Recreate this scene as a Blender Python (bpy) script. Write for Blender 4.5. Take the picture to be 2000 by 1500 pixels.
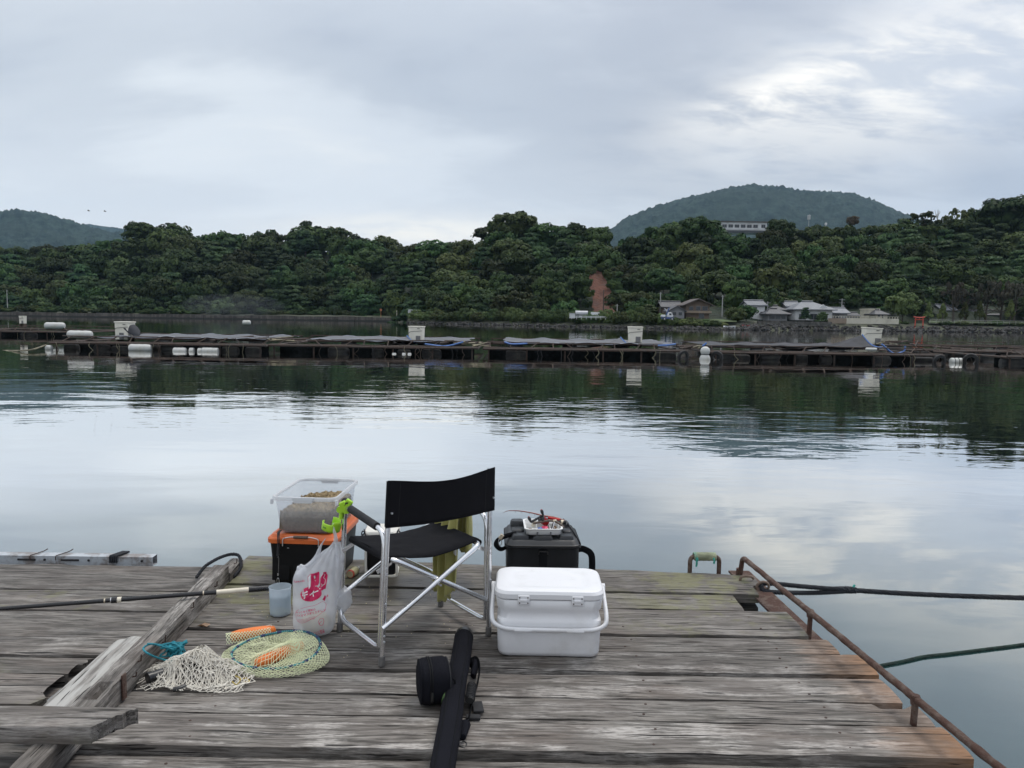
import bpy, bmesh, math, random
import numpy as np
from mathutils import Vector, Matrix, noise as mnoise
R = math.radians
for o in list(bpy.data.objects): bpy.data.objects.remove(o, do_unlink=True)
scn = bpy.context.scene
col = scn.collection

# ------------------------------------------------------------------ camera
F = 1500.0                       # focal length in pixels of the 2000 x 1500 frame
DECK = 0.55                      # deck above the water (water is z = 0)
CAM = Vector((0.0, 0.0, DECK + 1.50))
PITCH = math.atan(130.0 / F); ROLL = R(0.80)
fw = Vector((0, math.cos(PITCH), -math.sin(PITCH)))
r0 = Vector((1, 0, 0)); u0 = Vector((0, math.sin(PITCH), math.cos(PITCH)))
rt = r0 * math.cos(ROLL) + u0 * math.sin(ROLL)
up = -r0 * math.sin(ROLL) + u0 * math.cos(ROLL)
cd = bpy.data.cameras.new('camera'); cam = bpy.data.objects.new('camera', cd); col.objects.link(cam)
cd.sensor_width = 36.0; cd.lens = 36.0 * F / 2000.0
cd.clip_start = 0.05; cd.clip_end = 20000.0
m = Matrix((rt, up, -fw)).transposed().to_4x4(); m.translation = CAM
cam.matrix_world = m
scn.camera = cam

def ray(px, py): return fw + rt * ((px - 1000.0) / F) - up * ((py - 750.0) / F)
def G(px, py, z=DECK):
    """point of the horizontal plane z seen at that place of the photograph"""
    d = ray(px, py); t = (z - CAM.z) / d.z
    return CAM + d * t
def PY(px, py, Y):
    """point of the plane at distance Y seen at that place of the photograph"""
    d = ray(px, py); return CAM + d * (Y / d.y)

# ------------------------------------------------------------------ sky
SUN_EL, SUN_AZ = R(62), R(40)        # azimuth from +Y towards +X
w = bpy.data.worlds.new('World'); scn.world = w; w.use_nodes = True
nt = w.node_tree; nt.nodes.clear()
def N(t, **k):
    n = nt.nodes.new(t)
    for a, b in k.items(): setattr(n, a, b)
    return n
def L(a, b): nt.links.new(a, b)
def val(x):
    n = N('ShaderNodeValue'); n.outputs[0].default_value = x; return n.outputs[0]
def mth(op, a, b=None, c=None, clamp=False):
    n = N('ShaderNodeMath', operation=op); n.use_clamp = clamp
    for i, s in enumerate((a, b, c)):
        if s is None: continue
        if isinstance(s, (int, float)): n.inputs[i].default_value = s
        else: L(s, n.inputs[i])
    return n.outputs[0]
def ramp(fac, stops, interp='EASE'):
    n = N('ShaderNodeValToRGB'); n.color_ramp.interpolation = interp
    e = n.color_ramp.elements
    while len(e) > 1: e.remove(e[0])
    e[0].position = stops[0][0]; e[0].color = (*stops[0][1], 1) if not isinstance(stops[0][1], (int, float)) else (stops[0][1],) * 3 + (1,)
    for p, c in stops[1:]:
        x = e.new(p); x.color = (*c, 1) if not isinstance(c, (int, float)) else (c, c, c, 1)
    L(fac, n.inputs[0]); return n.outputs[0]
def mixc(f, a, b, mode='MIX'):
    n = N('ShaderNodeMix', data_type='RGBA', blend_type=mode)
    for i, s in ((0, f), (6, a), (7, b)):
        if isinstance(s, (int, float)): n.inputs[i].default_value = s
        elif isinstance(s, tuple): n.inputs[i].default_value = (*s, 1) if len(s) == 3 else s
        else: L(s, n.inputs[i])
    return n.outputs[2]
def noise(vec, scale, detail=4, rough=0.5, dist=0.0):
    n = N('ShaderNodeTexNoise'); n.inputs['Scale'].default_value = scale
    n.inputs['Detail'].default_value = detail; n.inputs['Roughness'].default_value = rough
    n.inputs['Distortion'].default_value = dist
    if vec is not None: L(vec, n.inputs['Vector'])
    return n.outputs[0]
def mapping(vec, scale=(1, 1, 1), loc=(0, 0, 0), rot=(0, 0, 0)):
    n = N('ShaderNodeMapping'); L(vec, n.inputs[0])
    n.inputs['Scale'].default_value = scale; n.inputs['Location'].default_value = loc; n.inputs['Rotation'].default_value = rot
    return n.outputs[0]

tc = N('ShaderNodeTexCoord')
sep = N('ShaderNodeSeparateXYZ'); L(tc.outputs['Generated'], sep.inputs[0])
X, Y_, Z = sep.outputs
zc = mth('MAXIMUM', Z, 0.0)
den = mth('ADD', zc, 0.30)
comb = N('ShaderNodeCombineXYZ'); L(mth('DIVIDE', X, den), comb.inputs[0]); L(mth('DIVIDE', Y_, den), comb.inputs[1])
cp = comb.outputs[0]                                   # the cloud deck seen from below
n1 = noise(mapping(cp, (0.8, 1.3, 1), (5.2, 1.4, 0)), 1.0, 5, 0.52, 0.3)
n2 = noise(mapping(cp, (1.7, 3.4, 1), (1.3, 7.7, 0), (0, 0, R(-16))), 1.0, 5, 0.55, 0.4)
n3 = noise(mapping(cp, (0.45, 0.7, 1), (2.9, 3.1, 0)), 1.0, 2, 0.5)
mixn = mth('ADD', mth('ADD', mth('MULTIPLY', n1, 0.45), mth('MULTIPLY', n2, 0.24)), mth('MULTIPLY', n3, 0.31))
cloud = ramp(mixn, [(0.38, (0.46, 0.52, 0.63)), (0.48, (0.58, 0.64, 0.735)), (0.56, (0.75, 0.81, 0.89)), (0.66, (0.91, 0.94, 0.97))])
# the cloud deck is lighter towards the left of the bay, bluer to the right
side = ramp(mth('ADD', mth('MULTIPLY', X, 0.5), 0.5), [(0.22, (1.16, 1.13, 1.07)), (0.45, (0.98, 0.97, 0.95)), (0.60, (0.84, 0.83, 0.83)), (0.82, (0.78, 0.80, 0.85))])
cloud = mixc(1.0, cloud, side, 'MULTIPLY')
# pale band low over the hills
low = ramp(zc, [(0.08, 0.75), (0.26, 0.0)])
cloud = mixc(mth('MULTIPLY', low, ramp(mth('ADD', mth('MULTIPLY', X, 0.5), 0.5), [(0.42, 1.0), (0.66, 0.15)])), cloud, (0.86, 0.90, 0.96))
def gap(px, py, sx, sy, tilt, soft):
    """a thin place in the cloud round one direction: elongated lobe"""
    d = ray(px, py).normalized()
    hx = Vector((d.y, -d.x, 0)).normalized(); hz = hx.cross(d)
    a = hx * math.cos(tilt) + hz * math.sin(tilt); b = -hx * math.sin(tilt) + hz * math.cos(tilt)
    def dot(v):
        n = N('ShaderNodeVectorMath', operation='DOT_PRODUCT'); L(tc.outputs['Generated'], n.inputs[0]); n.inputs[1].default_value = v
        return n.outputs['Value']
    q = mth('ADD', mth('POWER', mth('DIVIDE', dot(a), sx), 2.0), mth('POWER', mth('DIVIDE', dot(b), sy), 2.0))
    q = mth('ADD', q, mth('MULTIPLY', mth('LESS_THAN', dot(d), 0.0), 50.0))
    return mth('POWER', 2.718, mth('MULTIPLY', q, -1.0))
n4 = noise(mapping(cp, (2.2, 4.6, 1), (4.3, 0.7, 0), (0, 0, R(-22))), 1.0, 6, 0.56, 0.45)
n5 = noise(mapping(cp, (5.5, 11.0, 1), (8.3, 2.7, 0), (0, 0, R(-22))), 1.0, 6, 0.62, 0.3)
brk = ramp(mth('ADD', mth('MULTIPLY', n4, 0.55), mth('MULTIPLY', n5, 0.45)), [(0.38, 0.0), (0.57, 1.0)])
g1 = mth('ADD', gap(1890, 125, 0.25, 0.072, R(10), 0), mth('MULTIPLY', gap(1530, 180, 0.11, 0.026, R(15), 0), 0.8))
g1 = mth('MULTIPLY', g1, mth('ADD', mth('MULTIPLY', brk, 0.85), 0.12), clamp=True)
cloud = mixc(g1, cloud, (1.12, 1.09, 1.03))
g2 = mth('MULTIPLY', gap(830, 452, 0.16, 0.022, 0, 0), mth('ADD', mth('MULTIPLY', brk, 0.5), 0.45), clamp=True)
cloud = mixc(g2, cloud, (1.10, 1.06, 0.98))
# an overcast sky brightens towards the zenith
cloud = mixc(1.0, cloud, ramp(zc, [(0.30, (1.0, 1.0, 1.0)), (1.0, (2.05, 1.95, 1.82))], 'LINEAR'), 'MULTIPLY')
sky = N('ShaderNodeTexSky', sky_type='NISHITA'); sky.sun_disc = False
sky.sun_elevation = SUN_EL; sky.sun_rotation = SUN_AZ; sky.air_density = 1.0; sky.dust_density = 2.0
tenfold = N('ShaderNodeVectorMath', operation='SCALE'); L(cloud, tenfold.inputs[0]); tenfold.inputs['Scale'].default_value = 10.0
final = mixc(0.90, sky.outputs[0], tenfold.outputs[0])
bg = N('ShaderNodeBackground'); bg.inputs['Strength'].default_value = 0.10; L(final, bg.inputs[0])
wo = N('ShaderNodeOutputWorld'); L(bg.outputs[0], wo.inputs[0])

sd = bpy.data.lights.new('sun', 'SUN'); sd.energy = 1.4; sd.angle = R(24); sd.color = (1.0, 0.95, 0.88)
sun = bpy.data.objects.new('sun', sd); col.objects.link(sun)
sdir = Vector((math.sin(SUN_AZ) * math.cos(SUN_EL), math.cos(SUN_AZ) * math.cos(SUN_EL), math.sin(SUN_EL)))
sun.rotation_euler = sdir.to_track_quat('Z', 'Y').to_euler(); sun.location = sdir * 60

vs = scn.view_settings; vs.view_transform = 'Standard'; vs.look = 'None'; vs.exposure = 0.12; vs.gamma = 1.0; vs.use_curve_mapping = False
w.cycles.sampling_method = "MANUAL"; w.cycles.sample_map_resolution = 256
cy = scn.cycles; cy.use_denoising = True; cy.max_bounces = 7; cy.diffuse_bounces = 2; cy.glossy_bounces = 3; cy.use_adaptive_sampling = True; cy.adaptive_threshold = 0.02
cy.transmission_bounces = 8; cy.transparent_max_bounces = 12; cy.volume_bounces = 0; cy.caustics_reflective = False; cy.caustics_refractive = False

# ------------------------------------------------------------------ materials
MATS = {}
def begin(name):
    global nt
    mt = bpy.data.materials.new(name); mt.use_nodes = True; nt = mt.node_tree; nt.nodes.clear()
    out = N('ShaderNodeOutputMaterial'); b = N('ShaderNodeBsdfPrincipled'); L(b.outputs[0], out.inputs[0])
    MATS[name] = mt
    return mt, b, out
def setb(b, **k):
    nm = dict(color='Base Color', rough='Roughness', metal='Metallic', ior='IOR', alpha='Alpha', trans='Transmission Weight', spec='Specular IOR Level', sheen='Sheen Weight', coat='Coat Weight', sss='Subsurface Weight', normal='Normal')
    for a, v in k.items():
        s = b.inputs[nm[a]]
        if isinstance(v, (int, float)): s.default_value = v
        elif isinstance(v, tuple): s.default_value = (*v, 1) if len(v) == 3 else v
        else: L(v, s)
def bump(h, dist, strength=1.0):
    n = N('ShaderNodeBump'); n.inputs['Distance'].default_value = dist; n.inputs['Strength'].default_value = strength
    L(h, n.inputs['Height']); return n.outputs[0]
def objco(): return N('ShaderNodeTexCoord').outputs['Object']
def pos(): return N('ShaderNodeNewGeometry').outputs['Position']
def oattr(name):
    n = N('ShaderNodeAttribute', attribute_type='OBJECT', attribute_name=name); return n.outputs['Fac']
def orand(): return N('ShaderNodeObjectInfo').outputs['Random']

def plain(name, c, rough=0.5, metal=0.0, vary=0.12, scale=6.0, bumpd=0.0, bscale=60.0, dirt=None, dirtamt=0.0, **k):
    """a paint, plastic, cloth or metal with slightly uneven tone, some dirt and fine relief"""
    mt, b, out = begin(name)
    co = objco()
    a = tuple(max(0, x * (1 - vary)) for x in c); d = tuple(min(1, x * (1 + vary)) for x in c)
    cc = mixc(ramp(noise(co, scale, 5, 0.6), [(0.3, 0.0), (0.7, 1.0)]), a, d)
    if dirt: cc = mixc(mth('MULTIPLY', ramp(noise(co, scale * 0.6, 6, 0.65), [(0.5, 0.0), (0.72, 1.0)]), dirtamt), cc, dirt)
    rr = mth('ADD', mth('MULTIPLY', noise(co, scale * 3, 3), 0.2), rough - 0.1, clamp=True)
    setb(b, color=cc, rough=rr, metal=metal, **k)
    if bumpd: setb(b, normal=bump(noise(co, bscale, 4, 0.6), bumpd))
    return mt

def weave(name, c, rough=0.85, scale=900.0):
    mt, b, out = begin(name); co = objco()
    wv = N('ShaderNodeTexChecker'); L(co, wv.inputs[0]); wv.inputs['Scale'].default_value = scale
    cc = mixc(noise(co, 9, 5, 0.6), tuple(x * 0.75 for x in c), tuple(x * 1.35 for x in c))
    setb(b, color=cc, rough=rough, spec=0.12, normal=bump(mth('ADD', mth('MULTIPLY', wv.outputs[1], 0.3), noise(co, 22, 5, 0.6)), 0.004))
    return mt

# ------------------------------------------------------------------ mesh helpers
class MB:
    def __init__(s): s.v = []; s.f = []
    def add(s, vs_, fs):
        k = len(s.v); s.v += [tuple(p) for p in vs_]; s.f += [tuple(i + k for i in f) for f in fs]; return s
    def box(s, c, size, rot=None):
        hx, hy, hz = (x / 2 for x in size); c = Vector(c)
        ps = [Vector((x, y, z)) for x in (-hx, hx) for y in (-hy, hy) for z in (-hz, hz)]
        if rot is not None: ps = [rot @ p for p in ps]
        return s.add([c + p for p in ps], [(0, 1, 3, 2), (4, 6, 7, 5), (0, 4, 5, 1), (2, 3, 7, 6), (0, 2, 6, 4), (1, 5, 7, 3)])
    def tube(s, pts, r, seg=8, closed=False, caps=True, squash=None):
        pts = [Vector(p) for p in pts]; n = len(pts)
        rs = r if isinstance(r, (list, tuple)) else [r] * n
        k = len(s.v); prev = None
        for i, p in enumerate(pts):
            a = pts[(i - 1) % n] if closed or i > 0 else p
            b = pts[(i + 1) % n] if closed or i < n - 1 else p
            t = (b - a)
            t = t.normalized() if t.length > 1e-9 else Vector((0, 0, 1))
            if prev is None:
                q = Vector((0, 0, 1)) if abs(t.z) < 0.9 else Vector((1, 0, 0))
                nn = (q - t * q.dot(t)).normalized()
            else:
                nn = prev - t * prev.dot(t)
                nn = nn.normalized() if nn.length > 1e-6 else prev
            prev = nn; bb = t.cross(nn)
            sa, sb = squash if squash else (1, 1)
            for j in range(seg):
                th = 2 * math.pi * j / seg
                s.v.append(tuple(p + nn * (math.cos(th) * rs[i] * sa) + bb * (math.sin(th) * rs[i] * sb)))
        m_ = n if closed else n - 1
        for i in range(m_):
            for j in range(seg):
                a = k + i * seg + j; b = k + i * seg + (j + 1) % seg
                c = k + ((i + 1) % n) * seg + (j + 1) % seg; d = k + ((i + 1) % n) * seg + j
                s.f.append((a, b, c, d))
        if caps and not closed:
            s.f.append(tuple(k + j for j in reversed(range(seg)))); s.f.append(tuple(k + (n - 1) * seg + j for j in range(seg)))
        return s
    def rings(s, rings, cap0=True, cap1=True):
        k = len(s.v); n = len(rings[0])
        for rg in rings: s.v += [tuple(p) for p in rg]
        for i in range(len(rings) - 1):
            for j in range(n):
                a = k + i * n + j; b = k + i * n + (j + 1) % n
                s.f.append((a, b, b + n, a + n))
        if cap0: s.f.append(tuple(k + j for j in reversed(range(n))))
        if cap1: s.f.append(tuple(k + (len(rings) - 1) * n + j for j in range(n)))
        return s
    def lathe(s, prof, seg=24, c=(0, 0, 0), cap0=True, cap1=True):
        return s.rings([[(c[0] + r * math.cos(2 * math.pi * j / seg), c[1] + r * math.sin(2 * math.pi * j / seg), c[2] + z) for j in range(seg)] for r, z in prof], cap0, cap1)
    def prism(s, poly, h0, h1):
        n = len(poly)
        return s.add([(x, y, h0) for x, y in poly] + [(x, y, h1) for x, y in poly],
                     [tuple(reversed(range(n))), tuple(range(n, 2 * n))] + [(j, (j + 1) % n, n + (j + 1) % n, n + j) for j in range(n)])
    def grid(s, fn, nu, nv):
        k = len(s.v)
        for i in range(nu + 1):
            for j in range(nv + 1): s.v.append(tuple(fn(i / nu, j / nv)))
        for i in range(nu):
            for j in range(nv):
                a = k + i * (nv + 1) + j; s.f.append((a, a + nv + 1, a + nv + 2, a + 1))
        return s
    def xf(s, M):
        s.v = [tuple(M @ Vector(p)) for p in s.v]; return s
    def strands(s, V, E, r):
        """thin three-sided cords along edges"""
        for a, b in E:
            p, q = Vector(V[a]), Vector(V[b]); t = q - p
            if t.length < 1e-7: continue
            t.normalize(); u = t.cross(Vector((0.31, 0.52, 0.79))).normalized(); v_ = t.cross(u)
            k = len(s.v)
            for c in (p, q):
                for j in range(3):
                    th = 2.0944 * j; s.v.append(tuple(c + u * (r * math.cos(th)) + v_ * (r * math.sin(th))))
            s.f += [(k, k + 1, k + 4, k + 3), (k + 1, k + 2, k + 5, k + 4), (k + 2, k, k + 3, k + 5)]
        return s
    def mesh(s, name, mat=None, smooth=None):
        me = bpy.data.meshes.new(name); me.from_pydata(s.v, [], s.f); me.validate(verbose=False)
        if mat: me.materials.append(MATS[mat] if isinstance(mat, str) else mat)
        if smooth is not None and len(me.polygons):
            me.polygons.foreach_set('use_smooth', [True] * len(me.polygons))
            if smooth < 180: me.set_sharp_from_angle(angle=R(smooth))
        me.update(); return me
    def build(s, name, mat, parent=None, smooth=40, bevel=0.0, solid=0.0, sub=0):
        o = bpy.data.objects.new(name, s.mesh(name, mat, smooth)); col.objects.link(o)
        if parent is not None: o.parent = parent
        if solid:
            md = o.modifiers.new('thick', 'SOLIDIFY'); md.thickness = solid; md.offset = 0
        if bevel:
            md = o.modifiers.new('edge', 'BEVEL'); md.width = bevel; md.segments = 2; md.limit_method = 'ANGLE'; md.angle_limit = R(40)
        if sub:
            md = o.modifiers.new('sub', 'SUBSURF'); md.levels = sub; md.render_levels = sub
        return o
def tag(o, label, cat, group=None):
    o['label'] = label; o['category'] = cat
    if group: o['group'] = group
    return o
def thing(name, label, cat, loc=(0, 0, 0), rz=0.0, group=None, kind=None):
    o = bpy.data.objects.new(name, None); col.objects.link(o); o.empty_display_size = 0.1
    o.location = loc; o.rotation_euler = (0, 0, rz)
    if kind: o['kind'] = kind
    if label: o['label'] = label
    if cat: o['category'] = cat
    if group: o['group'] = group
    return o
def struct(o, label=None, kind='structure'):
    o['kind'] = kind
    if label: o['label'] = label
    return o
def dup(root, loc, rz, scale=None, label=None, group=None):
    r_ = root.copy(); col.objects.link(r_); r_.location = loc; r_.rotation_euler = (0, 0, rz)
    if scale is not None: r_.scale = scale
    if label: r_['label'] = label
    if group: r_['group'] = group
    for ch in list(root.children):
        c = ch.copy(); col.objects.link(c); c.parent = r_
        for g in ch.children:
            d = g.copy(); col.objects.link(d); d.parent = c
    return r_
def rrect(w_, d_, r_, n=5, cx=0, cy=0):
    r_ = min(r_, w_ / 2 - 1e-4, d_ / 2 - 1e-4); out = []
    for qx, qy, a0 in ((1, 1, 0), (-1, 1, 90), (-1, -1, 180), (1, -1, 270)):
        for i in range(n + 1):
            a = R(a0 + 90 * i / n)
            out.append((cx + qx * (w_ / 2 - r_) + r_ * math.cos(a), cy + qy * (d_ / 2 - r_) + r_ * math.sin(a)))
    return out
def loft(mb, secs, n=5, cap0=True, cap1=True):
    """stack of rounded rectangles: (width, depth, corner, z[, cx, cy])"""
    return mb.rings([[(x, y, s[3]) for x, y in rrect(s[0], s[1], s[2], n, *(s[4:6] if len(s) > 4 else (0, 0)))] for s in secs], cap0, cap1)
def smooth_path(pts, n=8):
    """Catmull-Rom through the points"""
    pts = [Vector(p) for p in pts]; P = [pts[0] * 2 - pts[1]] + pts + [pts[-1] * 2 - pts[-2]]; out = []
    for i in range(1, len(P) - 2):
        a, b, c, d = P[i - 1:i + 3]
        for k in range(n):
            t = k / n
            out.append(0.5 * ((2 * b) + (c - a) * t + (2 * a - 5 * b + 4 * c - d) * t * t + (3 * b - a - 3 * c + d) * t ** 3))
    return out + [pts[-1]]
def round_path(pts, r_, n=6, closed=False):
    """polyline with its corners rounded"""
    pts = [Vector(p) for p in pts]; m_ = len(pts); out = []
    for i, p in enumerate(pts):
        if not closed and i in (0, m_ - 1): out.append(p); continue
        a, b = pts[i - 1], pts[(i + 1) % m_]
        ra = min(r_, (a - p).length * 0.49); rb = min(r_, (b - p).length * 0.49)
        s, e = p + (a - p).normalized() * ra, p + (b - p).normalized() * rb
        for k in range(n + 1):
            t = k / n; out.append(s * (1 - t) ** 2 + p * 2 * t * (1 - t) + e * t * t)
    return out
def twist_rope(mb, pts, r_, strands=3, pitch=0.06, seg=5, step=0.012):
    """laid rope: strands wound round the path"""
    path = [Vector(p) for p in pts]; L_ = [0]
    for a, b in zip(path, path[1:]): L_.append(L_[-1] + (b - a).length)
    n = max(4, int(L_[-1] / step)); cen = []
    j = 0
    for i in range(n + 1):
        s = L_[-1] * i / n
        while j < len(L_) - 2 and L_[j + 1] < s: j += 1
        t = (s - L_[j]) / max(1e-9, L_[j + 1] - L_[j]); cen.append((path[j].lerp(path[j + 1], min(1, t)), s))
    for k in range(strands):
        q = []
        for i, (p, s) in enumerate(cen):
            t = (cen[min(n, i + 1)][0] - cen[max(0, i - 1)][0]).normalized()
            u = t.cross(Vector((0, 0, 1))); u = u.normalized() if u.length > 1e-4 else Vector((1, 0, 0)); v_ = t.cross(u)
            th = 2 * math.pi * (s / pitch + k / strands)
            q.append(p + u * (math.cos(th) * r_ * 0.5) + v_ * (math.sin(th) * r_ * 0.5))
        mb.tube(q, r_ * 0.58, seg)
    return mb
rnd = random.Random(7)
def fbm(x, y=0.0, z=0.0, o=4):
    return mnoise.fractal(Vector((x, y, z)), 1.0, 2.0, o)
# ================================================================== MATERIALS OF THE PLACE
# water: clear dark green bay, Fresnel reflection, calm near the pontoon and rippled further out
mt, b, out = begin('water')
p = pos()
sp = N('ShaderNodeSeparateXYZ'); L(p, sp.inputs[0])
far = ramp(mth('DIVIDE', sp.outputs[1], 60.0), [(0.12, 0.10), (0.20, 0.5), (0.29, 1.0), (0.42, 0.6), (0.65, 0.45), (1.0, 0.3)])
patch = ramp(noise(mapping(p, (0.05, 0.10, 1)), 1.0, 3, 0.55), [(0.38, 0.35), (0.60, 1.25)])
swell = noise(mapping(p, (0.22, 0.50, 1)), 1.0, 2, 0.45, 0.3)
rip = noise(mapping(p, (0.9, 2.2, 1)), 1.0, 3, 0.5, 0.4)
fine = noise(mapping(p, (3.0, 6.5, 1)), 1.0, 2, 0.5)
h = mth('ADD', mth('MULTIPLY', swell, 0.016), mth('MULTIPLY', mth('MULTIPLY', rip, 0.0100), mth('MULTIPLY', far, patch)))
h = mth('ADD', h, mth('MULTIPLY', mth('MULTIPLY', fine, 0.0009), mth('MULTIPLY', far, patch)))
nrm = bump(h, 1.0)
fr = N('ShaderNodeFresnel'); fr.inputs['IOR'].default_value = 1.34; L(nrm, fr.inputs['Normal'])
gl = N('ShaderNodeBsdfGlossy'); gl.inputs['Roughness'].default_value = 0.015; gl.inputs['Color'].default_value = (1.0, 0.99, 0.97, 1); L(nrm, gl.inputs['Normal'])
body = N('ShaderNodeBsdfDiffuse'); body.inputs['Color'].default_value = (0.014, 0.046, 0.046, 1)
mx = N('ShaderNodeMixShader'); L(mth('MULTIPLY', fr.outputs[0], 3.0, clamp=True), mx.inputs[0]); L(body.outputs[0], mx.inputs[1]); L(gl.outputs[0], mx.inputs[2])
L(mx.outputs[0], out.inputs[0])

def foliage(name, dark, light, tint=(0.09, 0.09, 0.03), tintamt=0.4, nscale=0.35):
    mt, b, out = begin(name)
    r_ = orand(); p = pos()
    c = mixc(ramp(noise(p, nscale, 4, 0.6), [(0.32, 0.0), (0.68, 1.0)]), dark, light)
    c = mixc(mth('MULTIPLY', ramp(r_, [(0.45, 0.0), (1.0, 1.0)]), tintamt), c, tint)
    hs = N('ShaderNodeHueSaturation'); L(c, hs.inputs['Color'])
    L(mth('ADD', mth('MULTIPLY', mth('FRACT', mth('MULTIPLY', r_, 7.31)), 0.90), 0.36), hs.inputs['Value'])
    L(mth('ADD', mth('MULTIPLY', mth('FRACT', mth('MULTIPLY', r_, 3.77)), 0.06), 0.465), hs.inputs['Hue'])
    setb(b, color=hs.outputs[0], rough=0.75, spec=0.2)
    tr = N('ShaderNodeBsdfTranslucent'); L(hs.outputs[0], tr.inputs[0])
    ms = N('ShaderNodeMixShader'); ms.inputs[0].default_value = 0.08; L(b.outputs[0], ms.inputs[1]); L(tr.outputs[0], ms.inputs[2]); L(ms.outputs[0], out.inputs[0])
    return mt
foliage('leaf_wood', (0.016, 0.038, 0.014), (0.070, 0.118, 0.036), (0.075, 0.080, 0.032), 0.45)
foliage('leaf_pine', (0.014, 0.036, 0.018), (0.064, 0.115, 0.042), (0.062, 0.090, 0.040), 0.4)
foliage('leaf_bush', (0.060, 0.100, 0.036), (0.12, 0.175, 0.065), (0.10, 0.11, 0.04), 0.4, 0.6)
foliage('leaf_brown', (0.060, 0.048, 0.036), (0.085, 0.066, 0.050), (0.08, 0.07, 0.05), 0.3)
foliage('leaf_dry', (0.045, 0.045, 0.034), (0.072, 0.068, 0.050), (0.08, 0.07, 0.05), 0.3)
mt, b, out = begin('mountain_wood'); p = pos()
c = mixc(ramp(noise(p, 0.028, 6, 0.68), [(0.36, 0.0), (0.66, 1.0)]), (0.010, 0.022, 0.022), (0.048, 0.078, 0.066))  # bluish tones put part of the distance haze into the wood colour
c = mixc(ramp(noise(p, 0.006, 3, 0.6), [(0.45, 0.0), (0.62, 0.5)]), c, (0.026, 0.042, 0.034))
setb(b, color=c, rough=0.9, spec=0.1, normal=bump(noise(p, 0.08, 5, 0.7), 9.0))
plain('hill_soil', (0.022, 0.032, 0.018), 0.95, vary=0.4, scale=0.2, bumpd=0.5, bscale=0.8)
plain('red_earth', (0.085, 0.032, 0.019), 0.95, vary=0.35, scale=0.25, bumpd=0.6, bscale=0.7, dirt=(0.045, 0.035, 0.02), dirtamt=0.8)
plain('bank', (0.055, 0.060, 0.038), 0.95, vary=0.5, scale=0.2, bumpd=0.3, bscale=1.2)
plain('grass', (0.075, 0.105, 0.042), 0.95, vary=0.35, scale=0.3, bumpd=0.1, bscale=3)
plain('road', (0.11, 0.11, 0.11), 0.9, vary=0.2, scale=0.5)
mt, b, out = begin('seawall'); co = pos()
c = mixc(ramp(noise(mapping(co, (0.5, 0.5, 0.06)), 1.5, 6, 0.7), [(0.35, 0.0), (0.7, 1.0)]), (0.040, 0.036, 0.033), (0.125, 0.112, 0.10))
sp = N('ShaderNodeSeparateXYZ'); L(co, sp.inputs[0])
c = mixc(ramp(mth('ADD', sp.outputs[2], mth('MULTIPLY', noise(co, 0.4, 4), 0.8)), [(0.7, 1.0), (1.1, 0.0)]), c, (0.028, 0.028, 0.026))
setb(b, color=c, rough=0.9)
plain('rock', (0.045, 0.043, 0.042), 0.9, vary=0.6, scale=0.5, bumpd=0.2, bscale=2.0, dirt=(0.16, 0.15, 0.145), dirtamt=0.4)
plain('stone_wall', (0.10, 0.097, 0.09), 0.9, vary=0.45, scale=1.5, bumpd=0.1, bscale=2.0)
plain('trunk', (0.06, 0.05, 0.042), 0.95, vary=0.4, scale=1.0)
plain('wall_white', (0.60, 0.61, 0.62), 0.8, vary=0.08, scale=0.4, dirt=(0.4, 0.4, 0.38), dirtamt=0.5)
plain('wall_cream', (0.60, 0.56, 0.46), 0.8, vary=0.08, scale=0.4, dirt=(0.36, 0.33, 0.26), dirtamt=0.5)
plain('wall_brown', (0.155, 0.115, 0.09), 0.85, vary=0.15, scale=0.6)
plain('wall_tan', (0.27, 0.215, 0.165), 0.85, vary=0.12, scale=0.6)
plain('wall_grey', (0.24, 0.24, 0.25), 0.85, vary=0.15, scale=0.6)
plain('roof_grey', (0.15, 0.16, 0.18), 0.55, vary=0.15, scale=0.8, bumpd=0.06, bscale=3)
plain('roof_dark', (0.060, 0.061, 0.068), 0.55, vary=0.15, scale=0.8, bumpd=0.06, bscale=3)
plain('roof_brown', (0.085, 0.066, 0.060), 0.6, vary=0.15, scale=0.8, bumpd=0.06, bscale=3)
plain('window_glass', (0.035, 0.042, 0.05), 0.12, vary=0.2, scale=0.5)
plain('concrete_pole', (0.36, 0.36, 0.35), 0.85, vary=0.1)
plain('vermilion', (0.46, 0.055, 0.03), 0.55, vary=0.12)
plain('paint_white', (0.72, 0.73, 0.74), 0.4, vary=0.05, dirt=(0.45, 0.43, 0.38), dirtamt=0.4)
plain('paint_red', (0.30, 0.05, 0.05), 0.5)
plain('paint_blue', (0.05, 0.09, 0.25), 0.4)
plain('paint_silver', (0.42, 0.43, 0.45), 0.35, metal=0.3)
plain('paint_orange', (0.50, 0.17, 0.07), 0.5)
plain('black_matte', (0.016, 0.016, 0.018), 0.7)

# ================================================================== WATER
def dense_sheet(name, x0, x1, y0, y1, z, mat):
    return MB().add([(x0, y0, z), (x1, y0, z), (x1, y1, z), (x0, y1, z)], [(0, 1, 2, 3)]).build(name, mat, smooth=None)
struct(dense_sheet('water', -3600, 3600, -60, 5200, 0.0, 'water'))

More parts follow.
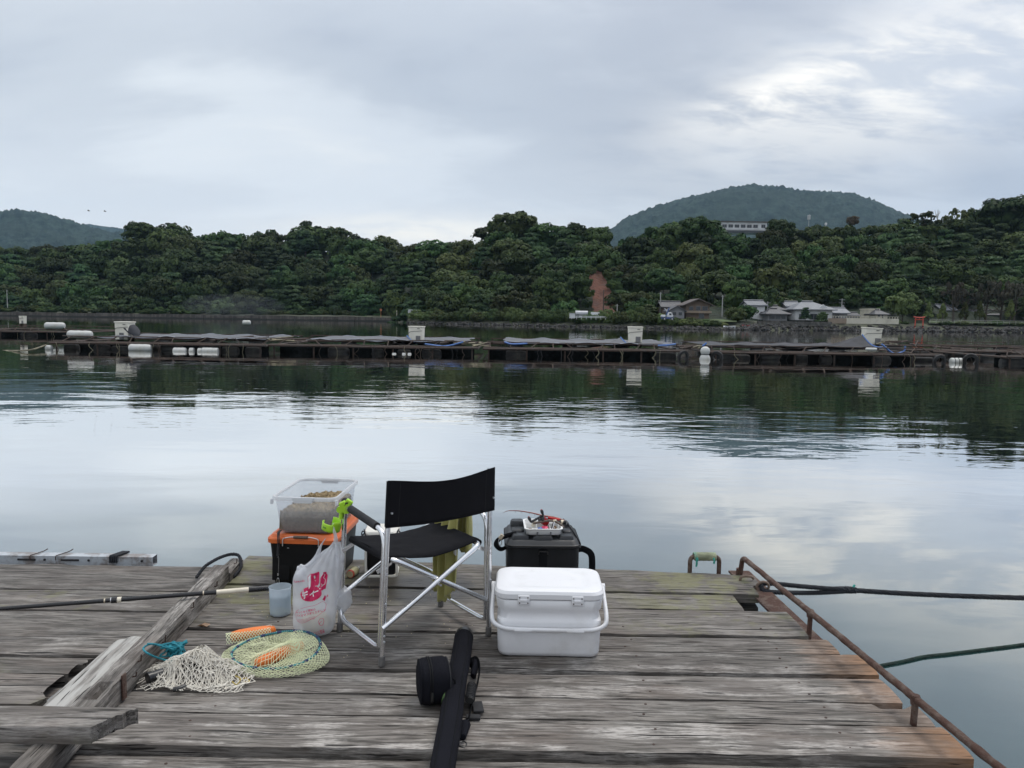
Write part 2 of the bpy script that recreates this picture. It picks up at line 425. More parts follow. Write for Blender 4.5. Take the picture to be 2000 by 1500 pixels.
# ================================================================== SHORE LINE, WOODED HILL
def interp(pts, x):
    if x <= pts[0][0]: return pts[0][1]
    for (a, b_), (c_, d_) in zip(pts, pts[1:]):
        if x <= c_: return b_ + (d_ - b_) * (x - a) / (c_ - a)
    return pts[-1][1]
SHORE = [(-700, 300), (0, 288), (770, 275), (800, 225), (900, 205), (1200, 180), (1400, 168), (1600, 175), (1800, 185), (2000, 190), (2700, 190)]   # metres to the water's edge
SKYL = [(-700, 470), (-300, 478), (0, 487), (60, 490), (100, 478), (160, 476), (200, 482), (245, 470), (262, 446), (300, 442), (340, 440), (390, 452), (440, 455),
        (500, 459), (545, 452), (590, 442), (630, 447), (660, 450), (690, 462), (760, 464), (830, 471), (880, 471), (935, 468), (960, 442), (1000, 426), (1050, 432),
        (1090, 442), (1140, 440), (1180, 452), (1200, 466), (1250, 464), (1300, 443), (1370, 434), (1400, 447), (1440, 458), (1490, 460), (1520, 444), (1560, 446), (1620, 446), (1680, 443),
        (1750, 442), (1790, 429), (1850, 432), (1870, 422), (1900, 430), (1930, 426), (1960, 412), (2000, 405), (2300, 378), (2700, 388)]
def shoreY(px): return interp(SHORE, px)
def hillY(px, t): return shoreY(px) + 16 + (t ** 1.15) * 85
def top_py(px, t):
    base = interp([(-700, 572), (800, 585), (1100, 588), (1500, 580), (2000, 575), (2700, 570)], px)
    return base + (interp(SKYL, px) - base) * t
def ground_z(px, t):
    Y = hillY(px, t); zt = PY(px, top_py(px, t), Y).z
    return max(2.2, zt - 42 * Y / F)
mb = MB(); nu, nv = 150, 14
def hill_pt(u, v):
    px = -700 + 3400 * u; t = -0.06 + 1.45 * v
    if t < 0: q = PY(px, 600, shoreY(px) + 14); return (q.x, q.y, 2.0)
    tt = min(t, 1.0); Y = hillY(px, t); q = PY(px, 600, Y)
    z = ground_z(px, tt) - max(0, t - 1.0) * 55 + fbm(q.x * 0.03, q.y * 0.03) * 1.5
    return (q.x, q.y, z)
struct(mb.grid(hill_pt, nu, nv).build('hill', 'hill_soil', smooth=180))
# foreshore between the water and the foot of the hill
def bank_pt(u, v):
    px = -700 + 3400 * u; Y = shoreY(px) - 3 + v * 26
    q = PY(px, 600, Y); z = interp([(0, -0.8), (0.12, 0.15), (0.30, 1.5), (0.45, 1.95), (1, 2.15)], v)
    return (q.x, q.y, z + (fbm(q.x * 0.2, q.y * 0.2) * 0.15 if v > 0.05 else 0))
struct(MB().grid(bank_pt, 340, 12).build('shore', 'bank', smooth=180))

# red landslip on the slope
def slip_pt(u, v):
    c = interp([(0, 1164), (0.3, 1168), (0.7, 1178), (1, 1182)], v); hw = interp([(0, 9), (0.3, 19), (0.7, 19), (1, 30)], v)
    px = c + (u - 0.5) * 2 * hw * (1 + 0.55 * fbm(v * 5, u * 2 + 4)); py = 528 + v * 84
    Y = interp([(0, hillY(1170, 0.36)), (0.75, hillY(1170, 0.08)), (1, shoreY(1170) + 12)], v) - 5
    q = PY(px, py, Y + fbm(u * 4, v * 4) * 1.2)
    return q
struct(MB().grid(slip_pt, 12, 20).build('landslip', 'red_earth', smooth=180), 'bare red earth scar of a landslip in the wooded slope')

# ------------------------------------------------------------------ trees
def crown_mesh(seed, kind):
    rg = random.Random(seed); mb = MB()
    def rdir():
        while True:
            v = Vector((rg.uniform(-1, 1), rg.uniform(-1, 1), rg.uniform(-1, 1)))
            if 0.05 < v.length < 1: return v.normalized()
    lobes = []
    if kind == 'dome':
        for i in range(46):
            d = rdir(); d.z = d.z * 0.9 + 0.12
            k = rg.uniform(0.66, 0.95)
            lobes.append((Vector((d.x * k, d.y * k, 0.55 + d.z * k * 0.52)), rg.uniform(0.17, 0.30), 0.72))
    elif kind == 'tier':                                   # flat shelves of foliage
        for lev in range(6):
            z = 0.12 + lev * 0.17; rr = (1.0 - 0.09 * lev - (0.25 if lev == 5 else 0)) * rg.uniform(0.8, 1.05)
            for i in range(9 - lev // 2):
                a = rg.uniform(0, 6.283); k = rr * math.sqrt(rg.uniform(0.15, 1))
                lobes.append((Vector((math.cos(a) * k, math.sin(a) * k, z + rg.uniform(-0.05, 0.05) - 0.08 * k)), rg.uniform(0.20, 0.34), 0.28))
    elif kind == 'tall':                                   # cedar
        for i in range(40):
            z = rg.uniform(0.05, 1.15); k = (1.2 - z) * rg.uniform(0.45, 0.75); a = rg.uniform(0, 6.283)
            lobes.append((Vector((math.cos(a) * k, math.sin(a) * k, z)), rg.uniform(0.14, 0.24), 0.8))
    elif kind == 'open':                                   # airy crown, sky shows through
        for i in range(22):
            d = rdir(); k = rg.uniform(0.5, 1.0)
            lobes.append((Vector((d.x * k, d.y * k, 0.62 + d.z * k * 0.42)), rg.uniform(0.12, 0.22), 0.6))
    per = 76 if kind != 'open' else 40
    for c, r_, sq in lobes:
        for i in range(per):
            d = rdir()
            if d.z < -0.1 and rg.random() < 0.75: d.z = -d.z
            q = c + Vector((d.x * r_, d.y * r_, d.z * r_ * sq)) * rg.uniform(0.75, 1.12)
            n_ = (d + rdir() * 0.45 + Vector((0, 0, 0.30))).normalized()
            u = n_.cross(rdir()).normalized(); v_ = n_.cross(u); s = rg.uniform(0.045, 0.085)
            mb.add([q + u * s, q + v_ * s * 0.8, q - u * s * rg.uniform(0.6, 1), q - v_ * s], [(0, 1, 2, 3)])
    if kind in ('dome', 'tier'):
        k0 = len(mb.v)  # solid inner blob added to stop light leaking through the leaves
        bm = bmesh.new(); bmesh.ops.create_icosphere(bm, subdivisions=2, radius=1.0)
        for v_ in bm.verts: v_.co *= 1 + 0.25 * fbm(v_.co.x * 2 + seed, v_.co.y * 2, v_.co.z * 2)
        vs_ = [(v_.co.x * 0.56, v_.co.y * 0.56, 0.44 + v_.co.z * 0.36) for v_ in bm.verts]; fs_ = [[x.index for x in f_.verts] for f_ in bm.faces]; bm.free()
        mb.add(vs_, fs_)
    return mb.mesh('crown', 'leaf_wood' if kind in ('dome', 'open') else 'leaf_pine', None)
def trunk_mesh(seed, bare=False):
    rg = random.Random(seed); mb = MB()
    pts = smooth_path([(0, 0, -0.75), (rg.uniform(-.03, .03), rg.uniform(-.03, .03), -0.2), (rg.uniform(-.06, .06), rg.uniform(-.06, .06), 0.3), (rg.uniform(-.1, .1), rg.uniform(-.1, .1), 0.8)], 3)
    n_ = len(pts); mb.tube(pts, [0.06 * (1 - 0.8 * i / n_) for i in range(n_)], 6)
    for i in range(6 if not bare else 11):
        b_ = pts[rg.randint(n_ // 3, n_ - 2)]; a = rg.uniform(0, 6.28); k = rg.uniform(0.35, 0.75)
        e = b_ + Vector((math.cos(a) * k, math.sin(a) * k, rg.uniform(0.12, 0.5)))
        mb.tube(smooth_path([b_, b_.lerp(e, 0.5) + Vector((0, 0, -0.05)), e], 2), [0.025, 0.02, 0.015, 0.011, 0.007], 4)
    return mb.mesh('trunk', 'trunk', 40)
KINDS = ['dome', 'dome', 'dome', 'dome', 'tier', 'tier', 'tier', 'tall', 'open', 'open']
CROWNS = [(k, crown_mesh(100 + i, k)) for i, k in enumerate(KINDS)]
TRUNKS = [trunk_mesh(i) for i in range(3)]
BARE = trunk_mesh(9, True)
def tree(name, loc, radius, height, which, label, group=None, mat=None, rz=None, bare=False):
    o = thing(name, label, 'tree', loc, rnd.uniform(0, 6.28) if rz is None else rz, group)
    k, me = CROWNS[which]
    lift = 0.42 if k in ('dome', 'open') else 0.3
    c = bpy.data.objects.new('crown', me); col.objects.link(c); c.parent = o
    s = (radius, radius * rnd.uniform(0.9, 1.1), height * 0.72)
    c.scale = s; c.location = (0, 0, height * 0.28)
    if mat:
        key = 'crown_%d_%s' % (which, mat)
        m2 = bpy.data.meshes.get(key)
        if m2 is None: m2 = me.copy(); m2.name = key; m2.materials.clear(); m2.materials.append(MATS[mat])
        c.data = m2
    t = bpy.data.objects.new('trunk', BARE if bare else TRUNKS[which % 3]); col.objects.link(t); t.parent = o
    t.scale = (height * 0.5,) * 2 + (height * 0.5,); t.location = (0, 0, height * 0.375)
    return o
def tree_px(name, px, toppy, Y, radpx, hpx, which, label, group=None, mat=None, bare=False):
    """a tree whose top shows at (px, toppy) when it stands Y metres off"""
    q = PY(px, toppy, Y); k = Y / F
    return tree(name, (q.x, q.y, q.z - hpx * k), radpx * k, hpx * k, which, label, group, mat, bare=bare)

rows = 7; WOOD = []
ZONES = [(110, 'at the far left edge'), (300, 'below the left mountain'), (480, 'above the drifting smoke'), (640, 'below the lone dark skyline tree'), (790, 'above the orange road sign'), (930, 'above the tiny parked van'),
         (1060, 'below the big domed skyline tree'), (1165, 'just left of the red landslip'), (1300, 'just right of the red landslip'), (1420, 'above the brown house'), (1520, 'below the white hilltop building'),
         (1680, 'above the large white house'), (1780, 'above the cream house'), (1900, 'above the torii'), (9999, 'at the far right edge')]
ORD = ['first', 'second', 'third', 'fourth', 'fifth', 'sixth', 'seventh', 'eighth', 'ninth', 'tenth', 'eleventh', 'twelfth', 'thirteenth', 'fourteenth', 'fifteenth', 'sixteenth']
for r_ in range(rows):
    t = r_ / (rows - 1.0)
    px = -120 + (r_ % 2) * 26
    while px < 2130:
        jx = px + rnd.uniform(-14, 14); tt = min(1, max(0, t + rnd.uniform(-0.05, 0.05)))
        Y = hillY(jx, tt) + rnd.uniform(-4, 4) + (14 if r_ == 0 and 1270 < jx < 1960 else 0)
        ty = top_py(jx, tt) + (rnd.uniform(-4, 10) if r_ == rows - 1 else rnd.uniform(-10, 10))
        rad = rnd.uniform(27, 42) * (1.15 if r_ == rows - 1 else 1.0); hp = rnd.uniform(54, 74)
        step = rnd.uniform(46, 60)
        skip = (1150 < jx < 1190 and 500 < ty < 540) or (1138 < jx < 1200 and 540 <= ty < 606)
        if 1395 < jx < 1500 and ty < 452: ty = 456 + rnd.uniform(0, 6)
        if not skip:
            wh = rnd.choice([0, 1, 2, 3, 4, 5, 6, 0, 2] if r_ < rows - 1 else [0, 1, 2, 3])
            o = tree_px('evergreen_tree', jx, ty, Y, rad, hp, wh, 'x')
            zone = next(n_ for lim, n_ in ZONES if jx < lim)
            WOOD.append((('foot', 'lower', 'lower', 'middle', 'upper', 'upper', 'skyline')[r_], {'dome': 'rounded', 'tier': 'layered', 'open': 'airy'}[KINDS[wh]], zone, jx, o))
        px += step
keys = {}
for rw, cr_, zone, jx, o in WOOD: keys.setdefault((rw, cr_, zone), []).append((jx, o))
for (rw, cr_, zone), lst in keys.items():
    lst.sort(key=lambda t: t[0])
    where = {'foot': 'at the wood foot', 'lower': 'low on the slope', 'middle': 'at mid-slope', 'upper': 'high on the slope', 'skyline': 'on the skyline'}[rw]
    for n_, (jx, o) in enumerate(lst):
        o['label'] = cr_ + ' evergreen ' + where + ' ' + zone + (', ' + ORD[n_] + ' from left' if len(lst) > 1 else '')
        o['group'] = 'trees of the far wood'
# trees that stand out
tree_px('dark_tree', 602, 431, hillY(600, 1) - 4, 26, 40, 8, 'dark lone tree rising highest on the skyline left of the bright gap')
tree_px('flat_topped_tree', 656, 446, hillY(656, 1) - 4, 27, 30, 9, 'flat-topped open tree beside the dark lone skyline tree')
tree_px('open_tree', 330, 436, hillY(330, 1) - 3, 22, 36, 9, 'see-through skyline tree beside the rounded one near the left mountain')
tree_px('rounded_tree', 276, 438, hillY(276, 1) - 6, 30, 48, 0, 'rounded pale-topped skyline tree next to the left mountain')
tree_px('dome_tree', 1008, 421, hillY(1008, 1) - 6, 44, 66, 1, 'big dome-crowned tree on the skyline at the middle of the wood')
tree_px('ivy_stump_tree', 961, 434, hillY(961, 1) - 9, 9, 30, 0, 'narrow ivy-clad stump tree beside the big dome-crowned tree')
tree_px('dome_tree', 1360, 430, hillY(1360, 1) - 10, 45, 58, 2, 'broad dome-crowned tree beside the white hilltop building')
tree_px('bushy_tree', 1525, 434, hillY(1525, 1) - 4, 30, 44, 3, 'bushy tree at the right end of the white hilltop building')
tree_px('russet_tree', 1666, 424, hillY(1666, 1) + 6, 12, 24, 1, 'small russet dead-leaved tree on the right skyline', mat='leaf_brown')
tree_px('open_tree', 1802, 413, hillY(1802, 1) - 4, 34, 56, 8, 'see-through feathery tree on the skyline right of the mountain')
tree_px('tall_tree', 1868, 406, hillY(1868, 1) - 5, 26, 66, 8, 'tall ragged tree right of the thin bare one on the skyline')
tree_px('round_tree', 1905, 414, hillY(1905, 1) - 4, 26, 66, 1, 'round-headed tree right of the tall ragged one on the skyline')
tree_px('dome_tree', 1975, 393, hillY(1975, 1) - 12, 52, 76, 0, 'tallest dome-crowned tree at the right edge of the picture')
q = PY(1830, 438, hillY(1830, 1)); k = q.y / F
bt = thing('bare_tree', 'thin bare dead tree sticking up from the right skyline', 'tree', q)
MB().tube([(0, 0, -2), (0.1, 0, 10 * k), (0.5 * k, 0, 28 * k)], [0.3, 0.2, 0.1], 5).build('trunk', 'concrete_pole', bt)
for a, e in ((0.3, (4, 26)), (0.5, (-5, 27)), (0.6, (6, 24)), (0.4, (-3, 20))):
    MB().tube([(0, 0, a * 24 * k), (e[0] * k, 0.3, e[1] * k)], [0.13, 0.06], 4).build('branch', 'concrete_pole', bt)
# trees by the houses
tree_px('round_tree', 1764, 578, shoreY(1764) + 13, 30, 56, 2, 'big round tree between the cream house and the torii', mat='leaf_bush')
tree_px('dark_garden_tree', 1458, 599, shoreY(1462) + 8, 20, 36, 0, 'dark leafy tree in front of the white gabled house')
tree_px('dark_garden_tree', 1438, 604, shoreY(1440) + 7, 20, 36, 3, 'dark shrubby tree left of the white gabled house')
tree_px('garden_pine', 1574, 602, shoreY(1574) + 5, 11, 27, 4, 'left garden pine in front of the large grey-roofed house')
tree_px('garden_pine', 1606, 610, shoreY(1606) + 5, 13, 24, 5, 'right garden pine in front of the large grey-roofed house')
tree_px('shore_tree', 1262, 596, shoreY(1262) + 10, 30, 38, 5, 'spreading pale green tree left of the crane lorry', mat='leaf_bush')
tree_px('shore_tree', 1246, 574, shoreY(1235) + 16, 30, 50, 1, 'leafy tree at the foot of the landslip, right of it')
for i, (px, py, hp, wh) in enumerate(((1866, 548, 82, 8), (1890, 566, 66, 9), (1930, 552, 84, 9), (1960, 545, 88, 8), (1985, 556, 80, 9))):
    tree_px('sparse_pine', px, py, shoreY(px) + 9 + (i % 2) * 4, 22, hp, wh, 'dying brownish sparse pine on the lawn right of the torii, %s from left' % ORD[i], 'sparse brown pines right of the torii', mat='leaf_dry', bare=True)
for i, (px, hp) in enumerate(((1815, 36), (1842, 34), (1885, 36), (1915, 38), (1975, 40))):
    tree_px('young_tree', px, 632 - hp, shoreY(px) + 9, 12, hp, 7, 'slim young leafy tree along the lawn right of the torii, %s from left' % ORD[i], 'young trees along the lawn', mat='leaf_bush')

# ------------------------------------------------------------------ shrubs on the bank
bushm = crown_mesh(300, 'dome'); bushm.materials.clear(); bushm.materials.append(MATS['leaf_bush'])
bushd = crown_mesh(301, 'dome')
nb = 0
for bpx in range(-40, 800, 15):
    Y = 288.5 + rnd.uniform(-1.5, 2.5); q = PY(bpx + rnd.uniform(-6, 6), 600, Y); k = Y / F; nb += 1
    o = bpy.data.objects.new('bush', bushd); col.objects.link(o); o.location = (q.x, q.y, 1.2); o.scale = (rnd.uniform(10, 15) * k, 9 * k, rnd.uniform(8, 17) * k); o.rotation_euler = (0, 0, rnd.uniform(0, 6))
    tag(o, (bpx, 'dark scrub bush on the sea wall')[1], 'bush', 'scrub along the sea wall')
px = 812; nb = 0
while px < 1420:
    Y = shoreY(px) + rnd.uniform(2.5, 5)
    if not (1195 < px < 1230 and rnd.random() < 0.5):
        q = PY(px, 600, Y); k = Y / F
        hgt = interp([(812, 17), (1000, 24), (1150, 20), (1250, 28), (1330, 14), (1420, 9)], px) * rnd.uniform(0.8, 1.2)
        o = bpy.data.objects.new('bush', bushm); col.objects.link(o)
        o.location = (q.x, q.y, 0.5); o.scale = (rnd.uniform(14, 19) * k, 14 * k, hgt * k); o.rotation_euler = (0, 0, rnd.uniform(0, 6))
        nb += 1; tag(o, 'leafy green shrub on the bank', 'bush', 'shrubs along the bank')
    px += rnd.uniform(11, 17)
px = 1640; nb = 0
while px < 2040:
    Y = shoreY(px) + rnd.uniform(5, 8); q = PY(px, 600, Y); k = Y / F
    if not 1776 < px < 1820:
        o = bpy.data.objects.new('bush', bushm); col.objects.link(o); o.location = (q.x, q.y, 1.5); s = rnd.uniform(6, 11) * k
        o.scale = (s * 1.4, s, s * 0.9); o.rotation_euler = (0, 0, rnd.uniform(0, 6))
        nb += 1; tag(o, 'low shrub on the rocky shore', 'bush', 'shrubs near the torii')
    px += rnd.uniform(22, 40)

# undergrowth creeping over the edges of the landslip
for i, (px, py, t) in enumerate(((1148, 552, 0.22), (1150, 575, 0.12), (1196, 560, 0.2), (1190, 540, 0.3), (1154, 532, 0.34), (1200, 585, 0.08), (1146, 596, 0.05), (1176, 526, 0.36))):
    Y = hillY(1170, t) - 5.5; q = PY(px, py, Y); k = Y / F
    o = bpy.data.objects.new('slope_bush', bushd); col.objects.link(o); o.location = (q.x, q.y, q.z - 7 * k); o.scale = (rnd.uniform(9, 13) * k, 8 * k, rnd.uniform(14, 20) * k)
    tag(o, 'dark bush creeping over the edge of the red landslip, %s counted' % ORD[i], 'bush', 'bushes on the landslip edge')
    o['label'] = 'dark bush at the %s edge of the red landslip, %s' % ('left' if px < 1172 else 'right', {532: 'topmost', 552: 'second from top', 575: 'third from top', 596: 'lowest', 526: 'topmost', 540: 'second from top', 560: 'third from top', 585: 'lowest'}[py])
# tell the shrubs apart by what they stand near
BZ = [(110, 'at the far left edge'), (300, 'below the left mountain'), (480, 'behind the drifting smoke'), (640, 'behind the lone white buoy'), (800, 'beside the orange road sign'), (930, 'beside the tiny parked van'), (1060, 'left of the silver lorry'),
      (1120, 'just left of the white site hut'), (1180, 'in front of the silver lorry'), (1250, 'below the short grey pole'), (1320, 'in front of the crane lorry'), (1440, 'in front of the brown house'), (1700, 'below the cream wall'), (1790, 'just left of the torii'), (1900, 'just right of the torii'), (9999, 'by the lawn fence')]
bk_ = {}
for o in [o for o in col.objects if o.name.startswith('bush')]:
    px = 1000 + F * o.location.x / o.location.y
    bk_.setdefault((o['label'], next(n_ for lim, n_ in BZ if px < lim)), []).append((px, o))
for (lab, zone), lst in bk_.items():
    lst.sort(key=lambda t: t[0])
    for n_, (px, o) in enumerate(lst): o['label'] = lab + ' ' + zone + (', %s from left' % ORD[n_] if len(lst) > 1 else '')

# riprap along the water's edge
mb = MB(); bm = bmesh.new(); bmesh.ops.create_icosphere(bm, subdivisions=1, radius=1.0)
iv = [v.co.copy() for v in bm.verts]; bm.verts.index_update(); fi = [[v.index for v in f.verts] for f in bm.faces]; bm.free()
for i in range(1150):
    px = rnd.uniform(790, 2100); d = rnd.random() ** 1.3 * (1.0 if px > 1450 else 0.45)
    q = PY(px, 600, shoreY(px) - 2.5 + d * 6); s = rnd.uniform(0.22, 0.62) * (1.0 if px > 1450 else 0.6)
    M = Matrix.Rotation(rnd.uniform(0, 6), 3, Vector((rnd.random(), rnd.random(), rnd.random() + .1)).normalized())
    mb.add([Vector((q.x, q.y, d * 1.15)) + M @ Vector((v.x * s * 1.3, v.y * s, v.z * s * 0.8)) * (1 + 0.3 * fbm(v.x * 2 + i, v.y * 2)) for v in iv], fi)
struct(mb.build('shore_rocks', 'rock', smooth=None), 'dark broken rocks piled along the far waterline', 'stuff')

# sea wall of cast panels along the left shore
sw = thing('sea_wall', 'long low stained concrete sea wall along the left far shore', 'wall')
px = -330.0; i = 0
while px < 790:
    w_ = 46 + 10 * math.sin(i * 2.3)
    if i % 5 == 3: w_ *= 0.6
    x1 = min(795, px + w_); Y = shoreY(px) - 2.2 if px < 770 else 270
    a, c = PY(px, 610, 283 - px * 0.02), PY(x1 - 0.5, 610, 283 - x1 * 0.02)
    hgt = 1.5 + 0.12 * math.sin(i * 1.7); dpt = 1.2 + 0.15 * (i % 3)
    MB().add([(a.x, a.y, -0.6), (c.x, c.y, -0.6), (c.x, c.y + dpt, -0.6), (a.x, a.y + dpt, -0.6),
              (a.x, a.y + 0.35, hgt), (c.x, c.y + 0.35, hgt), (c.x, c.y + dpt, hgt), (a.x, a.y + dpt, hgt)],
             [(0, 1, 5, 4), (1, 2, 6, 5), (2, 3, 7, 6), (3, 0, 4, 7), (4, 5, 6, 7)]).build('panel', 'seawall', sw, smooth=None)
    px = x1; i += 1
# rail along the top of the sea wall road and lawn
lawn = MB().grid(lambda u, v: (lambda q: (q.x, q.y, 2.25 + v * 0.5))(PY(1815 + 330 * u, 600, shoreY(1815 + 330 * u) + 5 + 6 * v)), 20, 2).build('lawn', 'grass', smooth=180)
struct(lawn)
lawn2 = MB().grid(lambda u, v: (lambda q: (q.x, q.y, 1.75 + v * 0.6))(PY(1300 + 140 * u, 600, shoreY(1300 + 140 * u) + 3.2 + 5 * v)), 12, 2).build('lawn', 'grass', smooth=180)
struct(lawn2)
def local(px, Y, z=2.0):
    q = PY(px, 600, Y); return Vector((q.x, q.y, z))
def box_house(name, label, px0, px1, Y, base, walls, depth, wall_mat, roof_mat, ridge, kind='hip', over=0.7, windows=(), door=None, rz=0.0):
    """house seen frontally: pixel span, base z, wall height, ridge height above the walls"""
    a, c = local(px0, Y), local(px1, Y); W = (c - a).length; cx = (a + c) / 2
    o = thing(name, label, 'house', (cx.x, cx.y + depth / 2, base), rz)
    h = walls
    MB().box((0, 0, h / 2), (W, depth, h)).build('wall', wall_mat, o, smooth=None)
    w2, d2 = W / 2 + over, depth / 2 + over
    mb = MB()
    if kind == 'hip':
        k = min(d2, w2 * 0.75)
        vs_ = [(-w2, -d2, h - 0.12), (w2, -d2, h - 0.12), (w2, d2, h - 0.12), (-w2, d2, h - 0.12), (-w2 + k, 0, h + ridge), (w2 - k, 0, h + ridge)]
        mb.add(vs_ + [(x, y, z - 0.22) for x, y, z in vs_[:4]], [(0, 1, 5, 4), (1, 2, 5), (2, 3, 4, 5), (3, 0, 4), (6, 7, 1, 0), (7, 8, 2, 1), (8, 9, 3, 2), (9, 6, 0, 3), (9, 8, 7, 6)])
        roof = mb.build('roof', roof_mat, o, smooth=None)
        MB().tube([(-w2 + k, 0, h + ridge + 0.1), (w2 - k, 0, h + ridge + 0.1)], 0.2, 6).build('ridge_tiles', roof_mat, roof)
    elif kind == 'gable':
        vs_ = [(-w2, -d2, h - 0.2), (w2, -d2, h - 0.2), (w2, 0, h + ridge), (-w2, 0, h + ridge), (-w2, d2, h - 0.2), (w2, d2, h - 0.2)]
        mb.add(vs_ + [(x, y, z - 0.22) for x, y, z in vs_], [(0, 1, 2, 3), (3, 2, 5, 4), (6, 9, 8, 7), (9, 10, 11, 8), (0, 6, 7, 1), (4, 5, 11, 10), (1, 7, 8, 2), (2, 8, 11, 5), (0, 3, 9, 6), (3, 4, 10, 9)])
        roof = mb.build('roof', roof_mat, o, smooth=None)
        MB().add([(-W / 2, -depth / 2, h), (-W / 2, depth / 2, h), (-W / 2, 0, h + ridge * 0.92), (W / 2, -depth / 2, h), (W / 2, depth / 2, h), (W / 2, 0, h + ridge * 0.92)], [(0, 1, 2), (3, 5, 4)]).build('gable', wall_mat, o, smooth=None)
        MB().tube([(-w2, 0, h + ridge + 0.08), (w2, 0, h + ridge + 0.08)], 0.18, 6).build('ridge_tiles', roof_mat, roof)
    elif kind == 'front':                                  # gable end towards the water
        vs_ = [(-w2, -d2, h - 0.2), (-w2, d2, h - 0.2), (0, d2, h + ridge), (0, -d2, h + ridge), (w2, -d2, h - 0.2), (w2, d2, h - 0.2)]
        mb.add(vs_ + [(x, y, z - 0.22) for x, y, z in vs_], [(0, 3, 2, 1), (3, 4, 5, 2), (6, 7, 8, 9), (9, 8, 11, 10), (0, 6, 9, 3), (3, 9, 10, 4), (1, 2, 8, 7), (2, 5, 11, 8), (0, 1, 7, 6), (4, 10, 11, 5)])
        roof = mb.build('roof', roof_mat, o, smooth=None)
        MB().add([(-W / 2, -depth / 2, h), (W / 2, -depth / 2, h), (0, -depth / 2, h + ridge * 0.92), (-W / 2, depth / 2, h), (W / 2, depth / 2, h), (0, depth / 2, h + ridge * 0.92)], [(0, 1, 2), (3, 5, 4)]).build('gable', wall_mat, o, smooth=None)
    elif kind == 'flat':
        mb.box((0, 0, h + 0.15), (W + 2 * over, depth + 2 * over, 0.3)); mb.build('roof', roof_mat, o, smooth=None)
    for (u0_, u1_, z0, z1) in windows:
        x0, x1 = (u0_ - 0.5) * W, (u1_ - 0.5) * W
        wd = MB().box(((x0 + x1) / 2, -depth / 2 - 0.04, (z0 + z1) / 2), (x1 - x0, 0.10, z1 - z0)).build('window', 'wall_grey', o, smooth=None)
        n_ = max(1, round((x1 - x0) / 1.1))
        for j in range(n_):
            ww = (x1 - x0) / n_
            MB().box((x0 + ww * (j + 0.5), -depth / 2 - 0.09, (z0 + z1) / 2), (ww - 0.12, 0.06, z1 - z0 - 0.14)).build('pane', 'window_glass', wd, smooth=None)
    return o
Z0 = 2.35
hs = box_house('brown_house', 'brown two-storey house with a wide gable and balcony, left of the boats', 1340, 1386, 178, Z0, 3.3, 7, 'wall_brown', 'roof_brown', 1.35, 'front', 0.9, ((0.42, 0.62, 1.9, 2.9), (0.68, 0.92, 1.9, 2.9), (0.12, 0.3, 1.9, 2.8), (0.55, 0.78, 0.1, 1.3)))
MB().box((0, -4.1, 1.55), (6.0, 0.12, 0.5)).build('balcony', 'wall_tan', hs, smooth=None)
MB().box((0, -3.8, 1.3), (6.2, 0.8, 0.12)).build('balcony_floor', 'wall_brown', hs, smooth=None)
box_house('grey_shed_house', 'small dark-roofed house against the left side of the brown one', 1308, 1337, 176, Z0, 1.9, 5, 'wall_grey', 'roof_dark', 1.0, 'front', 0.5, ((0.2, 0.45, 0.7, 1.5), (0.6, 0.85, 0.7, 1.5)))
box_house('dark_roofed_house', 'dark-roofed house behind the crane lorry', 1294, 1330, 188, Z0 + 0.5, 2.5, 6, 'wall_brown', 'roof_dark', 1.1, 'gable', 0.5, ((0.5, 0.8, 1.0, 1.9),))
box_house('white_gable_house', 'tall white house with grey roof behind the dark garden trees', 1463, 1494, 186, Z0, 3.7, 6, 'wall_white', 'roof_grey', 0.9, 'gable', 0.5, ((0.72, 0.9, 1.0, 1.9), (0.3, 0.5, 2.2, 3.0)))
box_house('hip_roof_house', 'low house with layered dark hipped roof left of the large one', 1501, 1538, 182, Z0 - 0.2, 1.75, 6, 'wall_grey', 'roof_dark', 1.1, 'hip', 0.9, ((0.06, 0.35, 0.35, 1.4), (0.40, 0.66, 0.35, 1.4), (0.7, 0.94, 0.35, 1.4)))
box_house('upper_hip_roof', 'small dark upper roof rising behind the low hipped house', 1507, 1532, 187, Z0 + 1.3, 1.3, 4, 'wall_grey', 'roof_dark', 0.8, 'hip', 0.6)
hs = box_house('large_house', 'large white house with broad grey tiled hip roof on the far shore', 1554, 1626, 184, Z0, 2.75, 9, 'wall_white', 'roof_grey', 1.75, 'hip', 0.9, ((0.10, 0.26, 0.2, 1.5), (0.40, 0.60, 0.2, 1.6), (0.68, 0.88, 0.2, 1.5)))
MB().add([(1.2, -4.2, 3.0), (3.4, -4.2, 3.0), (2.3, -4.2, 3.9)], [(0, 1, 2)]).build('gablet', 'wall_white', hs, smooth=None, solid=0.15)
box_house('rear_wing_house', 'grey-roofed wing at the left of the large white house', 1537, 1562, 190, Z0 + 0.3, 3.3, 6, 'wall_white', 'roof_grey', 0.95, 'gable', 0.5, ((0.1, 0.4, 1.9, 2.7), (0.5, 0.85, 1.9, 2.7)))
box_house('side_wing_house', 'lower grey-roofed wing at the right of the large white house', 1624, 1656, 186, Z0, 2.1, 6, 'wall_grey', 'roof_grey', 1.0, 'gable', 0.6, ((0.2, 0.5, 0.6, 1.5),))
box_house('low_shed', 'low dark-roofed shed between the large house and the cream one', 1655, 1678, 187, Z0, 1.5, 4, 'wall_grey', 'roof_dark', 0.5, 'gable', 0.4)
box_house('cream_block_house', 'cream flat-topped block house above the long cream wall', 1698, 1718, 190, Z0 + 0.7, 2.1, 5, 'wall_cream', 'wall_cream', 0.2, 'flat', 0.12, ((0.3, 0.6, 0.4, 1.2),))
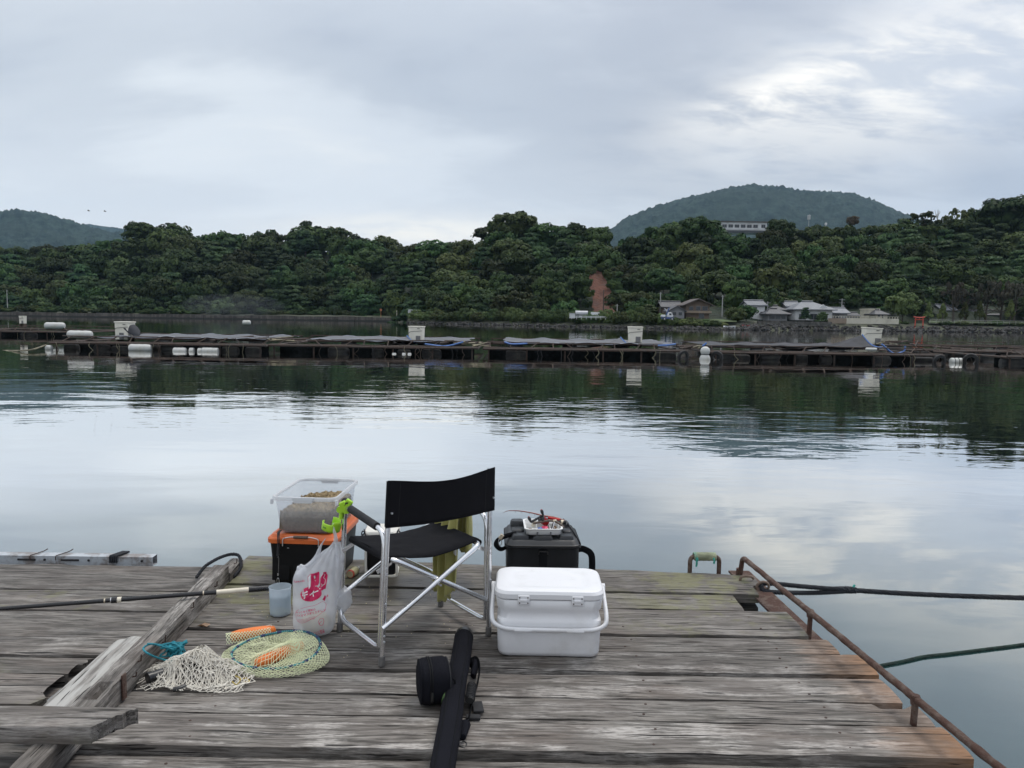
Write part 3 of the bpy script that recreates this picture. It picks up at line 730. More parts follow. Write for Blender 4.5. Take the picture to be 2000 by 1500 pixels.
box_house('dark_eaved_house', 'cream cottage with dark hip roof beside the flat-topped block', 1712, 1734, 187, Z0 + 0.7, 1.15, 5, 'wall_cream', 'roof_dark', 0.9, 'hip', 0.5, ((0.15, 0.35, 0.3, 0.9), (0.5, 0.62, 0.05, 0.95)))
box_house('roadside_house', 'grey-roofed house half hidden by trees right of the torii', 1842, 1866, 208, Z0 + 1.5, 2.0, 6, 'wall_white', 'roof_grey', 1.3, 'gable', 0.6, ((0.5, 0.8, 0.6, 1.3),))
box_house('half_hidden_house', 'low white house glimpsed among trees at the far right', 1905, 1950, 206, Z0 + 1.0, 1.4, 6, 'wall_white', 'roof_dark', 1.0, 'gable', 0.6, ((0.2, 0.4, 0.4, 1.0),))
# white hilltop building
a = PY(1402, 456, 330); c = PY(1492, 456, 330)
hb = box_house('hilltop_building', 'long white flat-roofed building with window row on top of the hill', 1402, 1491, 322, a.z - 0.3, 4.2, 9, 'wall_white', 'roof_brown', 0.3, 'flat', 0.6,
               [(0.03 + i * 0.135, 0.13 + i * 0.135, 1.9, 3.2) for i in range(6)] + [(0.88, 0.97, 1.9, 3.3)])
MB().box((0, -4.6, 1.3), (19.8, 0.2, 0.3)).build('string_course', 'wall_white', hb, smooth=None)
MB().box((0, -4.55, 0.3), (19.8, 0.15, 1.0)).build('lower_storey', 'window_glass', hb, smooth=None)
# long cream wall, railings, stone bank wall
a, c = local(1620, 178), local(1757, 182)
cw = thing('cream_wall', 'long cream garden wall with railing in front of the cream house', 'wall', (a + c) / 2)
ang = math.atan2(c.y - a.y, c.x - a.x); cw.rotation_euler = (0, 0, ang); W = (c - a).length
MB().box((0.12 * W, 0, 0.35), (0.75 * W, 0.3, 1.3)).build('parapet', 'wall_cream', cw, smooth=None)
MB().box((-0.38 * W, 0.06, 0.3), (0.25 * W, 0.3, 1.2)).build('parapet', 'wall_tan', cw, smooth=None)
MB().box((0.0, 0, 1.42), (W, 0.1, 0.08)).build('top_rail', 'wall_cream', cw, smooth=None)
for i in range(26): MB().box((-W / 2 + W * (i + 0.5) / 26, 0, 1.2), (0.09, 0.09, 0.45)).build('baluster', 'wall_cream', cw, smooth=None)
a, c = local(1480, 175, 1.2), local(1622, 176, 1.2)
bw = thing('stone_wall', 'low grey rubble wall along the water below the large house', 'wall', (a + c) / 2)
W = (c - a).length
for i in range(40):
    for j in range(2):
        MB().box((-W / 2 + W * (i + 0.5 + 0.4 * j) / 40, rnd.uniform(-.1, .1), 0.1 + j * 0.5), (W / 40 * 0.95, 0.6, 0.48), Matrix.Rotation(rnd.uniform(-.1, .1), 3, 'Y')).build('stone', 'stone_wall', bw, smooth=None)
# torii
q = local(1797, 184, 1.25); tor = thing('torii', 'small vermilion torii gate standing on the far shore rocks', 'gate', q)
for s in (-1, 1):
    MB().tube([(s * 0.98, 0, -0.3), (s * 0.86, 0, 2.0)], [0.13, 0.11], 10).build('pillar', 'vermilion', tor)
    MB().lathe([(0.17, 0), (0.17, 0.25)], 10, (s * 0.97, 0, -0.1)).build('footing', 'black_matte', tor)
MB().tube(smooth_path([(-1.35, 0, 2.28), (-0.6, 0, 2.14), (0.6, 0, 2.14), (1.35, 0, 2.28)], 4), 0.14, 4).build('lintel', 'vermilion', tor)
MB().box((0, 0, 1.62), (2.2, 0.14, 0.16)).build('tie_beam', 'vermilion', tor)
MB().box((0, 0, 1.88), (0.16, 0.1, 0.35)).build('tablet', 'vermilion', tor)
# boats drawn up
def rowboat(px, Y, length, mat, label, z=0.25):
    q = local(px, Y, z); o = thing('small_boat', label, 'boat', q, rnd.uniform(-.1, .1))
    rings = []
    for i in range(11):
        t = i / 10; x = (t - 0.5) * length; wdt = 0.62 * (1 - (2 * t - 0.9) ** 4 * 0.75) if t > 0.05 else 0.5; sh = 0.12 * (2 * t - 1) ** 2
        rings.append([(x, -wdt, 0.55 + sh), (x, -wdt * 0.85, 0.2), (x, -wdt * 0.4, 0), (x, wdt * 0.4, 0), (x, wdt * 0.85, 0.2), (x, wdt, 0.55 + sh), (x, wdt * 0.88, 0.53 + sh), (x, wdt * 0.6, 0.2), (x, -wdt * 0.6, 0.2), (x, -wdt * 0.88, 0.53 + sh)])
    MB().rings(rings).build('hull', mat, o)
    for x in (-0.2, 0.2): MB().box((x * length, 0, 0.42), (0.25, 1.0, 0.04)).build('thwart', mat, o)
rowboat(1427, shoreY(1427) + 0.3, 2.6, 'paint_white', 'small white boat drawn up at the far water edge')
rowboat(1459, shoreY(1459) + 1.0, 1.6, 'paint_red', 'small dull red boat right of the white one on the far shore', 0.5)
# poles
for px, t_, b_, Y, lab, kind in ((1178, 566, 618, 190, 'brown utility pole standing in front of the red landslip', 'w'), (1205, 594, 618, 190, 'short grey pole right of the landslip', 'c'), (1289, 571, 618, 190, 'utility pole behind the crane lorry', 'c'),
                           (1410, 577, 618, 186, 'pale concrete utility pole right of the brown house', 'c'), (1498, 589, 628, 186, 'utility pole with crossarms beside the white gabled house', 't'), (1643, 583, 620, 196, 'utility pole with transformer behind the large house', 't'),
                           (1798, 577, 625, 205, 'pale utility pole behind the torii', 'c'), (1918, 574, 625, 205, 'pale utility pole among the brown pines', 'c'), (15, 566, 608, 296, 'thin pole at the far left edge behind the sea wall', 'c')):
    A, B = PY(px, t_, Y), PY(px, b_, Y); o = thing('utility_pole', lab, 'pole', (B.x, B.y, 2.0)); hgt = A.z - 2.0
    MB().tube([(0, 0, -0.5), (0, 0, hgt)], [0.16, 0.11], 8).build('shaft', 'trunk' if kind == 'w' else 'concrete_pole', o)
    if kind == 't':
        for z in (0.3, 1.1): MB().box((0, 0, hgt - z), (1.5, 0.1, 0.1)).build('crossarm', 'wall_grey', o)
        MB().lathe([(0.25, 0), (0.25, 0.7)], 10, (0.35, 0, hgt - 2.3)).build('transformer', 'wall_grey', o)
    elif kind == 'c': MB().box((0, 0, hgt - 0.3), (0.7, 0.08, 0.08)).build('crossarm', 'wall_grey', o)
# overhead wires between the poles
wires = []
for (pa, ya, Ya), (pb, yb, Yb) in (((1178, 585, 190), (1289, 588, 190)), ((1289, 588, 190), (1410, 586, 186)), ((1498, 592, 186), (1643, 588, 196)), ((1643, 588, 196), (1798, 584, 205)), ((1798, 582, 205), (1918, 580, 205))):
    A, B = PY(pa, ya, Ya), PY(pb, yb, Yb)
    tag(MB().tube([A.lerp(B, t / 10) - Vector((0, 0, 1.0 * (1 - (t / 5 - 1) ** 2))) for t in range(11)], 0.018, 3).build('overhead_wire', 'black_matte'), 'thin sagging overhead wire %s' % ('from the landslip pole', 'over the brown house', 'over the large white house', 'over the cream house', 'behind the torii and brown pines')[wires.append(1) or len(wires) - 1], 'wire', 'overhead wires')
# vehicles on the shore road
def wheelset(o, xs, r_, y):
    for x in xs:
        w_ = MB().tube([(x, y, r_), (x, y + 0.22, r_)], r_, 12).build('wheel', 'black_matte', o)
        MB().tube([(x, y - 0.015, r_), (x, y + 0.02, r_)], r_ * 0.5, 10).build('rim', 'paint_silver', w_)
q = local(808, 232, 2.15); van = thing('parked_van', 'tiny pale van parked at the right end of the sea wall', 'van', q)
MB().rings([[(x, y, z) for x, z in ((-1.6, 0.35), (1.6, 0.35), (1.65, 1.0), (1.15, 1.75), (-1.5, 1.8), (-1.65, 1.2))] for y in (-0.7, 0.7)]).build('body', 'paint_silver', van, bevel=0.06)
MB().box((0.1, -0.71, 1.4), (1.9, 0.03, 0.45)).build('window', 'window_glass', van); wheelset(van, (-1.0, 1.0), 0.32, -0.75)
q = local(1136, 188, 2.05); lor = thing('tank_lorry', 'silver covered lorry parked at the foot of the landslip', 'lorry', q)
MB().tube([(-1.5, 0, 1.15), (1.5, 0, 1.15)], 0.72, 14).build('load', 'paint_silver', lor)
MB().box((2.0, 0, 0.95), (0.9, 1.5, 1.3)).build('cab', 'black_matte', lor, bevel=0.1); MB().box((-0.1, 0, 0.45), (5.0, 1.5, 0.18)).build('chassis', 'paint_white', lor); wheelset(lor, (-1.2, 1.7), 0.36, -0.8)
q = local(1118, 186, 2.05); MBs = thing('site_hut', 'small white hut left of the silver covered lorry', 'hut', q)
MB().box((0, 0, 0.6), (1.3, 1.2, 1.2)).build('wall', 'wall_white', MBs, smooth=None); MB().box((0, 0, 1.26), (1.5, 1.4, 0.1)).build('roof', 'roof_grey', MBs, smooth=None)
for px, w_, lab in ((1164, 2.6, 'white panel van right of the silver lorry below the landslip'), (1201, 1.9, 'small pale van right of the short grey pole')):
    q = local(px, 187, 2.0); o = thing('panel_van', lab, 'van', q)
    MB().rings([[(x * w_, y, z) for x, z in ((-0.5, 0.3), (0.5, 0.3), (0.5, 0.9), (0.36, 1.55), (-0.48, 1.6))] for y in (-0.7, 0.7)]).build('body', 'paint_white', o, bevel=0.05)
    MB().box((0.28 * w_, -0.71, 1.1), (0.2 * w_, 0.03, 0.4)).build('window', 'window_glass', o); wheelset(o, (-0.3 * w_, 0.3 * w_), 0.3, -0.75)
q = local(1306, 173, 1.85); cr = thing('crane_lorry', 'white and blue crane lorry with raised booms on the far shore', 'lorry', q)
MB().box((-0.2, 0, 0.55), (2.6, 1.6, 0.35)).build('chassis', 'paint_blue', cr, bevel=0.04)
MB().rings([[(x, y, z) for x, z in ((-0.3, 0.75), (0.9, 0.75), (0.95, 1.1), (0.6, 1.75), (-0.1, 1.85), (-0.35, 1.4))] for y in (-0.6, 0.6)]).build('cab', 'paint_white', cr, bevel=0.08)
MB().box((0.3, -0.61, 1.4), (0.5, 0.04, 0.4)).build('window', 'window_glass', cr)
MB().tube([(0.2, 0.2, 1.4), (-0.9, 0.2, 2.7)], [0.16, 0.12], 6).build('boom', 'paint_silver', cr); MB().tube([(-0.5, -0.3, 1.2), (0.1, -0.3, 2.9)], [0.15, 0.12], 6).build('boom', 'paint_blue', cr)
MB().box((-1.2, 0, 1.0), (0.9, 1.3, 0.5)).build('counterweight', 'paint_white', cr, bevel=0.1); wheelset(cr, (-1.0, 0.7), 0.36, -0.85)
# white guard rail, sign, marker post
gr = thing('guard_rail', 'white guard rail in front of the lorries below the landslip', 'railing', local(1155, 183.5, 1.95))
MB().box((0, 0, 0.62), (9.5, 0.06, 0.12)).build('rail', 'paint_white', gr); MB().box((0, 0, 0.35), (9.5, 0.06, 0.10)).build('rail', 'paint_white', gr)
for i in range(9): MB().box((-4.6 + i * 1.15, 0.06, 0.3), (0.1, 0.08, 0.8)).build('post', 'paint_white', gr)
q = local(744, 276, 2.0); sg = thing('road_sign', 'small round orange road sign on a post above the sea wall', 'sign', q)
MB().tube([(0, 0, -0.5), (0, 0, 2.0)], 0.09, 6).build('post', 'paint_orange', sg); MB().tube([(0, -0.1, 2.1), (0, -0.04, 2.1)], 0.42, 14).build('disc', 'paint_orange', sg)
tag(MB().lathe([(0.12, -0.8), (0.12, 1.9), (0.06, 2.0)], 8, local(775, 270, 2.0)).build('marker_post', 'wall_cream'), 'thin pale marker post at the right end of the sea wall', 'post')
# lawn fence right of the torii
lf = thing('lawn_fence', 'thin grey rail fence along the lawn right of the torii', 'fence')
pts = [local(px, shoreY(px) + 4.6, 2.9) for px in range(1818, 2110, 12)]
MB().tube(pts, 0.035, 4).build('rail', 'concrete_pole', lf); MB().tube([p_ - Vector((0, 0, .4)) for p_ in pts], 0.03, 4).build('rail', 'concrete_pole', lf)
for p_ in pts: MB().tube([p_ - Vector((0, 0, 0.9)), p_], 0.04, 4).build('post', 'concrete_pole', lf)
# masts on the hill
q = PY(1579, 447, 340); o = thing('antenna_mast', 'slim antenna mast on the hill in front of the right mountain', 'mast', q)
MB().tube([(0, 0, -2), (0, 0, 6.2)], [0.16, 0.1], 6).build('shaft', 'concrete_pole', o)
for z in (4.2, 5.2): MB().tube([(0.55 * math.cos(k), 0.55 * math.sin(k), z) for k in np.linspace(0, 6.28, 9)[:-1]], 0.09, 4, closed=True).build('ring', 'concrete_pole', o)
for k in range(4): MB().tube([(0.55 * math.cos(k * 1.57), 0.55 * math.sin(k * 1.57), 4.0), (0.55 * math.cos(k * 1.57), 0.55 * math.sin(k * 1.57), 6.0)], 0.1, 4).build('panel_antenna', 'wall_white', o)
q = PY(1613, 440, 342); o = thing('water_tank', 'small white tank on a post right of the antenna mast', 'tank', q)
MB().lathe([(0.1, -3), (0.1, 0), (0.5, 0.05), (0.5, 0.9), (0.2, 1.1)], 10).build('tank', 'wall_white', o)
# birds
for px, py in ((173, 412), (205, 413)):
    q = PY(px, py, 220); o = thing('bird', 'left one of two tiny birds above the left mountain' if px < 190 else 'right one of two tiny birds above the left mountain', 'bird', q, 0.3)
    MB().tube([(-0.35, 0, 0), (-0.1, 0, 0.04), (0.2, 0, 0.02), (0.4, 0, 0.05)], [0.02, 0.10, 0.09, 0.02], 6).build('body', 'black_matte', o)
    for s in (-1, 1): MB().add([(0.15, 0, 0.05), (-0.12, 0, 0.05), (-0.15, s * 0.5, 0.25), (0.05, s * 0.55, 0.27), (-0.1, s * 0.95, 0.12)], [(0, 1, 2, 3), (3, 2, 4)]).build('wing', 'black_matte', o, smooth=None, solid=0.02)

# ================================================================== MOUNTAINS
def mountain(name, sky_, Y0, depth, label, amp, base=470):
    x0, x1 = sky_[0][0], sky_[-1][0]
    def pt(u, v):
        px = x0 + (x1 - x0) * u; Y = Y0 + depth * v
        crest = PY(px, interp(sky_, px), Y0 + depth * 0.7).z
        prof = math.sin(min(1, v / 0.7) * math.pi / 2) ** 1.15 if v < 0.7 else math.cos((v - 0.7) / 0.3 * 1.4)
        q = PY(px, 600, Y); z = crest * prof
        n_ = fbm(q.x * 0.006, q.y * 0.006, 0, 3) * amp * 1.8 * (1 - 0.6 * min(1, v / 0.7)) + abs(fbm(q.x * 0.045, q.y * 0.035, 3, 4)) * amp * 1.3
        return (q.x, q.y, z + n_ - amp * 0.4)
    return struct(MB().grid(pt, 420, 60).build(name, 'mountain_wood', smooth=180), label)
mountain('mountain', [(1040, 540), (1110, 500), (1160, 470), (1190, 450), (1220, 430), (1260, 413), (1310, 397), (1370, 382), (1410, 372), (1450, 368), (1500, 369), (1525, 371), (1545, 377), (1600, 379), (1650, 382), (1700, 397), (1740, 414), (1780, 431), (1850, 452), (1960, 490), (2100, 540)], 2100, 1400, 'rounded wooded mountain rising behind the hill on the right', 13)
mountain('mountain', [(-500, 470), (-250, 425), (-100, 420), (0, 418), (40, 414), (90, 419), (140, 435), (200, 451), (240, 458), (300, 474), (420, 520)], 1900, 1300, 'wooded mountain at the left edge behind the wood', 12)
mountain('far_range', [(60, 480), (150, 442), (180, 438), (230, 445), (262, 452), (330, 456), (400, 470), (560, 500)], 4300, 700, 'pale far range of hills just above the wood', 5)

# ================================================================== AIR
mt = bpy.data.materials.new('haze_air'); mt.use_nodes = True; nt = mt.node_tree; nt.nodes.clear()
out = N('ShaderNodeOutputMaterial'); pv = N('ShaderNodeVolumePrincipled'); pv.inputs['Color'].default_value = (0.50, 0.76, 1.0, 1); pv.inputs['Density'].default_value = 0.000055; pv.inputs['Anisotropy'].default_value = 0.1
L(pv.outputs[0], out.inputs['Volume']); MATS['haze_air'] = mt
HZ = struct(MB().box((0, 2650, 399), (9000, 6000, 800)).build('haze', 'haze_air', smooth=None), 'thin blue-grey haze over the bay', 'stuff')
# drifting smoke low in front of the left wood
mt = bpy.data.materials.new('smoke_air'); mt.use_nodes = True; nt = mt.node_tree; nt.nodes.clear()
out = N('ShaderNodeOutputMaterial'); pv = N('ShaderNodeVolumePrincipled'); pv.inputs['Color'].default_value = (0.75, 0.82, 0.95, 1); pv.inputs['Density'].default_value = 0.006
L(pv.outputs[0], out.inputs['Volume']); MATS['smoke_air'] = mt
bm = bmesh.new(); bmesh.ops.create_icosphere(bm, subdivisions=3, radius=1.0); me = bpy.data.meshes.new('smoke'); bm.to_mesh(me); bm.free(); me.materials.append(mt)
o = bpy.data.objects.new('smoke', me); col.objects.link(o); q = PY(455, 596, 274); o.location = q; o.scale = (19, 6, 4.2); struct(o, 'faint bluish smoke drifting low before the left wood', 'stuff')
# ================================================================== FISH-FARM RAFTS
def rusty(name, c, rust, amt, rough=0.75, scale=5.0, bumpd=0.002):
    mt, b, out = begin(name); co = objco()
    f_ = ramp(noise(co, scale, 7, 0.68), [(0.5 - 0.25 * amt, 0.0), (0.62 - 0.12 * amt, 1.0)])
    r2 = mixc(noise(co, scale * 5, 5, 0.7), tuple(x * 0.45 for x in rust), tuple(min(1, x * 1.5) for x in rust))
    setb(b, color=mixc(f_, c, r2), rough=rough, normal=bump(noise(co, scale * 9, 6, 0.7), bumpd)); return mt
rusty('raft_steel', (0.06, 0.055, 0.052), (0.060, 0.040, 0.032), 0.7, 0.85, 1.2, 0.01)
rusty('raft_timber', (0.055, 0.045, 0.040), (0.10, 0.075, 0.06), 0.6, 0.9, 1.5, 0.01)
plain('raft_float', (0.016, 0.017, 0.018), 0.7, vary=0.4, scale=1.5, dirt=(0.075, 0.07, 0.055), dirtamt=0.7)
plain('float_white', (0.58, 0.58, 0.555), 0.55, vary=0.06, scale=1.0, dirt=(0.36, 0.33, 0.23), dirtamt=0.75)
plain('float_scum', (0.09, 0.075, 0.045), 0.9, vary=0.5, scale=4.0)
plain('net_grey', (0.115, 0.12, 0.133), 0.8, vary=0.15, scale=1.0, bumpd=0.02, bscale=2.5)
plain('net_dark', (0.045, 0.047, 0.054), 0.85, vary=0.2, scale=1.0, bumpd=0.02, bscale=2.5)
plain('pen_shade', (0.008, 0.010, 0.011), 0.9, vary=0.4, spec=0.1)  # near-black colour painting the shade inside the rafts
plain('net_edge', (0.34, 0.36, 0.40), 0.8, vary=0.15)
plain('tarp_blue', (0.065, 0.16, 0.42), 0.5, vary=0.2, scale=4.0)
plain('feeder_cream', (0.76, 0.73, 0.63), 0.5, vary=0.04, scale=2.0, dirt=(0.33, 0.28, 0.18), dirtamt=0.45)
plain('feeder_hatch', (0.16, 0.16, 0.16), 0.6)
plain('tyre', (0.018, 0.018, 0.019), 0.75, vary=0.4, scale=4)
plain('raft_junk', (0.20, 0.18, 0.12), 0.8, vary=0.4, scale=2.0)

def drum(parent, loc, rad, ln, mat, axis='x', scum=True):
    """ribbed float lying on its side with weed along the waterline"""
    n_ = 14; rr = [0.0, rad * 0.72, rad * 0.93, rad, rad * 0.96, rad, rad * 0.96, rad, rad * 0.93, rad * 0.72, 0.0]
    xs = [-ln / 2, -ln / 2, -ln * 0.46, -ln * 0.40, -ln * 0.2, -ln * 0.08, 0.08 * ln, 0.2 * ln, ln * 0.40, ln * 0.46, ln / 2]
    mb = MB().tube([(x + 1e-4 * i, 0, 0) for i, x in enumerate(xs)], [max(r_, 0.002) for r_ in rr], n_)
    o = mb.build('float', mat, parent); o.location = loc
    if axis == 'y': o.rotation_euler = (0, 0, R(90))
    return o
def tyre(px, py, Y, rpx, label, lean=0.25):
    q = PY(px, py, Y); k = Y / F; r_ = rpx * k
    o = thing('tyre_fender', label, 'tyre', (q.x, q.y, q.z)); o.rotation_euler = (lean, 0, rnd.uniform(-.5, .5))
    n_ = 20; mb = MB()
    for i in range(n_):
        a = 2 * math.pi * i / n_
        for (dr, dy) in ((0.55, -0.12), (0.62, -0.19), (0.86, -0.2), (1.0, -0.14), (1.0, 0.14), (0.86, 0.2), (0.62, 0.19), (0.55, 0.12)):
            mb.v.append((math.cos(a) * r_ * dr, dy * r_ * 1.4, math.sin(a) * r_ * dr))
    for i in range(n_):
        for j in range(8):
            a = i * 8 + j; b_ = i * 8 + (j + 1) % 8; c = ((i + 1) % n_) * 8 + (j + 1) % 8; d = ((i + 1) % n_) * 8 + j
            mb.f.append((a, b_, c, d))
    mb.build('tread', 'tyre', o)
    MB().tube([(math.cos(a) * r_ * 0.66, -0.29 * r_, math.sin(a) * r_ * 0.66) for a in np.linspace(0, 6.283, 21)[:-1]], 0.012, 4, closed=True).build('bead', 'raft_float', o)
def feeder(px, top, bot, Y, wpx, label, hatch=0.7, tilt=0.0, z=None):
    q = PY(px, bot, Y); k = Y / F; W = wpx * k; H = (bot - top) * k
    o = thing('feeder_box', label, 'feeder box', q); o.rotation_euler = (0, tilt, -0.12)
    MB().add([(x * W * (0.5 if z_ else 0.46), y * W * 0.42, z_ * H * 0.93) for z_ in (0, 1) for x, y in ((-1, -1), (1, -1), (1, 1), (-1, 1))],
             [(3, 2, 1, 0), (4, 5, 6, 7), (0, 1, 5, 4), (1, 2, 6, 5), (2, 3, 7, 6), (3, 0, 4, 7)]).build('body', 'feeder_cream', o, bevel=0.02)
    MB().box((0, 0, H * 0.965), (W * 1.06, W * 0.92, H * 0.07)).build('lid', 'feeder_cream', o, bevel=0.015)
    MB().box(((hatch - 0.5) * W, -W * 0.42, H * 0.2), (W * 0.34, 0.03, H * 0.36)).build('hatch', 'feeder_hatch', o, bevel=0.008)
    MB().box((0.22 * W, -W * 0.445, H * 0.84), (W * 0.18, 0.03, 0.03)).build('latch', 'black_matte', o)
    MB().tube(smooth_path([(-0.52 * W, -0.3 * W, H * 0.5), (-0.4 * W, -0.47 * W, H * 0.62), (-0.1 * W, -0.46 * W, H * 0.66), (0.5 * W, -0.44 * W, H * 0.70)], 5), 0.012, 5).build('cable', 'black_matte', o)
    for s in (-1, 1): MB().box((s * W * 0.4, 0, -0.14), (0.09, W * 0.7, 0.30)).build('foot', 'raft_timber', o)
    return o
def raft(label, px0, px1, Y, depth, seed, cover=None, cover_mat='net_grey', floats=8, zf=0.36):
    """steel and timber frame: front and rear walkways, rails on slanted props, floats below, sagging net over the pen"""
    rg = random.Random(seed); a, c = PY(px0, 690, Y), PY(px1, 690, Y); W = c.x - a.x
    o = thing('fish_raft', label, 'raft', ((a.x + c.x) / 2, Y, 0)); hw = W / 2
    for y in (0, depth):
        for dy, dz in ((0, 0), (0.55, 0.02)):
            MB().tube([(x * hw, y + dy * (1 if y == 0 else -1), zf + dz + rg.uniform(-.015, .015)) for x in (-1, -0.5, 0, 0.5, 1)], 0.065, 5).build('walkway_pipe', 'raft_steel', o)
        n_ = max(6, int(W / 1.3))
        for i in range(n_): MB().box((-hw + W * (i + 0.5) / n_, y + (0.27 if y == 0 else -0.27), zf + 0.075), (W / n_ * 0.96, 0.34, 0.045), Matrix.Rotation(rg.uniform(-.02, .02), 3, 'Y')).build('walkway_plank', 'raft_timber', o)
    for x in (-hw, 0, hw): MB().tube([(x, 0, zf - 0.02), (x, depth, zf - 0.02)], 0.065, 5).build('cross_pipe', 'raft_steel', o)
    zr = 0.70
    def shadef(u, v): return (-hw * 0.96 + W * 0.96 * u, 1.25 + 0.12 * math.sin(u * 37 + v * 3), -0.3 + (0.80 - 0.12 * abs(math.sin(u * 19 + seed))) * v)
    MB().grid(shadef, 60, 4).build('shade_sheet', 'pen_shade', o, smooth=180)  # added dark sheet standing in for the shade under the cover
    for i in range(16):
        x = rg.uniform(-.95, .95) * hw; MB().tube(smooth_path([(x, -0.03, zf + 0.05), (x + rg.uniform(-.15, .15), -0.1, 0.2), (x + rg.uniform(-.3, .3), -0.05, -0.1)], 4), rg.uniform(.008, .02), 4).build('hanging_line', rg.choice(('raft_timber', 'black_matte', 'raft_junk')), o)
    for y in (0.9, depth - 0.4):
        MB().tube([(x * hw * 0.97, y, zr + rg.uniform(-.03, .03)) for x in np.linspace(-1, 1, 9)], 0.032, 5).build('net_rail', 'raft_steel', o)
    n_ = max(7, int(W / 1.05))
    for i in range(n_):
        x = -hw * 0.95 + W * 0.95 * i / (n_ - 1) + rg.uniform(-.15, .15); ln = rg.choice((-0.5, 0.5, 0.0, 0.35))
        MB().tube([(x, 0.45, zf), (x + ln, 0.9, zr)], 0.03, 4).build('prop', rg.choice(('raft_steel', 'raft_timber')), o)
    for i in range(int(n_ * 0.6)):
        x = -hw * 0.95 + W * 0.95 * i / (n_ * 0.6 - 1)
        MB().tube([(x, 0.12, -0.25), (x, 0.12, zf)], 0.05, 5).build('leg', 'raft_steel', o)
        MB().tube([(x, depth - 0.4, zf), (x, depth - 0.4, zr)], 0.03, 4).build('prop', 'raft_steel', o)
    for i in range(floats):
        x = -hw * 0.9 + W * 0.9 * i / max(1, floats - 1) + rg.uniform(-.45, .45)
        if rg.random() < 0.8: drum(o, (x, 0.45 + rg.uniform(-.05, .4), 0.06 + rg.uniform(-.05, .05)), rg.uniform(0.18, 0.27), rg.uniform(0.6, 1.3), 'raft_float')
        if i % 2: drum(o, (x, depth - 0.4, 0.10), 0.27, 1.0, 'raft_float')
    if cover:
        u0_, u1_, y0, y1 = cover
        def net(u, v):
            x = -hw + W * (u0_ + (u1_ - u0_) * u); y = y0 + (y1 - y0) * v
            sag = 0.16 * math.sin(u * math.pi) * math.sin(v * math.pi)
            e = 0.10 * abs(math.sin(u * 13 + seed)) * (1 if v in (0.0, 1.0) else 0.35)
            return (x + 0.1 * math.sin(v * 9), y, zr + 0.05 - sag - e + fbm(u * 6 + seed, v * 3) * 0.07)
        nt_ = MB().grid(net, 46, 12).build('net_cover', cover_mat, o, smooth=180, solid=0.012)
        MB().tube([Vector(net(i / 46, 0.0)) + Vector((0, -0.01, 0.01)) for i in range(47)], 0.022, 4).build('hem', 'net_edge' if cover_mat == 'net_grey' else 'net_dark', nt_)
        MB().tube([Vector(net(i / 46, 1.0)) + Vector((0, 0.0, 0.02)) for i in range(47)], 0.022, 4).build('hem', 'net_edge' if cover_mat == 'net_grey' else 'net_dark', nt_)
    return o
RY = 41.0
r1 = raft('leftmost large fish-farm raft with a grey net cover and white floats', 98, 518, RY, 8.5, 1, (0.18, 0.98, 0.9, 7.2))
r2 = raft('second large fish-farm raft with a smooth grey net cover', 524, 932, RY + 0.3, 8.5, 2, (0.16, 0.95, 0.9, 7.6), floats=7)
r3 = raft('third large fish-farm raft with blue-edged grey net cover', 944, 1338, RY + 0.1, 8.5, 3, (0.10, 0.97, 0.9, 7.8), floats=7)
r4 = raft('fourth fish-farm raft with a dark net drawn up to its feeder box', 1388, 1845, RY - 0.4, 8.5, 4, (0.0, 0.78, 0.9, 7.0), 'net_dark', floats=9)
r5 = raft('low far raft of bare pipes at the right edge', 1790, 2140, 48, 9, 5, None, floats=6)
r6 = raft('corner of a dark raft cut off by the right edge', 1968, 2300, 39.8, 7, 6, None, floats=4)
r0_ = raft('small rusty raft far behind at the left edge', -330, 140, 62, 8, 7, None, floats=7)
# white and pale floats showing below the frames (parts of the rafts)
def add_float(o, px, py, Y, wpx, hpx, mat='float_white'):
    q = PY(px, py, Y); k = Y / F
    f_ = drum(o, (q.x - o.location.x, q.y - o.location.y, q.z), hpx * k / 2, wpx * k, mat); return f_
for px, w_, h_, py in ((275, 44, 16, 680), (352, 26, 15, 686), (375, 9, 14, 686), (391, 8, 13, 686), (407, 24, 15, 686), (422, 10, 14, 686), (96, 11, 12, 680)):
    add_float(r1, px, py, RY - 0.05, w_, h_)
for px, w_, h_, py in ((770, 8, 8, 693), (789, 7, 8, 693), (800, 7, 8, 693)): add_float(r2, px, py, RY + 0.2, w_, h_)
f_ = add_float(r4, 1702, 682, RY - 0.5, 22, 6)
# large float lying on the first raft; floats and buoys in the water
def buoy(px, py, Y, wpx, hpx, label, name='float_drum', rz=0.0, ring=False):
    q = PY(px, py, Y); k = Y / F; o = thing(name, label, 'float', q, rz)
    b_ = drum(o, (0, 0, 0), hpx * k / 2, wpx * k, 'float_white')
    MB().tube([(-wpx * k * 0.46, -0.02, -hpx * k * 0.36), (wpx * k * 0.46, -0.02, -hpx * k * 0.36)], hpx * k * 0.19, 8).build('weed_band', 'float_scum', o)
    MB().tube([(0.1 * wpx * k + 0.05 * math.cos(a), 0, hpx * k * 0.5 + 0.04 + 0.05 * math.sin(a)) for a in np.linspace(0, 6.28, 9)[:-1]], 0.014, 5, closed=True).build('lifting_eye', 'raft_steel', o)
    return o
buoy(157, 653, RY + 1.6, 48, 15, 'big white float lying on the left end of the first raft')
buoy(108, 636, 58.5, 37, 13, 'white cylindrical float moored at the small rusty raft', rz=0.1)
buoy(482, 630, 78, 15, 9, 'small lone white buoy out on open water', name='mooring_buoy')
q = PY(1377, 695, RY - 1.2); k = q.y / F
o = thing('mooring_buoy', 'upright white double-lobed buoy between the third and fourth rafts', 'buoy', (q.x, q.y, 0))
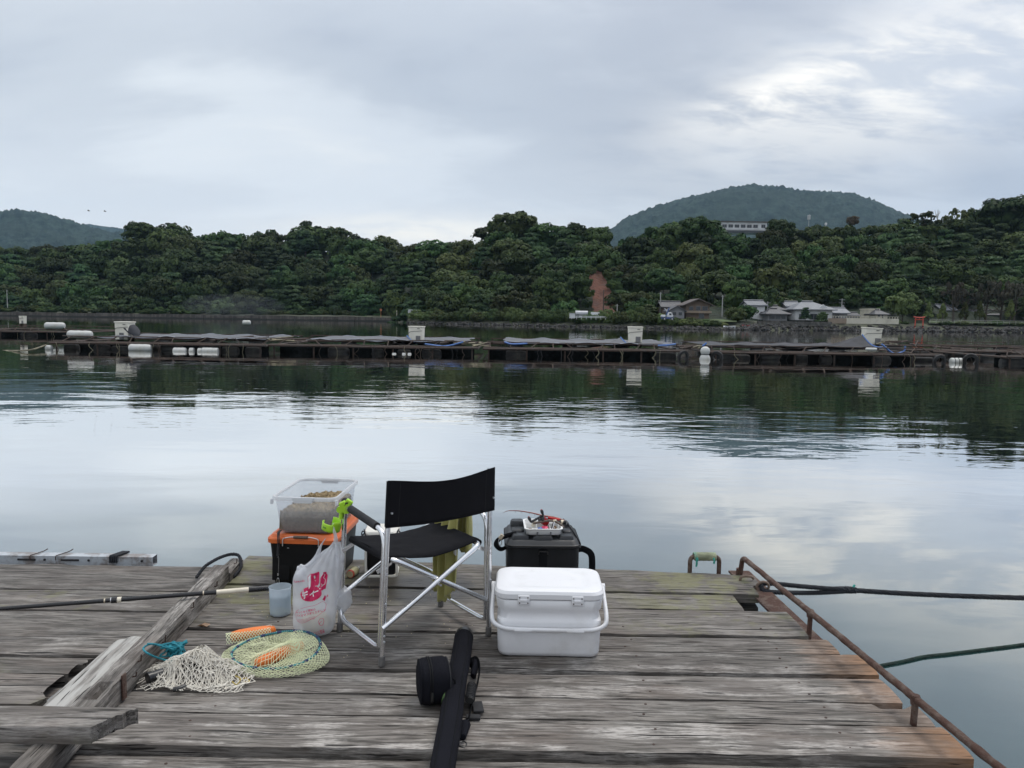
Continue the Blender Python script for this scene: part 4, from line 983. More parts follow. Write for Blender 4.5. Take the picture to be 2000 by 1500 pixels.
MB().lathe([(0.0, -0.25), (0.18, -0.24), (0.27, -0.1), (0.28, 0.08), (0.22, 0.22), (0.17, 0.27), (0.22, 0.33), (0.25, 0.46), (0.21, 0.60), (0.10, 0.68), (0.0, 0.69)], 20, cap0=False, cap1=False).build('body', 'float_white', o, smooth=60)
MB().tube([(0.185 * math.cos(a), 0.185 * math.sin(a), 0.275) for a in np.linspace(0, 6.28, 17)[:-1]], 0.02, 5, closed=True).build('rope', 'black_matte', o)
# feeder boxes
fb = feeder(245, 628, 663, RY + 4.0, 28, 'cream feeder box half wrapped in black cloth on the first raft', 0.5)
MB().add([(-0.1, -0.38, 0.92), (0.40, -0.40, 0.96), (0.75, -0.2, 0.55), (1.05, -0.15, 0.05), (0.35, -0.42, 0.35), (-0.1, 0.3, 0.95), (0.42, 0.32, 0.97), (0.85, 0.3, 0.5)], [(0, 1, 2, 4), (4, 2, 3), (0, 5, 6, 1), (1, 6, 7, 2), (2, 7, 3)]).build('black_cloth', 'net_dark', fb, smooth=180, solid=0.02, sub=1)
feeder(814, 637, 667, RY + 4.2, 27, 'cream feeder box with dark hatch on the second raft')
feeder(1240, 638, 669, RY + 4.2, 28, 'cream feeder box with dark hatch on the third raft')
feeder(1700, 640, 672, RY + 3.4, 31, 'tilted cream feeder box at the peak of the dark net', 0.78, 0.05)
feeder(45, 617, 632, 64, 10, 'tiny pale feeder box on the small rusty raft at the far left')
# nets drawn up to the boxes
def peak(o, pa, pb, pc, mat, name='net_peak'):
    A, B, C = (Vector(p_) - o.location for p_ in (pa, pb, pc))
    def f_(u, v):
        p_ = A.lerp(B, u); q_ = C
        s = p_.lerp(q_, v); return s - Vector((0, 0, 0.22 * math.sin(v * math.pi) + 0.05 * math.sin(u * 12) * (1 - v)))
    MB().grid(f_, 14, 10).build(name, mat, o, smooth=180, solid=0.015)
    MB().tube([Vector(f_(1.0, v / 10)) + Vector((0, -0.02, 0.02)) for v in range(11)], 0.035, 4).build('blue_hem', 'tarp_blue', o)
peak(r2, PY(745, 672, RY + 1.5), PY(830, 672, RY + 1.5), PY(795, 656, RY + 3.8), 'net_grey')
peak(r3, PY(1120, 676, RY + 1.5), PY(1245, 674, RY + 1.5), PY(1212, 659, RY + 3.8), 'net_grey')
peak(r4, PY(1520, 684, RY + 0.8), PY(1722, 680, RY + 0.8), PY(1684, 654, RY + 3.0), 'net_dark')
for o, ps in ((r3, ((985, 668), (1000, 672), (1030, 671))), (r3, ((1285, 675), (1305, 674), (1320, 672))), (r4, ((1722, 672), (1745, 690), (1765, 686), (1768, 676))), (r2, ((830, 672), (870, 676), (905, 668))), (r4, ((1372, 676), (1380, 670)))):
    MB().tube(smooth_path([PY(x, y, RY + 0.7) - o.location for x, y in ps], 5), 0.05, 4).build('blue_rope', 'tarp_blue', o)
# clutter on the gaps between rafts
def clutter(label, px0, px1, py, Y, seed, n_=12):
    rg = random.Random(seed); q = PY((px0 + px1) / 2, py, Y); o = thing('timber_heap', label, 'timber', q); W = (px1 - px0) * Y / F
    for i in range(n_):
        x = rg.uniform(-.5, .5) * W; a = rg.uniform(-.5, .5)
        MB().tube([(x - W * 0.2 * math.cos(a), rg.uniform(-.5, 1), rg.uniform(0, .25)), (x + W * 0.2 * math.cos(a), rg.uniform(0, 1.6), rg.uniform(0, .3))], rg.uniform(.025, .06), 5).build('pole', rg.choice(('raft_timber', 'raft_junk', 'raft_steel')), o)
clutter('heap of loose poles on the joint between first and second raft', 440, 580, 668, RY + 1.5, 1, 22)
clutter('heap of poles and rope between second and third raft', 855, 945, 676, RY + 0.8, 2, 14)
clutter('pale planks stacked at the right end of the fourth raft', 1735, 1815, 676, RY + 2.0, 3, 9)
clutter('rusty poles between the third raft and the white buoy', 1325, 1385, 682, RY + 0.8, 4, 9)
tyre(1334, 696, RY - 0.6, 12, 'tyre fender at the right end of the third raft')
tyre(1400, 697, RY - 1.1, 12, 'tyre fender right beside the white double buoy')
tyre(1834, 705, RY - 1.0, 13, 'tyre fender at the right end of the fourth raft')
tyre(1896, 704, RY - 1.1, 14, 'rightmost large tyre fender past the end of the fourth raft')
q = PY(1870, 706, RY - 0.7); o = thing('lashed_float', 'dirty white lashed float between the two right tyres', 'float', q)
drum(o, (0, 0, 0), 0.19, 0.75, 'float_white'); 
for x in (-0.2, 0, 0.2): MB().tube([(x, 0.2 * math.cos(a), 0.2 * math.sin(a)) for a in np.linspace(0, 6.28, 15)[:-1]], 0.014, 4, closed=True).build('lashing', 'black_matte', o)
tag(MB().tube(smooth_path([PY(0, 685, 40), PY(55, 684, 38), PY(90, 674, RY)], 6), 0.04, 5).build('mooring_line', 'raft_junk'), 'thin mooring line running left from the first raft', 'rope')
# ================================================================== PONTOON DECK
mt, b, out = begin('old_wood')
co = objco(); P = pos()
r_ = orand(); tone = oattr('tone'); moss = oattr('moss'); rustk = oattr('rust')
ofs = N('ShaderNodeCombineXYZ'); L(mth('MULTIPLY', r_, 37.0), ofs.inputs[0]); L(mth('MULTIPLY', r_, 11.0), ofs.inputs[1])
va = N('ShaderNodeVectorMath', operation='ADD'); L(co, va.inputs[0]); L(ofs.outputs[0], va.inputs[1]); v0 = va.outputs[0]
# growth rings run along the plank and bend a little
bend = noise(mapping(v0, (1.1, 2.5, 2.5)), 1.0, 3, 0.5)
vb = N('ShaderNodeVectorMath', operation='MULTIPLY_ADD'); cmb = N('ShaderNodeCombineXYZ'); L(bend, cmb.inputs[1]); L(bend, cmb.inputs[2])
L(cmb.outputs[0], vb.inputs[0]); vb.inputs[1].default_value = (0, 0.05, 0.05); L(v0, vb.inputs[2])
g1 = noise(mapping(vb.outputs[0], (5.0, 84, 84)), 1.0, 6, 0.66)
g2 = noise(mapping(vb.outputs[0], (22.0, 300, 300)), 1.0, 3, 0.6)
g3 = noise(mapping(vb.outputs[0], (2.4, 24, 24)), 1.0, 6, 0.66)
blot = noise(v0, 3.2, 6, 0.62); blot2 = noise(mapping(v0, (1.0, 3.5, 3.5)), 1.6, 5, 0.6)
c = mixc(ramp(g1, [(0.38, 0.0), (0.63, 1.0)]), (0.056, 0.049, 0.043), (0.245, 0.222, 0.198))
c = mixc(mth('MULTIPLY', ramp(blot2, [(0.36, 0.0), (0.66, 1.0)]), 0.75), c, (0.105, 0.090, 0.080))
c = mixc(mth('MULTIPLY', ramp(blot, [(0.42, 0.0), (0.66, 1.0)]), 0.30), c, (0.088, 0.088, 0.074))
# bleached worn fibres
wornm = mth('MULTIPLY', ramp(mth('ADD', mth('MULTIPLY', g3, 0.55), mth('MULTIPLY', blot, 0.45)), [(0.48, 0.0), (0.60, 1.0)]), ramp(g2, [(0.34, 0.10), (0.58, 1.0)]))
c = mixc(mth('MULTIPLY', wornm, mth('ADD', mth('MULTIPLY', tone, 0.72), 0.12), clamp=True), c, (0.50, 0.465, 0.43))
c = mixc(mth('MULTIPLY', ramp(noise(mapping(v0, (0.8, 2.0, 2.0), (3, 1, 0)), 2.2, 4, 0.6), [(0.52, 0.0), (0.66, 1.0)]), 0.14), c, (0.155, 0.098, 0.066))
hv = N('ShaderNodeHueSaturation'); L(c, hv.inputs['Color']); L(mth('ADD', mth('MULTIPLY', mth('FRACT', mth('MULTIPLY', r_, 5.37)), 0.42), 0.76), hv.inputs['Value']); hv.inputs['Saturation'].default_value = 0.93; c = hv.outputs[0]
c = mixc(mth('MULTIPLY', mth('SUBTRACT', tone, 1.0, clamp=True), ramp(g3, [(0.34, 0.25), (0.60, 1.25)]), clamp=True), c, (0.42, 0.41, 0.385))
# moss and lichen
sx = N('ShaderNodeSeparateXYZ'); L(P, sx.inputs[0])
mm = mth('MULTIPLY', ramp(mth('ADD', noise(P, 6.5, 6, 0.65), mth('MULTIPLY', moss, 0.22)), [(0.56, 0.0), (0.74, 1.0)]), ramp(moss, [(0.05, 0.0), (0.4, 1.0)]))
mm = mth('MULTIPLY', mm, ramp(mth('ABSOLUTE', sx.outputs[0]), [(0.35, 0.12), (1.0, 1.0)]))
c = mixc(mth('MULTIPLY', mm, 0.70), c, mixc(g2, (0.085, 0.088, 0.045), (0.27, 0.26, 0.13)))
# rust washed from the rail onto the plank ends
ru = mth('MULTIPLY', ramp(mth('SUBTRACT', mth('ADD', sx.outputs[0], mth('MULTIPLY', g3, 0.42)), 1.50), [(0.0, 0.0), (0.16, 0.4), (0.34, 1.0)]), rustk)
c = mixc(mth('MULTIPLY', mth('MULTIPLY', ru, ramp(blot, [(0.34, 0.6), (0.58, 1.0)])), 0.92), c, mixc(g1, (0.14, 0.066, 0.030), (0.40, 0.21, 0.095)))
# cracks
ck = ramp(noise(mapping(vb.outputs[0], (1.0, 42, 42), (7, 3, 1)), 1.0, 3, 0.55), [(0.315, 1.0), (0.355, 0.0)])
ck = mth('MAXIMUM', ck, ramp(noise(mapping(vb.outputs[0], (4.5, 95, 95), (1, 9, 4)), 1.0, 2, 0.5), [(0.295, 0.9), (0.345, 0.0)]))
kv = N('ShaderNodeTexVoronoi'); L(mapping(vb.outputs[0], (1.5, 5.5, 5.5)), kv.inputs['Vector']); kv.inputs['Scale'].default_value = 1.0
sk = N('ShaderNodeSeparateColor'); L(kv.outputs['Color'], sk.inputs[0])
knot = mth('MULTIPLY', ramp(mth('ADD', kv.outputs['Distance'], mth('MULTIPLY', g1, 0.10)), [(0.10, 1.0), (0.17, 0.0)]), mth('GREATER_THAN', sk.outputs[0], 0.62))
c = mixc(mth('MULTIPLY', knot, 0.85), c, (0.030, 0.022, 0.017))
c = mixc(ck, c, (0.012, 0.010, 0.009))
# damp patch round the bait bucket
wetv = N('ShaderNodeVectorMath', operation='DISTANCE'); L(mapping(P, (1.0, 1.6, 0)), wetv.inputs[0]); wc = G(800, 1150); wetv.inputs[1].default_value = (wc.x, wc.y * 1.6, 0)
wet = ramp(mth('ADD', wetv.outputs['Value'], mth('MULTIPLY', blot, 0.5)), [(0.50, 1.0), (0.78, 0.0)])
c = mixc(mth('MULTIPLY', wet, 0.78), c, (0.024, 0.021, 0.019))
rg_ = mth('SUBTRACT', mth('ADD', mth('MULTIPLY', g2, 0.25), 0.62), mth('MULTIPLY', wet, 0.42))
hgt = mth('SUBTRACT', mth('ADD', mth('MULTIPLY', g1, 0.7), mth('MULTIPLY', g2, 0.3)), mth('MULTIPLY', ck, 2.0))
setb(b, color=c, rough=rg_, spec=0.35, normal=bump(hgt, 0.0035))
rusty('rust_pipe', (0.17, 0.125, 0.10), (0.095, 0.046, 0.032), 0.55, 0.85, 16.0, 0.012)
rusty('galvanised', (0.42, 0.45, 0.48), (0.22, 0.20, 0.19), 0.15, 0.45, 6.0, 0.001)
rusty('nail', (0.05, 0.035, 0.03), (0.055, 0.03, 0.022), 0.8, 0.8, 60.0, 0.0005)
plain('rope_black', (0.013, 0.015, 0.020), 0.8, vary=0.4, scale=20)
plain('rope_green', (0.010, 0.030, 0.022), 0.8, vary=0.4, scale=20)
plain('rope_teal', (0.020, 0.23, 0.29), 0.7, vary=0.2, scale=20)
plain('rope_weathered', (0.28, 0.30, 0.20), 0.85, vary=0.3, scale=20, dirt=(0.05, 0.30, 0.24), dirtamt=0.9)
plain('rope_sea', (0.06, 0.34, 0.28), 0.85, vary=0.25, scale=20)
plain('shackle', (0.23, 0.165, 0.125), 0.8, vary=0.3, scale=20, bumpd=0.001)

def plank_mesh(cs, th, seed, end=None, rough_end=0.0, notch=None, nx=None, ny=6):
    """cs: four corners (near-left, near-right, far-right, far-left) of the top; worn edges, slightly cupped, own end shape"""
    A, B, C, D = cs; ln = ((B - A).length + (C - D).length) / 2
    nx = nx or max(6, int(ln / 0.055)); mb = MB(); top = []
    for i in range(nx + 1):
        u = i / nx; row = []
        for j in range(ny + 1):
            v = j / ny; uu = u
            if i == nx and end: uu = u - end(v)
            p_ = A.lerp(B, uu).lerp(D.lerp(C, uu), v)
            z = 0.004 * fbm(p_.x * 3.1 + seed, p_.y * 9, seed, 3) + 0.003 * (2 * v - 1) ** 2 * math.sin(seed * 1.7)
            ed = 0.0035 * fbm(p_.x * 7 + seed * 3, j, 2.0, 3)
            if j in (0, ny): z -= 0.0045 + 0.003 * abs(fbm(p_.x * 11, seed, j)); p_ = p_ + Vector((0, ed + (0.002 if j == 0 else -0.002), 0))
            if notch:
                for (n0, n1, v0_, dz) in notch:
                    if n0 < uu < n1 and v0_[0] <= v <= v0_[1]: z -= dz
            row.append(Vector((p_.x, p_.y, p_.z + z)))
        top.append(row)
    k = nx + 1
    for row in top: mb.v += [tuple(p_) for p_ in row]
    for row in top: mb.v += [(p_.x, p_.y + (0.004 if 0 < j < ny else 0), p_.z - th + 0.004 * fbm(p_.x * 5, p_.y * 5, seed)) for j, p_ in enumerate(row)]
    m_ = ny + 1; o2 = k * m_
    for i in range(nx):
        for j in range(ny):
            a = i * m_ + j; mb.f.append((a, a + m_, a + m_ + 1, a + 1)); mb.f.append((o2 + a, o2 + a + 1, o2 + a + m_ + 1, o2 + a + m_))
        for j in (0, ny):
            a = i * m_ + j; q = (a, o2 + a, o2 + a + m_, a + m_); mb.f.append(q if j == 0 else q[::-1])
    for i in (0, nx):
        for j in range(ny):
            a = i * m_ + j; q = (a, a + 1, o2 + a + 1, o2 + a); mb.f.append(q if i == 0 else q[::-1])
    return mb
def kx(y): return -1.468 - (y - 2.5) * 0.061          # right side of the kerb beam
deck = thing('deck', 'weathered grey timber pontoon deck of wide planks', None, (0, 0, 0), kind='structure')
def place_plank(parent, cs, th, seed, tone=0.5, moss=0.0, rust=0.0, label=None, name='plank', **k):
    c0 = (cs[0] + cs[2]) / 2
    d_ = cs[1] - cs[0]; ang = math.atan2(d_.y, d_.x); M = Matrix.Rotation(-ang, 3, 'Z')
    mb = plank_mesh([M @ (p_ - c0) for p_ in cs], th, seed, **k)
    o = mb.build(name, 'old_wood', parent, smooth=35); o.location = c0; o.rotation_euler = (0, 0, ang)
    o['tone'] = float(tone); o['moss'] = float(moss); o['rust'] = float(rust)
    return o
# seams of the main deck: photograph rows at two columns (x = 810 and x = 1330), then the right ends
SE = [(1097, 1117), (1147, 1158), (1182, 1190), (1232.6, 1240.5), (1263.5, 1271), (1305.5, 1313), (1353, 1364), (1397, 1410), (1466, 1476), (1528, 1536), (1610, 1616), (1710, 1716), (1850, 1856)]
ENDS = [(1478, 1487), (1452, 1474), (1528, 1590), (1611, 1645), (1676, 1722), (1722, 1762), (1790, 1824), (1842, 1906), (1896, 1960), (1960, 2040), (2030, 2130), (2120, 2280)]
TONES = [0.25, 0.30, 0.22, 0.45, 0.95, 0.70, 0.55, 0.95, 0.85, 0.7, 0.7, 0.6]
MOSS = [0.62, 0.75, 0.30, 0.0, 0.0, 0.0, 0.12, 0, 0, 0, 0, 0]
RUST = [0, 0, 0, 0.9, 1.0, 0.7, 0.3, 1.0, 0.25, 0.6, 0.3, 0.3]
def seam(i):
    a, c_ = G(810, SE[i][0]), G(1330, SE[i][1]); s = (c_.y - a.y) / (c_.x - a.x)
    if i > 1: s *= 0.5
    return lambda x: a.y + s * (x - a.x)
DROP = {8: 0.03, 1: 0.006, 3: 0.004, 5: 0.008, 6: 0.004}
for i in range(len(SE) - 1):
    f0, f1 = seam(i), seam(i + 1)
    xr = (G(ENDS[i][0], SE[i][1] + 0.0145 * (ENDS[i][0] - 1330)).x + G(ENDS[i][1], SE[i + 1][1] + 0.0145 * (ENDS[i][1] - 1330)).x) / 2
    gp = (0.010, 0.012, 0.016, 0.008, 0.013, 0.016, 0.012, 0.018, 0.014, 0.012, 0.012, 0.012)[i]
    zz = DECK - DROP.get(i, 0.0)
    ym_ = (f0(-1.5) + f1(-1.5)) / 2; xl = kx(ym_) - 0.038
    ex = {}
    rr = random.Random(i)
    if i == 0: ex['end'] = lambda v: 0.0 + 0.020 * (1 - v) * 0 + (0.02 if v < 0.45 else 0.0)
    if i == 1: ex['end'] = lambda v: 0.02 + 0.03 * abs(math.sin(v * 8.0)) + (0.03 if v < 0.3 else 0)
    if i == 6: ex['notch'] = [(0.962, 0.99, (0.7, 1.0), 0.03)]
    cs = [Vector((xl, f1(xl) + gp, zz)), Vector((xr, f1(xr) + gp, zz)), Vector((xr, f0(xr) - 0.003, zz)), Vector((xl, f0(xl) - 0.003, zz))]
    place_plank(deck, cs, 0.05, i * 3.3 + 1, TONES[i], MOSS[i], RUST[i], **ex)
# left deck beyond the kerb beam
LS = [1101, 1151, 1191, 1243, 1281, 1315, 1378, 1440, 1520, 1620, 1760]
LT = [0.30, 0.35, 0.25, 0.75, 0.15, 0.12, 0.3, 0.3, 0.4, 0.4]
LM = [0.0, 0.30, 0, 0, 0.18, 0.2, 0.1, 0.1, 0, 0]
for i in range(len(LS) - 1):
    y0, y1 = G(150, LS[i]).y, G(150, LS[i + 1]).y
    xr = kx((y0 + y1) / 2) - 0.044 if i not in (4, 5) else (G(178, 1297).x if i == 4 else G(118, 1345).x)
    cs = [Vector((-4.2, y1 + 0.012, DECK)), Vector((xr, y1 + 0.012, DECK)), Vector((xr, y0 - 0.004, DECK)), Vector((-4.2, y0 - 0.004, DECK))]
    ex = {}
    if i in (4, 5): ex['end'] = lambda v, i=i: 0.02 * abs(math.sin(v * 9 + i)) + (0.05 if (v < 0.35) == (i == 4) else 0)
    place_plank(deck, cs, 0.05, 50 + i * 2.1, LT[i], LM[i], 0, **ex)
place_plank(deck, [Vector((-4.2, G(150, 1099).y - 0.08, DECK - 0.10)), Vector((1.40, G(150, 1099).y - 0.3, DECK - 0.10)), Vector((1.40, 4.5, DECK - 0.10)), Vector((-4.2, G(150, 1099).y, DECK - 0.10))], 0.12, 99, 0.1, 0.3, 0, name='bearer')
for yb in (1.6, 2.6, 3.6):
    MB().box((-1.4, yb, DECK - 0.135), (5.5, 0.12, 0.14)).build('bearer', 'black_matte', deck)
for xb in (-3.2, -1.2, 0.3): MB().box((xb, 2.6, DECK - 0.14), (0.14, 4.0, 0.16)).build('bearer', 'black_matte', deck)
for xb in (-3.0, -1.0, 0.8):
    for yb in (1.2, 3.4): drum(deck, (xb, yb, 0.16), 0.27, 1.1, 'raft_float')
# steel edge angle under the broken plank ends on the right
A, B = G(1470, 1146), G(1960, 1500)
MB().add([(1.33, 4.55, DECK - 0.012), (1.455, 4.55, DECK - 0.012), (1.62, 2.2, DECK - 0.062), (1.50, 2.2, DECK - 0.062), (1.33, 4.55, DECK - 0.024), (1.455, 4.55, DECK - 0.024), (1.62, 2.2, DECK - 0.074), (1.50, 2.2, DECK - 0.074)],
         [(0, 3, 2, 1), (4, 5, 6, 7), (0, 1, 5, 4), (1, 2, 6, 5), (2, 3, 7, 6), (3, 0, 4, 7)]).build('edge_angle', 'rust_pipe', deck, smooth=None)
# nails and small litter on the planks
for i in range(1, 12):
    f0, f1 = seam(i), seam(min(i + 1, len(SE) - 1))
    for x in (-1.15, -0.2, 0.55, 1.22):
        for t in (0.28, 0.72):
            xx = x + rnd.uniform(-.03, .03); y = f0(xx) * (1 - t) + f1(xx) * t
            MB().lathe([(0.0055, -0.002), (0.0055, 0.0016), (0.0, 0.0024)], 7, (xx, y, DECK - DROP.get(i, 0) - 0.001), cap1=False).build('nail', 'nail', deck)

# kerb beam, pale board and the loose plank lying over it
kb = thing('kerb_beam', 'squared timber kerb beam running away along the deck', 'beam')
y_far, y_near = G(440, 1104, DECK + 0.095).y, 1.35
place_plank(kb, [Vector((kx(y_near), y_near, DECK + 0.095)), Vector((kx(y_far), y_far, DECK + 0.095)), Vector((kx(y_far) - 0.086, y_far, DECK + 0.095)), Vector((kx(y_near) - 0.086, y_near, DECK + 0.095))], 0.093, 71, 0.95, 0.1, 0, name='timber', nx=60,
            notch=[(0.475, 0.505, (0.25, 0.7), 0.05)])
y_ext = G(478, 1090, DECK + 0.055).y
place_plank(kb, [Vector((kx(y_far) + 0.008, y_far + 0.002, DECK + 0.055)), Vector((kx(y_ext) + 0.008, y_ext, DECK + 0.055)), Vector((kx(y_ext) - 0.075, y_ext, DECK + 0.055)), Vector((kx(y_far) - 0.08, y_far + 0.002, DECK + 0.055))], 0.05, 73, 0.7, 0.1, 0, name='timber')
for y, z, ln in ((3.0, 0.09, 0.03), (3.25, 0.06, 0.035), (3.6, 0.08, 0.03), (3.95, 0.06, 0.03), (2.95, 0.05, 0.02), (4.3, 0.07, 0.03)):
    MB().tube([(kx(y) - 0.004, y, DECK + z), (kx(y) + 0.012, y, DECK + z + 0.004), (kx(y) + 0.014, y, DECK + z + ln)], 0.003, 5).build('nail', 'nail', kb)
MB().box((kx(2.86) + 0.004, 2.86, DECK + 0.055), (0.008, 0.03, 0.10)).build('rust_strap', 'rust_pipe', kb, bevel=0.002)
pb = thing('pale_board', 'pale bleached board lying against the left side of the kerb beam', 'board')
a, c_ = G(262, 1250, DECK + 0.09), G(110, 1400, DECK + 0.09)
place_plank(pb, [Vector((kx(2.56) - 0.092, 2.56, DECK + 0.080)), Vector((kx(3.30) - 0.092, 3.30, DECK + 0.080)), Vector((kx(3.30) - 0.195, 3.25, DECK + 0.080)), Vector((kx(2.56) - 0.215, 2.56, DECK + 0.080))], 0.075, 81, 1.9, 0, 0, name='timber',
            end=lambda v: 0.035 * abs(math.sin(v * 5 + 1)))
lp = thing('loose_plank', 'short broken thick plank laid across the kerb beam at lower left', 'plank')
zt = DECK + 0.095 + 0.058
yA, yB = G(150, 1378, zt).y, G(150, 1424, zt).y; xe = G(262, 1388, zt).x
place_plank(lp, [Vector((-3.2, yB, zt)), Vector((xe - 0.09, yB + 0.01, zt)), Vector((xe, yA, zt)), Vector((-3.2, yA, zt))], 0.052, 91, 0.5, 0.15, 0, name='timber', end=lambda v: 0.006 * fbm(v * 7, 3.0, 1.0, 4) + 0.003 * fbm(v * 40, 8.0), ny=26)
# galvanised channel along the far left edge
gy = G(150, 1099).y + 0.05
gc = thing('steel_channel', 'galvanised perforated steel channel along the far left edge of the deck', 'steel channel', (0, gy, DECK))
xe = G(300, 1085, DECK + 0.03).x
MB().add([(x, y, z) for x in (-4.3, xe) for y, z in ((0, -0.03), (0, 0.022), (0.06, 0.024), (0.06, -0.03))], [(0, 1, 5, 4), (1, 2, 6, 5), (2, 3, 7, 6), (3, 0, 4, 7)]).build('channel', 'galvanised', gc, smooth=None, solid=0.003)
for px, w_ in ((40, 0.11), (128, 0.11)):
    x = G(px, 1092, DECK + .02).x; MB().box((x, -0.004, 0.0), (w_, 0.006, 0.012)).build('slot', 'black_matte', gc, bevel=0.003)
for px in (77, 166, 273): x = G(px, 1092, DECK + .02).x; MB().tube([(x, -0.007, 0.0), (x, -0.001, 0.0)], 0.007, 10).build('hole', 'black_matte', gc)
for px in (54, 106):
    x = G(px, 1088, DECK + .03).x; MB().tube(round_path([(x - 0.01, -0.012, 0.0), (x - 0.01, -0.012, 0.028), (x + 0.03, 0.065, 0.032), (x + 0.05, 0.07, 0.045)], 0.01), 0.003, 5).build('wire_tie', 'nail', gc)
x = G(212, 1088, DECK + .03).x
for k in range(4): MB().tube(round_path([(x + k * 0.012, -0.010, -0.01), (x + k * 0.012, -0.010, 0.030), (x + 0.04 + k * 0.012, 0.07, 0.034)], 0.008), 0.007, 5).build('rope_lashing', 'rope_black', gc)
# black rope loop over the beam's far end
lo = MB(); twist_rope(lo, smooth_path([(kx(y_ext) - 0.17, y_ext - 0.25, DECK + 0.02), (kx(y_ext) - 0.15, y_ext - 0.15, DECK + 0.06), (kx(y_ext) - 0.08, y_ext - 0.05, DECK + 0.085), (kx(y_ext) - 0.01, y_ext - 0.03, DECK + 0.080), (kx(y_ext) + 0.025, y_ext - 0.10, DECK + 0.03), (kx(y_ext) + 0.02, y_ext - 0.2, DECK + 0.01)], 8), 0.010, pitch=0.04, step=0.008)
tag(lo.build('rope_loop', 'rope_black'), 'black rope looped over the far end of the kerb beam', 'rope')
# rusty hand rail along the right edge
hr = thing('rusty_rail', 'low rusty pipe rail along the right edge of the deck', 'railing')
T0, T1 = G(1451, 1089, DECK + 0.105), G(1952, 1500, DECK + 0.085)
T2 = T1 + (T1 - T0) * 0.5; T2.z = T1.z - 0.01
rp0 = round_path([(T0.x - 0.012, T0.y + 0.03, DECK - 0.06), T0, T0.lerp(T1, 0.5) + Vector((0, 0, 0.003)), T1, T2], 0.035, 5)
fine_ = [rp0[0]]
for a, c_ in zip(rp0, rp0[1:]):
    n_ = max(1, int((c_ - a).length / 0.012)); fine_ += [a.lerp(c_, t / n_) for t in range(1, n_ + 1)]
MB().tube([p_ + Vector((0.0015 * fbm(i_ * 0.11, 1), 0, 0.0015 * fbm(i_ * 0.13, 5))) for i_, p_ in enumerate(fine_)], [0.0150 * (1 + 0.16 * fbm(i_ * 0.21, 3.0, 0, 4)) for i_ in range(len(fine_))], 10).build('top_pipe', 'rust_pipe', hr, smooth=60)
for px, py in ((1569, 1200), (1770, 1365)):
    p_ = G(px, py, DECK + 0.09); t = (p_.y - T0.y) / (T1.y - T0.y); p_ = T0.lerp(T1, t)
    MB().tube([(p_.x - 0.004, p_.y, DECK - 0.06), (p_.x, p_.y, p_.z)], 0.0125, 8).build('post', 'rust_pipe', hr)
    MB().lathe([(0.018, -0.02), (0.020, 0.0), (0.016, 0.016)], 8, p_).build('weld', 'rust_pipe', hr)
MB().tube([(T0.x - 0.012, T0.y + 0.03, DECK - 0.05), (T0.x - 0.01, T0.y + 0.025, DECK + 0.03)], 0.019, 8).build('sleeve', 'rust_pipe', hr)
# rusty hoop wound with old rope
ho = thing('rope_wound_hoop', 'rusty steel hoop wound with green rope at the far deck edge', 'hoop')
y_h = G(1370, 1119).y + 0.04; xa, xb = G(1349, 1117).x, G(1407, 1119).x; zt = DECK + 0.088
MB().tube(round_path([(xa, y_h, DECK - 0.08), (xa, y_h, zt), (xb, y_h, zt), (xb, y_h, DECK - 0.08)], 0.035, 6), 0.0135, 10).build('hoop', 'rust_pipe', ho)
wr = MB(); n_ = 220
wr.tube([(xa + 0.022 + (xb - xa - 0.044) * i / n_, y_h + 0.021 * math.cos(i * 0.75), zt + 0.021 * math.sin(i * 0.75) + 0.002 * math.sin(i * .31)) for i in range(n_)], 0.0052, 5).build('rope_winding', 'rope_weathered', ho)
for x, ln in ((xa + 0.03, 0.055), (xb - 0.04, 0.035), (xa + 0.035, 0.02)): MB().tube(smooth_path([(x, y_h - 0.022, zt), (x + 0.004, y_h - 0.026, zt - ln * 0.6), (x + 0.002, y_h - 0.024, zt - ln)], 4), 0.006, 5).build('frayed_end', 'rope_sea', ho)
# mooring ring, shackle and ropes
def ropeobj(name, pts, r_, mat, label, pitch):
    mb = MB(); twist_rope(mb, smooth_path(pts, 10), r_, pitch=pitch, step=pitch / 7); return tag(mb.build(name, mat, smooth=60), label, 'rope')
rp = thing('mooring_rope', 'thick black mooring rope doubled and spliced, running off to the right', 'rope')
E0 = G(1492, 1146, DECK - 0.0); YS = E0.y
p1, p2, p3 = PY(1500, 1148, YS), PY(1580, 1151, YS + 0.02), PY(1665, 1153, YS + 0.05)
mb = MB(); twist_rope(mb, smooth_path([p3, p2 + Vector((0, 0, 0.013)), p1 + Vector((0, 0.02, 0.018)), p1 + Vector((-0.035, 0.0, 0.0)), p1 + Vector((0, -0.02, -0.016)), p2 + Vector((0, -0.01, -0.018)), p3 + Vector((0.0, 0, -0.004))], 10), 0.0135, pitch=0.05, step=0.007); mb.build('eye_splice', 'rope_black', rp, smooth=60)
mb = MB(); twist_rope(mb, smooth_path([p3 + Vector((-0.14, 0, 0.006)), p3, PY(1800, 1161, YS + 0.03), PY(2000, 1168, YS - 0.05), PY(2350, 1176, YS - 0.15)], 14), 0.0150, pitch=0.055, step=0.009); mb.build('rope_run', 'rope_black', rp, smooth=60)
mb = MB(); twist_rope(mb, [p3 + Vector((-0.10, 0, 0.0)), p3 + Vector((-0.05, 0, 0.004)), p3 + Vector((0.015, 0, 0.0))], 0.021, pitch=0.03, step=0.006); mb.build('whipping', 'rope_black', rp, smooth=60)
MB().tube(smooth_path([p3, p3 + Vector((0.004, 0, 0.02)), p3 + Vector((0.012, 0, 0.033))], 3), 0.007, 6).build('frayed_end', 'rope_sea', rp)
sr = thing('mooring_shackle', 'tan worn shackle rings at the far right deck corner', 'shackle')
c0 = G(1455, 1130, DECK + 0.012)
